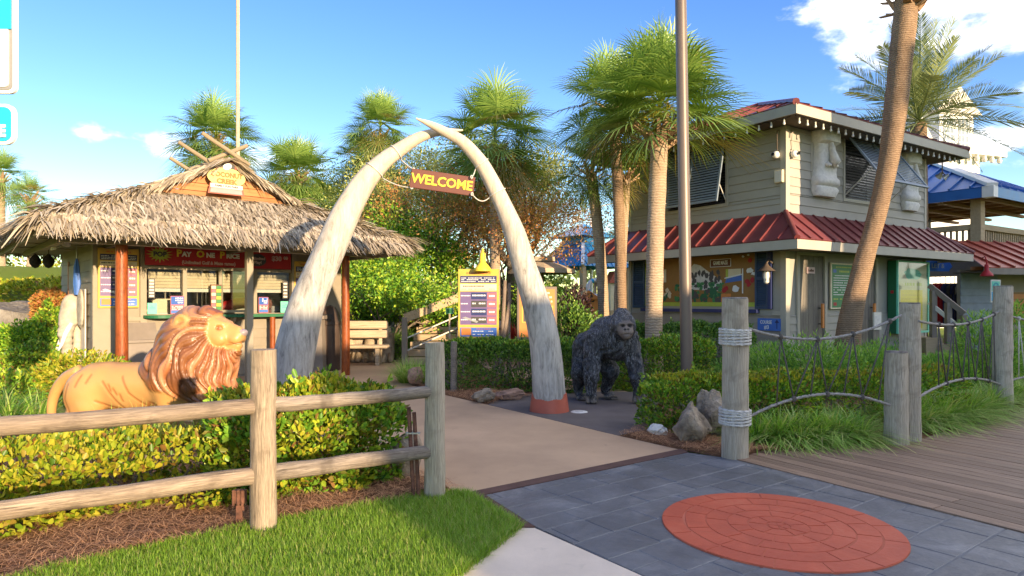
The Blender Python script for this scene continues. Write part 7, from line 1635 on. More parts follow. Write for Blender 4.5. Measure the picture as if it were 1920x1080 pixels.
# timber steps and hand rail
st_ = thing('timber_steps', 'timber steps climbing the planted bank with sloping hand rail', 'steps', (px(815, 658, 15.6).x, 15.6, 0), -R(4))
for i in range(7): box('step', m['deck_pine'], st_, -0.75, 0.75, i * 0.36, i * 0.36 + 0.42, i * 0.17, i * 0.17 + 0.155, 0.008)
for s_ in (-0.72,):
    for i, (y_, z0_, h_) in enumerate(((-0.05, 0.0, 1.12), (2.2, 1.0, 1.1))): box('rail_post', m['grey_box'], st_, s_ - 0.06, s_ + 0.06, y_, y_ + 0.12, z0_, z0_ + h_, 0.006)
MB().bar((-0.72, 0.0, 1.10), (0.70, 1.3, 1.72), 0.06, 0.20).obj('hand_rail', m['deck_pine'], st_)
for k in (0.62, 0.32): MB().bar((-0.70, 0.02, k), (0.70, 1.3, k + 0.66), 0.02, 0.03).obj('guard_rail', m['offwhite'], st_)
p = px(843, 583, 15.0); t = thing('plant_tag', 'small green sign on a stake by the timber steps', 'sign', (p.x, p.y, 0)); MB().box(-0.085, 0.085, 0, 0.01, p.z - 0.06, p.z + 0.06).obj('plate', m['mint'], t); MB().box(-0.075, 0.075, -0.002, 0, p.z - 0.05, p.z + 0.05).obj('print', m['leafgreen'], t); box('stake', m['bench'], t, -0.02, 0.02, 0.011, 0.03, 0, p.z)
# short weathered bollards in the middle bed
for x, yb, yt, lb in ((851, 735, 641, 'short grey post left of the middle hedge'), (838, 728, 655, 'stubby dark post behind the far fence post')):
    b = gp(x, yb); h = CH + (HY - yt) / F * b.y; t = thing('garden_post', lb, 'post', (b.x, b.y, 0), 0, 'garden posts'); log_mesh(h, 0.06, 0.055, int(x), 14, 'z').obj('shaft', m['rail_grey'], t, smooth=50); MB().lathe([(0.05, h - 0.002), (0, h + 0.012)], 12).obj('end_grain', m['pile_top'], t)
# beige umbrella and grey boulders on the bank
p = px(1018, 512, 19.0); t = thing('patio_umbrella', 'cream patio umbrella seen past the right tusk', 'umbrella', (p.x, p.y, 0.0))
for lo_, hi_, r0, nm in ((p.z - 0.02, p.z + 0.40, 0.95, 'canopy'), (p.z + 0.34, p.z + 0.52, 0.35, 'vent')): MB().lathe([(r0, lo_), (r0 * 0.97, lo_ + 0.12), (r0 * 0.45, lo_ + (hi_ - lo_) * 0.7), (0, hi_)], 8).obj(nm, m['bench'], t)
MB().tube([(0, 0, 0), (0, 0, p.z + 0.4)], 0.03, 8).obj('pole', m['bark'], t); MB().lathe([(0.3, 0), (0.28, 0.1), (0.05, 0.14)], 12).obj('base', m['rock'], t)
for i, (x, y, dd, rr_) in enumerate(((640, 560, 18.3, (0.9, 0.6, 0.75)), (700, 552, 19.2, (0.8, 0.6, 0.9)), (610, 560, 18.6, (0.7, 0.6, 0.9)), (790, 560, 19.6, (0.7, 0.5, 0.7)), (655, 530, 19.9, (0.8, 0.6, 0.6)), (735, 585, 18.2, (0.6, 0.4, 0.5)))):
    b = px(x, y, dd); t = thing('boulder', ('grey boulder low on the bank behind the bench', 'tall grey boulder behind the twisted shrub', 'grey boulder nearest the kiosk eave', 'grey boulder by the top of the hand rail', 'flat grey boulder high on the bank', 'small grey boulder left of the timber steps')[i], 'boulder', (b.x, b.y, float(gh(b.x, b.y)) - 0.1), i, 'bank boulders'); add('stone', rock_mesh('stone', rr_, 50 + i, m['rock_grey'], 3, 0.35), t)
# ------------------------------------------------------------------ beyond: turquoise pavilion, railing, float ring
d = 34.0; c0 = px(1094, 565, d); pv = thing('turquoise_pavilion', 'small turquoise roofed pavilion far behind the gorilla', 'pavilion', (c0.x, c0.y, 0), R(38)); S = 1.75; zb_ = 1.5 + 62 / F * d
for a in range(4):
    M4 = Matrix.Rotation(a * math.pi / 2, 4, 'Z'); R4 = lambda p: tuple(M4 @ Vector(p))
    seam_face(pv, [R4((-S, -S, zb_)), R4((S, -S, zb_)), R4((S * 0.45, -S * 0.45, zb_ + 1.15)), R4((-S * 0.45, -S * 0.45, zb_ + 1.15))], 0.35, m['teal_roof']); MB().prism([R4((-S * 0.45, -S * 0.45, zb_ + 1.15)), R4((S * 0.45, -S * 0.45, zb_ + 1.15)), R4((S * 0.45, -S * 0.45, zb_ + 1.6)), R4((-S * 0.45, -S * 0.45, zb_ + 1.6))], M4 @ Vector((0, 0.05, 0))).obj('lantern_wall', m['teal_roof'], pv); MB().prism([R4((-S * 0.68, -S * 0.68, zb_ + 1.6)), R4((S * 0.68, -S * 0.68, zb_ + 1.6)), R4((0, 0, zb_ + 2.3))], (0, 0, -0.05)).obj('cap_roof', m['white'] if a % 2 else m['teal_roof'], pv)
    MB().bar(R4((-S, -S, zb_ + 0.06)), R4((-S * 0.45, -S * 0.45, zb_ + 1.22)), 0.16, 0.08).obj('hip_trim', m['white'], pv); MB().bar(R4((-S * 0.9, -S * 0.9, -0.2)), R4((-S * 0.9, -S * 0.9, zb_)), 0.22, 0.22, (0, 1, 0)).obj('column', m['deck_pine'], pv); MB().bar(R4((-S * 0.9, -S * 0.9, 1.0)), R4((S * 0.9, -S * 0.9, 1.0)), 0.1, 0.12).obj('rail', m['deck_pine'], pv)
    for k in range(9): xk = -S * 0.9 + S * 1.8 * (k + 0.5) / 9; MB().bar(R4((xk, -S * 0.9, 0.0)), R4((xk, -S * 0.9, 0.95)), 0.05, 0.05, (0, 1, 0)).obj('baluster', m['deck_pine'], pv)
p = px(1117, 540, 30.5); t = thing('float_ring', 'white ring float hanging by the far pavilion', 'life ring', p); mb = MB(); mb.tube([(0.36 * math.cos(a), 0, 0.36 * math.sin(a)) for a in np.linspace(0, 2 * math.pi, 33)], 0.10, 10, False); mb.obj('ring', m['white'], t, smooth=True)
for k in range(4): a = k * math.pi / 2 + 0.4; MB().tube([(0.36 * math.cos(a + e), 0, 0.36 * math.sin(a + e)) for e in (-0.15, 0, 0.15)], 0.105, 10, False).obj('band', m['skyblue'], t, smooth=True)
MB().box(-0.06, 0.06, 0.11, 0.25, -p.z, 0.4).obj('stand', m['deck_pine'], t)
for i, (x, y, dd, w_, h_, mt, lb) in enumerate(((1103, 575, 30, 0.9, 2.0, 'orange', 'orange play structure below the far pavilion'), (1148, 560, 33, 0.5, 3.0, 'cream', 'cream clad kiosk column behind the twin palms'), (1165, 590, 38, 2.2, 1.0, 'white', 'low white counter behind the twin palms'))):
    b = px(x, y, dd); t = thing('play_booth', lb, 'booth', (b.x, b.y, 0), 0.3 * i); box('base', m['deck_pine'], t, -w_ / 2, w_ / 2, -0.3, 0.3, 0, h_ * 0.35); box('panel', m[mt], t, -w_ / 2 + 0.03, w_ / 2 - 0.03, -0.25, 0.25, h_ * 0.351, h_ * 0.8); MB().prism([(-w_ / 2 - 0.08, -0.35, h_ * 0.801), (w_ / 2 + 0.08, -0.35, h_ * 0.801), (0, -0.35, h_)], (0, 0.7, 0)).obj('top', m['terracotta' if i else 'orange'], t)
p = px(1088, 412, 36); t = thing('light_mast', 'slim white mast with flood lights near the far pavilion', 'light', (p.x + 0.6, p.y, 0)); MB().tube([(0, 0, 0), (0, 0, p.z + 1.5)], [0.09, 0.06], 8).obj('mast', m['white'], t); MB().bar((-1.4, 0, p.z + 0.25), (1.6, 0, p.z + 1.0), 0.05, 0.05).obj('cross_arm', m['steel'], t)
for x_, z_ in ((-0.75, 0.0), (-0.45, -1.6)): MB().prism([(x_ - 0.2, -0.1, p.z + z_ - 0.2), (x_ + 0.2, -0.1, p.z + z_ - 0.05), (x_ + 0.1, -0.1, p.z + z_ + 0.25), (x_ - 0.25, -0.1, p.z + z_ + 0.1)], (0, 0.25, 0)).obj('flood_head', m['steel'], t)
# ------------------------------------------------------------------ right background: deck pavilion, shop, white tower house
d = 20.0; c0 = px(1833, 565, d); dk = thing('deck_pavilion', 'raised timber deck pavilion with blue metal hip roof', 'pavilion', (c0.x, c0.y, 0), BA); zd = 2.72; ze_ = 1.5 + 207 / F * d
for x_, y_ in ((0, 0), (0, 5.6), (5.6, 0), (5.6, 5.6)): box('post', m['deck_pine'], dk, x_ - 0.145, x_ + 0.145, y_ - 0.145, y_ + 0.145, 0, ze_ + 0.05, 0.012)
box('deck_floor', m['deck_pine'], dk, -0.12, 6.4, -0.12, 6.4, zd - 0.1, zd); box('rim_beam', m['grey_box'], dk, -0.24, 6.4, -0.24, -0.15, zd - 0.45, zd + 0.02); box('rim_beam', m['grey_box'], dk, -0.24, -0.15, -0.149, 6.4, zd - 0.45, zd + 0.02)
def rail_run(fn, L):
    def bx_(nm, a, b, o0, o1, z0_, z1_, bev=0.0):
        p, q_ = fn(a, o0), fn(b, o1); box(nm, m['deck_pine'], dk, min(p[0], q_[0]), max(p[0], q_[0]), min(p[1], q_[1]), max(p[1], q_[1]), z0_, z1_, bev)
    bx_('top_rail', 0.15, L, -0.10, 0.10, zd + 0.95, zd + 1.12, 0.008); bx_('bottom_rail', 0.15, L, -0.03, 0.05, zd + 0.10, zd + 0.18); k = int(L / 0.17)
    for i in range(k): u = 0.15 + (i + 0.5) * (L - 0.15) / k; bx_('baluster', u - 0.03, u + 0.03, -0.02, 0.02, zd + 0.181, zd + 0.949)
rail_run(lambda u, o: (u, o), 5.45); rail_run(lambda u, o: (o, u), 5.45); box('back_rail', m['deck_pine'], dk, 0.1, 5.5, 5.55, 5.65, zd + 0.95, zd + 1.10); box('back_rail', m['deck_pine'], dk, 5.55, 5.65, 0.2, 5.5, zd + 0.95, zd + 1.10)
oe = 0.62; zt_ = ze_ + 1.75; pk = (2.8, 2.8, zt_); pk2 = (2.8, 2.8001, zt_); far_ = 5.6 + oe
for q4, mt in (([(-oe, far_, ze_), (-oe, -oe, ze_), pk, pk2], 'blue_roof'), ([(-oe, -oe, ze_), (far_, -oe, ze_), pk2, pk], 'blue_roof'), ([(far_, -oe, ze_), (far_, far_, ze_), pk, pk2], 'blue_roof'), ([(far_, far_, ze_), (-oe, far_, ze_), pk, pk2], 'blue_roof')): seam_face(dk, q4, 0.55, m[mt], (0.05, 0.06))
MB().bar((-oe, -oe, ze_ + 0.05), (2.8, 2.8, zt_ + 0.09), 0.30, 0.10).obj('hip_trim', m['white'], dk); box('fascia', m['blue_roof'], dk, -oe - 0.03, -oe, -oe + 0.25, far_, ze_ - 0.30, ze_ - 0.01); box('fascia', m['teal_roof'], dk, -oe + 0.25, far_, -oe - 0.03, -oe, ze_ - 0.30, ze_ - 0.01); box('fascia_end', m['white'], dk, -oe - 0.05, -oe + 0.249, -oe - 0.05, -oe + 0.249, ze_ - 0.31, ze_ + 0.02)
for i in range(7): box('ceiling_joist', m['ceil_pine'], dk, -oe + 0.3 + i * 0.95, -oe + 0.42 + i * 0.95, -oe + 0.05, far_ - 0.05, ze_ - 0.22, ze_ - 0.03)
for i in range(6): box('ceiling_beam', m['ceil_pine'], dk, -oe + 0.1, far_ - 0.1, -oe + 0.35 + i * 1.1, -oe + 0.49 + i * 1.1, ze_ - 0.31, ze_ - 0.221)
MB().box(-oe + 0.05, far_ - 0.05, -oe + 0.05, far_ - 0.05, ze_ - 0.029, ze_ - 0.015).obj('ceiling', m['ceil_pine'], dk)
MB().prism([(3.2, 3.0, zd + 0.3), (3.9, 3.0, zd + 0.3), (3.75, 3.0, zd + 1.9), (3.55, 3.0, zd + 1.7)], (0, 0.2, 0)).obj('fin_ornament', m['charcoal'], dk)
# shop under and right of the deck
d = 17.0; c0 = px(1838, 565, d); sh_ = thing('gift_shop', 'low grey shop with orange red metal roof at the right edge', 'shop', (c0.x, c0.y, 0), R(14)); zs = 1.5 + 62 / F * d
MB().box(0.25, 5, 0.8, 0.9, 0, zs).obj('wall', m['siding_d'], sh_); lap_boards(sh_, lambda s_, o_, z: (s_, 0.8 - o_, z), 0.25, 1.5, 0.05, zs - 0.1, [], m['grey_sh'], 0.2); seam_face(sh_, [(-0.1, -0.2, zs), (5.2, -0.2, zs), (5.2, 1.6, zs + 0.85), (0.75, 1.6, zs + 0.85)], 0.5, m['red_roof2'], (0.05, 0.05)); box('fascia', m['grey_box'], sh_, -0.1, 5.2, -0.2, -0.17, zs - 0.16, zs - 0.004); MB().box(0, 5, -0.16, 0.8, zs - 0.10, zs - 0.08).obj('soffit', m['soffit'], sh_); MB().box(1.55, 3.2, 0.77, 0.80, 0.9, 1.75).obj('display_panel', m['ochre'], sh_)
for k in range(5): MB().box(1.57, 3.18, 0.755, 0.769, 0.93 + k * 0.16, 1.06 + k * 0.16).obj('panel_board', m['orange'], sh_)
MB().tube([(-4.4, 0.6, 0), (-4.4, 0.6, 2.6)], 0.07, 8).obj('porch_post', m['siding_d'], sh_); MB().box(-4.6, -0.15, 2.6, 2.7, 0, 2.6).obj('back_wall', m['siding_d'], sh_); MB().box(-2.5, -0.5, 2.55, 2.6, 0.2, 2.2).obj('doorway', m['dark'], sh_)
for k in range(6): MB().tube([(-2.2 + k * 0.28, 1.55, 0.1), (-2.2 + k * 0.28, 1.55, 2.45)], 0.022, 6).obj('gate_bar', m['grey_sh'], sh_)
tk = thing('tiki_post', 'carved brown tiki post under the deck', 'post', (px(1785, 565, 18.2).x + 0.72, 18.2, 0)); MB().tube([(0, 0, 0), (0, 0, 0.8), (0, 0, 1.6), (0, 0, 2.45)], [0.17, 0.18, 0.17, 0.18], 14).obj('shaft', m['cedar'], tk, smooth=50)
for k in range(7): 
    for sg in (-1, 1): MB().bar((0, -0.182, 0.9 + k * 0.2), (sg * 0.14, -0.12, 1.02 + k * 0.2), 0.02, 0.04).obj('carving', m['black'], tk)
for i, (x_, mt) in enumerate(((1758, 'red'), (1766, 'red'), (1776, 'navy'), (1786, 'charcoal'), (1793, 'navy'), (1800, 'charcoal'))):
    p = px(x_, 560, 19.0); t = thing('hanging_garment', ('red printed garment nearest the stair rail', 'red and white garment on the rack', 'navy garment third on the rack', 'charcoal garment fourth on the rack', 'navy garment fifth on the rack', 'charcoal garment nearest the tiki post')[i], 'garment', (p.x, p.y, 0), 0.4, 'garments on the shop rack'); MB().prism([(-0.10, 0, 0.75), (0.10, 0, 0.75), (0.11, 0, 1.75), (0.2, 0, 1.7), (0.2, 0, 1.9), (0.05, 0, 2.02), (-0.05, 0, 2.02), (-0.2, 0, 1.9), (-0.2, 0, 1.7), (-0.11, 0, 1.75)], (0, 0.1, 0)).obj('cloth', m[mt], t); MB().tube([(0, 0.05, 2.02), (0, 0.05, 2.25)], 0.008, 5).obj('hanger', m['steel'], t)
p = px(1762, 499, 17.8); t = thing('arrow_sign', 'blue arrow shaped sign below the deck with pale letters', 'sign', p, R(14)); MB().prism([(-0.45, 0, -0.14), (0.30, 0, -0.14), (0.42, 0, 0), (0.30, 0, 0.14), (-0.45, 0, 0.14)], (0, 0.03, 0)).obj('panel', m['royal'], t); text('lettering', 'LEY &', 0.12, m['grey_sh'], t, (-0.06, -0.003, 0), 0.003)
p = px(1850, 518, 16.6); t = thing('gooseneck_lamp', 'red bell shaped lamp shade under the shop roof', 'lamp', p); lamp_shade(MB(), 0.62).obj('shade', m['red'], t, smooth=40); MB().tube([(0, 0, 0.38), (0, 0.05, 0.50), (0.0, 0.2, 0.46)], 0.014, 7).obj('arm', m['red'], t, smooth=True)
p = px(1867, 545, 16.9); t = thing('window_poster', 'pale green poster on the shop wall behind the far piling', 'poster', p, R(14)); box('sheet', m['offwhite'], t, -0.16, 0.16, 0, 0.02, -0.3, 0.28); box('print', m['mint'], t, -0.13, 0.13, -0.003, 0, 0.0, 0.24); box('print_low', m['skyblue'], t, -0.13, 0.13, -0.003, 0, -0.26, -0.03); MB().lathe([(0.05, 0), (0.09, 0.0), (0.09, 0.003), (0.05, 0.003)], 16).obj('ring_print', m['teal'], t, loc=(0, -0.004, 0.12), rot=(R(90), 0, 0))
sr = thing('ramp_rail', 'grey timber ramp rail descending right of the display case', 'handrail', (px(1745, 565, 16.2).x, 16.2, 0.0)); e_ = px(1808, 588, 15.6) - Vector((sr.location)); a_ = px(1742, 535, 16.2) - Vector(sr.location)
MB().bar(a_, e_, 0.06, 0.12).obj('top_rail', m['grey_box'], sr); MB().bar(a_ - Vector((0, 0, 0.42)), e_ - Vector((0, 0, 0.42)), 0.05, 0.09).obj('mid_rail', m['offwhite'], sr)
for f in (0.12, 0.55, 0.98): q = a_.lerp(e_, f); MB().box(q.x - 0.06, q.x + 0.06, q.y - 0.06, q.y + 0.06, 0.0, q.z - 0.05).obj('rail_post', m['grey_box'], sr)
for k in range(4): MB().box(-0.3 + k * 0.28, 0.1 + k * 0.28, -0.3 - 0.1 * k, 0.9, 0.0, 0.62 - 0.15 * k).obj('step', m['deck_pine'], sr)
# white tower house
d = 34.0; c0 = px(1800, 565, d); hs = thing('tower_house', 'tall white house with gabled lantern storey behind the palm', 'house', (c0.x, c0.y + 2.5, 0), R(20)); zz_ = lambda y: 1.5 + (565 - y) / F * d
MB().box(-4.2, 1.1, -2, 3, 0, zz_(290)).obj('lower_storey', m['white'], hs); MB().box(-1.6, 0.9, -1.8, 1.5, zz_(280), zz_(205)).obj('lantern_storey', m['white'], hs); MB().box(-4.6, 2.3, -2.6, 3.4, zz_(288), zz_(276)).obj('cornice', m['white'], hs); MB().prism([(-2.0, -2.0, zz_(205)), (1.3, -2.0, zz_(205)), (-0.35, -2.0, zz_(155))], (0, 3.7, 0)).obj('gable_roof', m['offwhite'], hs)
MB().prism([(-4.3, -2.1, zz_(276)), (-2.2, -2.1, zz_(276)), (-3.2, -2.1, zz_(225))], (0, 3.5, 0)).obj('side_gable', m['offwhite'], hs)
for x_ in (-0.9, 0.2):
    w_ = box('window', m['grey_sh'], hs, x_ - 0.42, x_ + 0.42, -1.83, -1.805, zz_(266), zz_(216))
    for k in range(3): box('glazing_bar', m['white'], w_, x_ - 0.42 + 0.28 * k + 0.12, x_ - 0.42 + 0.28 * k + 0.16, -1.85, -1.831, zz_(266), zz_(216))
    for k in range(3): box('glazing_bar', m['white'], w_, x_ - 0.42, x_ + 0.42, -1.855, -1.851, zz_(262 - 14 * k), zz_(259 - 14 * k))
for k in range(12): MB().lathe([(0.08, 0), (0.13, 0.12), (0.08, 0.28), (0.1, 0.34)], 8, (-4.3 + k * 0.56, -2.5, zz_(288) - 0.34)).obj('bracket', m['offwhite'], hs)
# ------------------------------------------------------------------ near pylon sign at the left edge of the frame
d = 2.4; sg_ = d / 5.2; r_e = px(30, 100, d); t = thing('pylon_sign', 'tall sign cabinet with white border cut by the left edge', 'sign', (r_e.x, r_e.y, 0)); z0_, z1_ = dz(175, d), dz(-260, d)
def rrect(x0, x1, z0, z1, r, y): 
    o = []
    for cx_, cz_, a0_ in ((x1 - r, z0 + r, -90), (x1 - r, z1 - r, 0), (x0 + r, z1 - r, 90), (x0 + r, z0 + r, 180)):
        for k in range(7): a = R(a0_ + 15 * k); o.append((cx_ + r * math.cos(a), y, cz_ + r * math.sin(a)))
    return o
MB().prism(rrect(-1.6 * sg_, 0, z0_, z1_, 0.05 * sg_, 0), (0, 0.012, 0)).obj('cabinet', m['white'], t); MB().prism(rrect(-1.57 * sg_, -0.027 * sg_, z0_ + 0.027 * sg_, z1_ - 0.03 * sg_, 0.035 * sg_, -0.004), (0, 0.004, 0)).obj('inner_frame', m['grey'], t); MB().prism(rrect(-1.55 * sg_, -0.048 * sg_, z0_ + 0.047 * sg_, dz(53, d), 0.03 * sg_, -0.008), (0, 0.004, 0)).obj('message_panel', m['white'], t); box('upper_panel', m['skyblue'], t, -1.57 * sg_, -0.027 * sg_, -0.010, -0.005, dz(56, d), z1_ - 0.03 * sg_)
for x_ in (-0.62, -0.42): MB().tube([(x_, 0.15, 0), (x_, 0.15, z0_ + 0.4)], 0.035, 12).obj('post', m['bronze'], t)
t2 = thing('pylon_sign', 'blue rounded panel ending in the letter E at the left edge', 'sign', (px(28, 230, d).x, d, 0)); z0_, z1_ = dz(271, d), dz(195, d)
MB().prism(rrect(-1.5 * sg_, 0, z0_, z1_, 0.075 * sg_, 0), (0, 0.012, 0)).obj('border', m['white'], t2); MB().prism(rrect(-1.475 * sg_, -0.027 * sg_, z0_ + 0.025 * sg_, z1_ - 0.025 * sg_, 0.055 * sg_, -0.005), (0, 0.005, 0)).obj('face', m['skyblue'], t2); text('lettering', 'E', 0.088 * sg_, m['white'], t2, (-0.088 * sg_, -0.009, z0_ + 0.098 * sg_), 0.003, sx=0.85)
# ------------------------------------------------------------------ unseen buildings added behind the camera, sized to shade the right of the scene
Ls = Vector((-0.565, 0.825, 0)); Ps = Vector((0.825, 0.565, 0)); SA = math.atan2(Ps.y, Ps.x)
def block(label, p0_, p1_, q, H, mat, roofm):
    o_ = Ps * p0_ + Ls * (q - 6.0); L = p1_ - p0_; t = thing('shade_building', label, 'building', (o_.x, o_.y, 0), SA); nz = int(H // 2.9)
    ops = [(0.8 + k * 2.4, 2.0 + k * 2.4, 0.9 + 2.9 * s_, 2.3 + 2.9 * s_) for k in range(int((L - 1) // 2.4)) for s_ in range(nz)]; mb = MB()
    for a, b, c_, d_ in rect_wall(0, L, 0, H, ops): mb.box(a, b, 5.85, 6.0, c_, d_)
    mb.box(0, 0.15, 0, 5.84, 0, H).box(L - 0.15, L, 0, 5.84, 0, H).box(0.151, L - 0.151, 0, 0.15, 0, H); mb.obj('wall', m[mat], t); MB().box(-0.2, L + 0.2, -0.2, 6.2, H + 0.001, H + 0.15).obj('roof', m[roofm], t)
    for o in ops: f = box('window', m['glass'], t, o[0], o[1], 5.9, 5.91, o[2], o[3]); MB().box(o[0] - 0.05, o[1] + 0.05, 5.999, 6.03, o[2] - 0.08, o[2] - 0.001).obj('sill', m['white'], f)
    MB().box(0.2, L - 0.2, 4.5, 4.6, 0, H).obj('inner_wall', m['room'], t); return t
block('unseen lower building behind the camera that shades the right side', 1.9, 13.38, -14.0, 4.7, 'siding', 'red_roof'); block('unseen taller building behind the camera that shades the right side', 13.42, 30.0, -14.0, 9.4, 'offwhite', 'blue_roof')
# ------------------------------------------------------------------ hedges and shrubs
hedge('low yellow green hedge in front of the lion statue', [(-4.4, 4.25), (-3.3, 4.75), (-2.35, 5.25), (-1.75, 5.6)], 1.15, 0.47, 12500, m['hedge_y'], 0.058, 0.02, 1, 'hedges along the rail fence', 0.5)
hedge('tall bright hedge behind the right hand fence rails', [(-2.0, 5.25), (-1.6, 5.42), (-1.30, 5.62)], 0.80, 0.73, 9000, m['hedge_g'], 0.064, 0.02, 2, 'hedges along the rail fence', 0.36, tip=m['hedge_y'])
for i, (x, y, r, lb) in enumerate(((120, 985, 0.22, 'small leafy seedling under the low rail at the left'), (20, 995, 0.26, 'leafy seedling at the bottom left corner'), (268, 955, 0.13, 'tiny seedling in the straw below the rail'), (330, 752, 0.0, ''))):
    if r: b = gp(x, y); bush(lb, (b.x, b.y + 0.1, 0.0), (r, r * 0.8, r * 0.7), int(500 * r / 0.2), m['hedge_y'], 0.06, 20 + i, 'straw bed seedlings', 0.3, 0.3, 0.5, 0.4, 'seedling', 'plant', 5)
bush('small leafy sprig above the top rail before the left tusk', (px(592, 730, 6.6).x, 6.9, 0), (0.10, 0.1, 0.14), 120, m['hedge_g'], 0.06, 25, None, 0.2, 0.3, 0.5, 0.5, 'seedling', 'plant', 6, 0.62)
hedge('clipped hedge in the bed left of the right tusk', [(-0.75, 11.4), (0.0, 11.3), (0.85, 11.2)], 1.0, 0.82, 13000, m['hedge_d'], 0.052, 0, 3, tip=m['hedge_g'])
hedge('far clipped hedge below the painted window', [(2.3, 13.1), (3.4, 13.2), (4.35, 13.25)], 1.0, 1.05, 12000, m['hedge_d'], 0.055, 0, 4)
hedge('rounded hedge right behind the gorilla', [(1.9, 11.6), (2.4, 11.7), (3.0, 11.6)], 1.15, 0.86, 12000, m['hedge_g'], 0.052, 0, 5)
hedge('yellow tipped hedge in front of the lamp pole', [(1.95, 7.75), (2.5, 7.8), (3.15, 7.85)], 0.95, 0.60, 13000, m['hedge_g'], 0.050, 0.0, 6, tip=m['hedge_y'])
hedge('long hedge behind the first rope net', [(3.1, 8.0), (4.0, 8.15), (4.9, 8.4), (5.6, 8.8)], 0.80, 0.60, 12000, m['hedge_g'], 0.048, 0, 7, tip=m['hedge_y'])
for i, (x, y, dd, rr_, lb) in enumerate(((1450, 0, 10.4, (0.55, 0.5, 0.42), 'feathery green shrub left of the grey doors'), (1530, 0, 10.2, (0.6, 0.5, 0.46), 'feathery green shrub in front of the left grey door'), (1615, 0, 10.5, (0.6, 0.5, 0.40), 'feathery green shrub at the foot of the leaning palm'), (1665, 0, 11.0, (0.5, 0.5, 0.42), 'feathery green shrub behind the short piling'), (1395, 0, 10.8, (0.45, 0.4, 0.30), 'low feathery shrub right of the nearest piling'))):
    b = px(x, HY, dd); bush(lb, (b.x, dd, 0.0), rr_, 4200, m['fern'], 0.085, 60 + i, 'feathery shrubs', 0.3, 0.35, 0.22, 0.5)
for i, (x, dd, rr_, lb) in enumerate(((1852, 11.2, (0.60, 0.55, 0.62), 'tall feathery shrub left of the far piling'), (1905, 11.8, (0.6, 0.5, 0.75), 'tall feathery shrub right of the far piling'), (1765, 10.4, (0.45, 0.4, 0.32), 'low feathery shrub behind the second rope net'))):
    b = px(x, HY, dd); bush(lb, (b.x, dd, 0.0), rr_, 5500, m['fern'], 0.09, 70 + i, 'feathery shrubs', 0.3, 0.35, 0.22, 0.5)
def strip(label, pts, n, length, per, seed, mat='lily', spread=0.22, lean=1.1, droop=1.2, w=0.016, group='grass border clumps'):
    g = np.random.default_rng(seed); P = np.array(pts, float); seg = np.linalg.norm(np.diff(P, axis=0), axis=1); cum = np.r_[0, np.cumsum(seg)]; u = np.linspace(0.03, 0.97, n) * cum[-1]
    s_ = np.stack([np.interp(u, cum, P[:, 0]), np.interp(u, cum, P[:, 1])], 1) + g.normal(0, spread * 0.4, (n, 2)); return tuft(label, np.c_[s_, np.zeros(n)], length, w, per, m[mat], lean, droop, seed, group, 'border_grass', 'ornamental grass', 6, 0.10)
strip('strappy border grass along the boardwalk below the first rope net', [(2.55, 6.95), (3.2, 7.15), (3.75, 7.3)], 18, 0.46, 170, 81); strip('second row of strappy grass behind the boardwalk edge', [(2.6, 7.35), (3.4, 7.55), (4.0, 7.75)], 16, 0.42, 130, 82)
strip('strappy border grass along the boardwalk right of the tall piling', [(4.6, 7.75), (5.5, 8.4), (6.7, 9.25)], 26, 0.50, 160, 83); strip('strappy border grass past the far piling', [(7.3, 9.7), (8.6, 10.6)], 12, 0.5, 150, 84); strip('second row of strappy grass below the second net', [(4.5, 8.1), (5.6, 8.9), (6.6, 9.8)], 16, 0.46, 130, 85)
strip('tan dry grass behind the lamp pole', [(3.0, 9.9), (3.5, 10.1)], 7, 0.48, 160, 86, 'dry', 0.3, 0.7, 0.6, 0.005, None); strip('green grass tuft behind the far fence post', [(-2.1, 12.5), (-1.6, 11.9)], 6, 0.55, 170, 87, 'lily', 0.3, 0.9, 0.8, 0.010, None); strip('dark grass tuft under the lion chest', [(-3.2, 7.0), (-2.7, 7.0)], 5, 0.42, 160, 88, 'lily', 0.2, 0.9, 0.8, 0.009, None); strip('grass tuft in front of the lion belly', [(-4.0, 6.75), (-3.7, 6.75)], 3, 0.50, 120, 89, 'lily', 0.2, 0.8, 0.8, 0.009, None); strip('strappy grass left of the lion tail', [(-7.6, 8.2), (-6.6, 8.0), (-5.7, 7.9)], 16, 0.62, 200, 90)
# bank left of the kiosk
for i, (x, dd, rr_, z, mt, lb) in enumerate(((10, 9.3, (0.8, 0.6, 0.26), 0, 'hedge_g', 'leafy shrub at the left edge behind the lion tail'), (62, 10.9, (0.50, 0.5, 0.42), 0.0, 'hedge_g', 'bushy shrub beside the elephant head'), (55, 12.2, (0.6, 0.6, 0.52), 0.15, 'bush_b', 'rounded shrub on the bank left of the kiosk'), (96, 13.4, (0.34, 0.4, 0.35), 1.05, 'rust_leaf', 'reddish shrub against the kiosk side wall'), (0, 12.5, (0.6, 0.6, 0.45), 0.1, 'dry', 'dry pale shrub at the left edge of the bank'), (92, 12.9, (0.36, 0.4, 0.72), 0.1, 'hedge_g', 'upright shrub in front of the kiosk siding'), (150, 9.6, (0.7, 0.5, 0.36), 0.0, 'hedge_y', 'low yellow shrub behind the lion back'))):
    b = px(x, HY, dd); bush(lb, (b.x, dd, max(z, float(gh(b.x, dd)))), rr_, 4600, m[mt], 0.065, 100 + i, 'bank shrubs', 0.45, 0.3)
hedge('broad yellow hedge band across the left bank', [(-19.5, 17.5), (-16.5, 18.2), (-13.6, 18.4), (-12.2, 18.2)], 2.4, 1.0, 16000, m['hedge_y'], 0.10, 1.05, 31, None, 0.15); hedge('tall clipped hedge along the top of the left bank', [(-30, 31), (-24, 32), (-18, 31.5), (-13, 30)], 3.0, 2.0, 16000, m['hedge_y'], 0.16, 2.6, 32, None, 0.3)
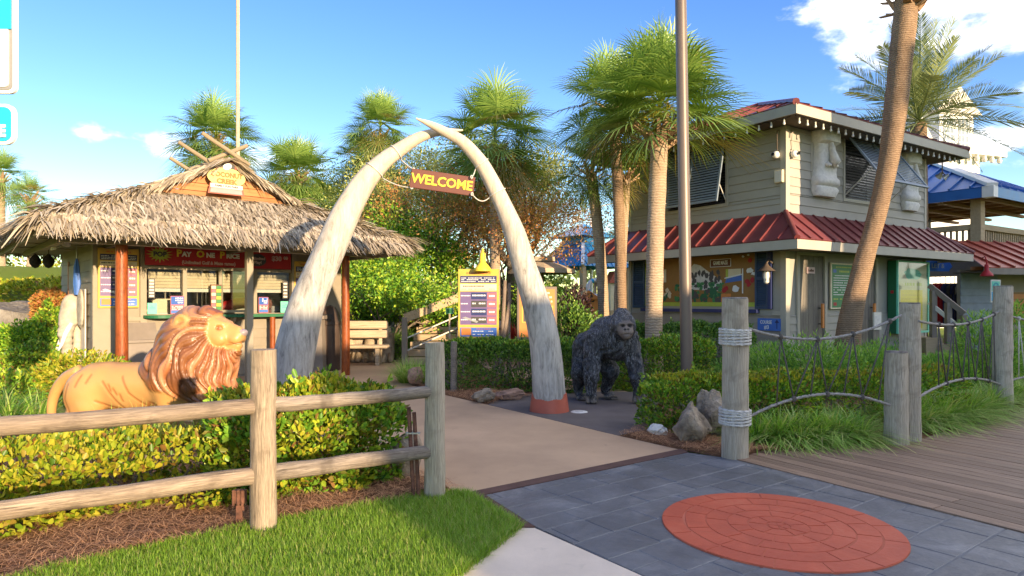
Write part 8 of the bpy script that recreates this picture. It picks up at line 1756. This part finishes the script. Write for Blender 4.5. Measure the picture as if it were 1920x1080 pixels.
b = px(5, 600, 13.5); t = thing('boulder', 'weathered grey boulder on the left bank', 'boulder', (b.x, b.y, 0.4), 1.0); add('stone', rock_mesh('stone', (0.8, 0.5, 0.6), 77, m['rock_grey'], 3, 0.35), t)
b = px(100, 600, 14.8); t = thing('boulder', 'tan boulder below the yellow hedge band', 'boulder', (b.x - 0.6, b.y, 0.6), 0.3); add('stone', rock_mesh('stone', (0.9, 0.5, 0.45), 78, m['rock'], 3, 0.35), t)
# planted bank behind the plaza
bk = [(585, 17.6, 0.8, 0.7, 'bush_b', 'dense green shrub right of the kiosk roof'), (640, 17.8, 0.7, 0.45, 'dry', 'dry golden shrub above the slab bench'), (700, 17.9, 0.55, 0.62, 'hedge_d', 'pale leafed shrub between bench and twisted tree'), (745, 17.2, 0.5, 0.40, 'fern', 'grassy shrub left of the hand rail'), (790, 18.5, 0.7, 0.55, 'dry', 'golden grass on the bank behind the hand rail'), (830, 17.6, 0.6, 0.6, 'hedge_g', 'green shrub beneath the hand rail'), (965, 17.5, 0.55, 0.75, 'hedge_d', 'dark shrub behind the price board legs'), (1060, 15.6, 0.85, 0.8, 'hedge_d', 'dark layered shrub left of the gorilla head'), (1100, 16.6, 0.8, 0.5, 'fern', 'broad feathery shrub behind the gorilla back'), (1035, 18.5, 0.8, 0.85, 'hedge_d', 'tall dark shrub right of the second board'), (1020, 20, 0.8, 0.95, 'bush_b', 'green shrub under the cream umbrella'), (1160, 15.6, 0.7, 0.55, 'hedge_d', 'low dark shrub at the palm trunks')]
for i, (x, dd, r, h, mt, lb) in enumerate(bk): b = px(x, HY, dd); bush(lb, (b.x, dd, float(gh(b.x, dd)) + 0.0), (r, r * 0.8, h), 3600, m[mt], 0.085 if mt != 'dry' else 0.16, 120 + i, 'bank planting', 0.45, 0.32, 0.45 if mt not in ('dry', 'fern') else 0.14, 0.35)
b = px(1078, HY, 16.2); bush('purple leafed shrub left of the gorilla', (b.x, 16.2, 0.4), (0.42, 0.4, 0.75), 2600, m['purple_leaf'], 0.08, 141, None, 0.4, 0.3); b = px(962, HY, 15.4); tuft('red cordyline between the branch legs and the right tusk', [(b.x, 15.4, 0.3), (b.x + 0.12, 15.5, 0.3)], 0.75, 0.05, 60, m['red_leaf'], 0.7, 0.5, 5, None, 'red_cordyline', 'plant')
# ------------------------------------------------------------------ trees
b = px(735, HY, 17.4); tree('twisted multi stem shrub tree with bright leaves', (b.x, 17.4, 0.1), 3.0, 1.05, 9, m['bush_b'], 0.10, 30, 0.28, 'shrub_tree', 'bark', 6, 0.07, None, 0.12)
b = px(640, HY, 19.5); tree('bright leafed tree filling the gap right of the kiosk eave', (b.x, 19.5, 0.5), 3.2, 1.2, 12, m['bush_b'], 0.12, 34, 0.30, 'shrub_tree', 'bark', 5, 0.08, None, 0.12)
b = px(760, HY, 21); tree('dense deep green tree below the welcome sign', (b.x, 21, 0.8), 3.9, 0.9, 15, m['bush_b'], 0.13, 30, 0.32, 'broadleaf_tree', 'bark', 6, 0.10, None, 0.15)
for i, (x, dd, h, sp, lb) in enumerate(((850, 21.5, 5.4, 0.95, 'russet crape myrtle behind the price board'), (955, 20.5, 5.2, 0.8, 'russet crape myrtle seen through the right tusk'), (920, 24, 5.6, 0.9, 'taller russet tree between the tusks'))): b = px(x, HY, dd); tree(lb, (b.x, dd, float(gh(b.x, dd))), h, sp, 30 + i, m['rust_leaf'], 0.085, 20, 0.30, 'crape_myrtle', 'bark', 7, 0.09, 'russet trees', 0.10)
for i, (x, dd, h, sp, lb) in enumerate(((830, 24, 5.9, 1.2, 'large olive oak behind the tusk arch'), (960, 22.5, 5.4, 1.2, 'olive oak right of the arch'), (640, 28, 4.9, 1.3, 'olive oak above the right end of the thatch'), (700, 30, 6.0, 1.2, 'far oak between the palms'))): b = px(x, HY, dd); tree(lb, (b.x, dd, float(gh(b.x, dd))), h, sp, 40 + i, m['oak'], 0.105, 36, 0.33, 'oak_tree', 'bark_grey', 6, 0.20, 'background oaks', 0.22)
# ------------------------------------------------------------------ palms: crown centre (px) and distance
def palm_at(label, x, y, d, crown, seed, n=30, r=0.14, lean=(0, 0), **k):
    c_ = px(x, y, d); z = float(gh(c_.x, d)); return sabal(label, (c_.x - lean[0], d - lean[1], z), c_.z - z, crown, n, seed, r, lean, **k)
palm_at('broad sabal palm in front of the clapboard building', 1237, 260, 12.6, 0.99, 1, 84, 0.165, (0.12, 0), boots=18, flower=900, old=0.05, skirt=0.08, pmin=-14, lift=0.66, boot_s=1.25)
palm_at('darker sabal palm behind the broad one', 1150, 205, 15.5, 1.0, 2, 44, 0.125, (-0.2, 0), boots=10, old=0.10, pmin=-55, trunk_mat='palm_trunk_tall'); palm_at('small sabal palm left of the red awning', 1108, 325, 17.0, 0.72, 3, 30, 0.14, (-0.35, 0), boots=10, trunk_mat='palm_trunk')  # first palm's darker trunk colour stands in for the shade on it
palm_at('tall sabal palm right of the arch top', 928, 285, 19.0, 1.08, 4, 66, 0.15, boots=14, old=0.10, lift=0.5); palm_at('tall slim sabal palm left of the arch top', 713, 260, 25.0, 0.95, 5, 58, 0.15, boots=12, old=0.10, lift=0.4); palm_at('half hidden sabal palm behind the left tusk', 672, 300, 27.0, 0.72, 6, 28, 0.14); palm_at('low sabal palm below the welcome sign', 742, 355, 24.0, 0.62, 7, 26, 0.13, flower=300, old=0.2)
palm_at('sabal palm right of the kiosk gable', 558, 335, 22.0, 1.0, 8, 62, 0.15, boots=12, flower=500); palm_at('sabal palm behind the crossed ridge logs', 405, 262, 24.0, 1.1, 9, 62, 0.15, flower=400); palm_at('sabal palm at the left edge, upper crown', 2, 335, 27.0, 0.85, 10, 30, 0.15); palm_at('sabal palm at the left edge, lower crown', 58, 375, 26.0, 0.66, 11, 30, 0.14); palm_at('small distant palm between the twin trunks', 1165, 440, 30, 0.55, 12, 22, 0.13)
palm_at('grey sabal palm hidden behind the building corner', 1172, 330, 16.2, 0.55, 13, 16, 0.14, (0.15, 0), old=0.4)
# tall leaning palm whose crown is above the frame
pts = [px(1583, 700, 13.3), px(1594, 600, 13.2), px(1617, 500, 13.1), px(1645, 400, 13.0), px(1667, 300, 12.9), px(1680, 200, 12.8), px(1690, 100, 12.7), px(1699, 10, 12.6), px(1703, -40, 12.6)]
b = Vector((pts[0].x - 0.05, pts[0].y, 0.0)); loc_pts = [tuple(p - b) for p in pts]; loc_pts[0] = (loc_pts[0][0], loc_pts[0][1], 0.0); t = thing('leaning_palm', 'tall leaning palm trunk in front of the right wall', 'palm tree', b)
loc_pts[-1] = tuple(px(1705, -95, 12.6) - b); dn_ = smooth_path(loc_pts, 60); ws_ = np.interp(np.linspace(0, 1, 61), [0, 0.12, 0.3, 0.45, 0.6, 0.8, 1.0], [26, 21, 16, 16.5, 19.5, 20.5, 18]); rd = random.Random(4)
MB().tube([tuple(p) for p in dn_], [w_ * 1.0 / F * 12.9 * rd.uniform(0.975, 1.025) for w_ in ws_], 22, prof=lambda a, s_: 1 + 0.02 * math.sin(3 * a + s_)).obj('trunk', m['palm_trunk_tall'], t, smooth=50); tp = Vector(dn_[-1])
for i in range(22): a = i * 2.4; add('boot', boot_me, t, tp + Vector((math.cos(a) * 0.16, math.sin(a) * 0.16, -1.2 + 0.05 * (i % 9))), (rd.uniform(-0.2, 0.2), rd.uniform(0.1, 0.7) if i % 3 else -0.4, a), rd.uniform(1.0, 1.7))
for i in range(26):
    u = (i + 0.5) / 26; pit = 84 - 76 * u ** 0.92; cls = min(range(6), key=lambda c_: abs((78, 52, 26, 0, -28, -58)[c_] - pit)); add('frond', FR[cls, i % 2], t, tp + Vector((0, 0, 0.95)), (rd.uniform(-0.3, 0.3), -R(pit), i * 2.4), 1.0)
# date palm behind the building
DF = [pinnate(500 + i, 2.7, 46, (0.35, 0.6, 0.9, 0.9)[i], R((75, 48, 18, -12)[i]), m['date']) for i in range(4)]
c_ = px(1722, 232, 19.5); t = thing('date_palm', 'feathery date palm rising behind the clapboard building', 'palm tree', (c_.x, c_.y, 0)); MB().tube([(0, 0, 0), (0.05, 0, c_.z * 0.5), (0, 0, c_.z)], [0.24, 0.21, 0.22], 14).obj('trunk', m['palm_trunk_tall'], t, smooth=50)
for i in range(50):
    u = (i + 0.5) / 50; pit = 82 - 100 * u ** 0.9 + rd.uniform(-6, 6); k = min(range(4), key=lambda c2: abs((75, 48, 18, -12)[c2] - pit)); add('frond', DF[k], t, (0, 0, c_.z + 0.2 * (1 - u)), (rd.uniform(-0.5, 0.5), -R(pit), i * 2.39996), rd.uniform(0.95, 1.2))
# far tree line that closes the horizon
rd = random.Random(77); far = []
for i in range(46):
    x = -85 + i * 3.8 + rd.uniform(-1, 1); y = 62 + rd.uniform(-6, 6); P_, D_ = ball_points(320, (x, y, 1.6), (2.9, 2.4, rd.uniform(1.8, 3.2)), i, 0.6, 0.35); far.append(P_)
P_ = np.concatenate(far); P_ = P_[P_[:, 2] > 0.1]; props(add('far_tree_line', leaf_mesh('far_tree_line', P_, 0.75, 0.5, m['oak'], None, 3, 0.0)), 'dark line of distant trees on the horizon', 'trees', kind='stuff')
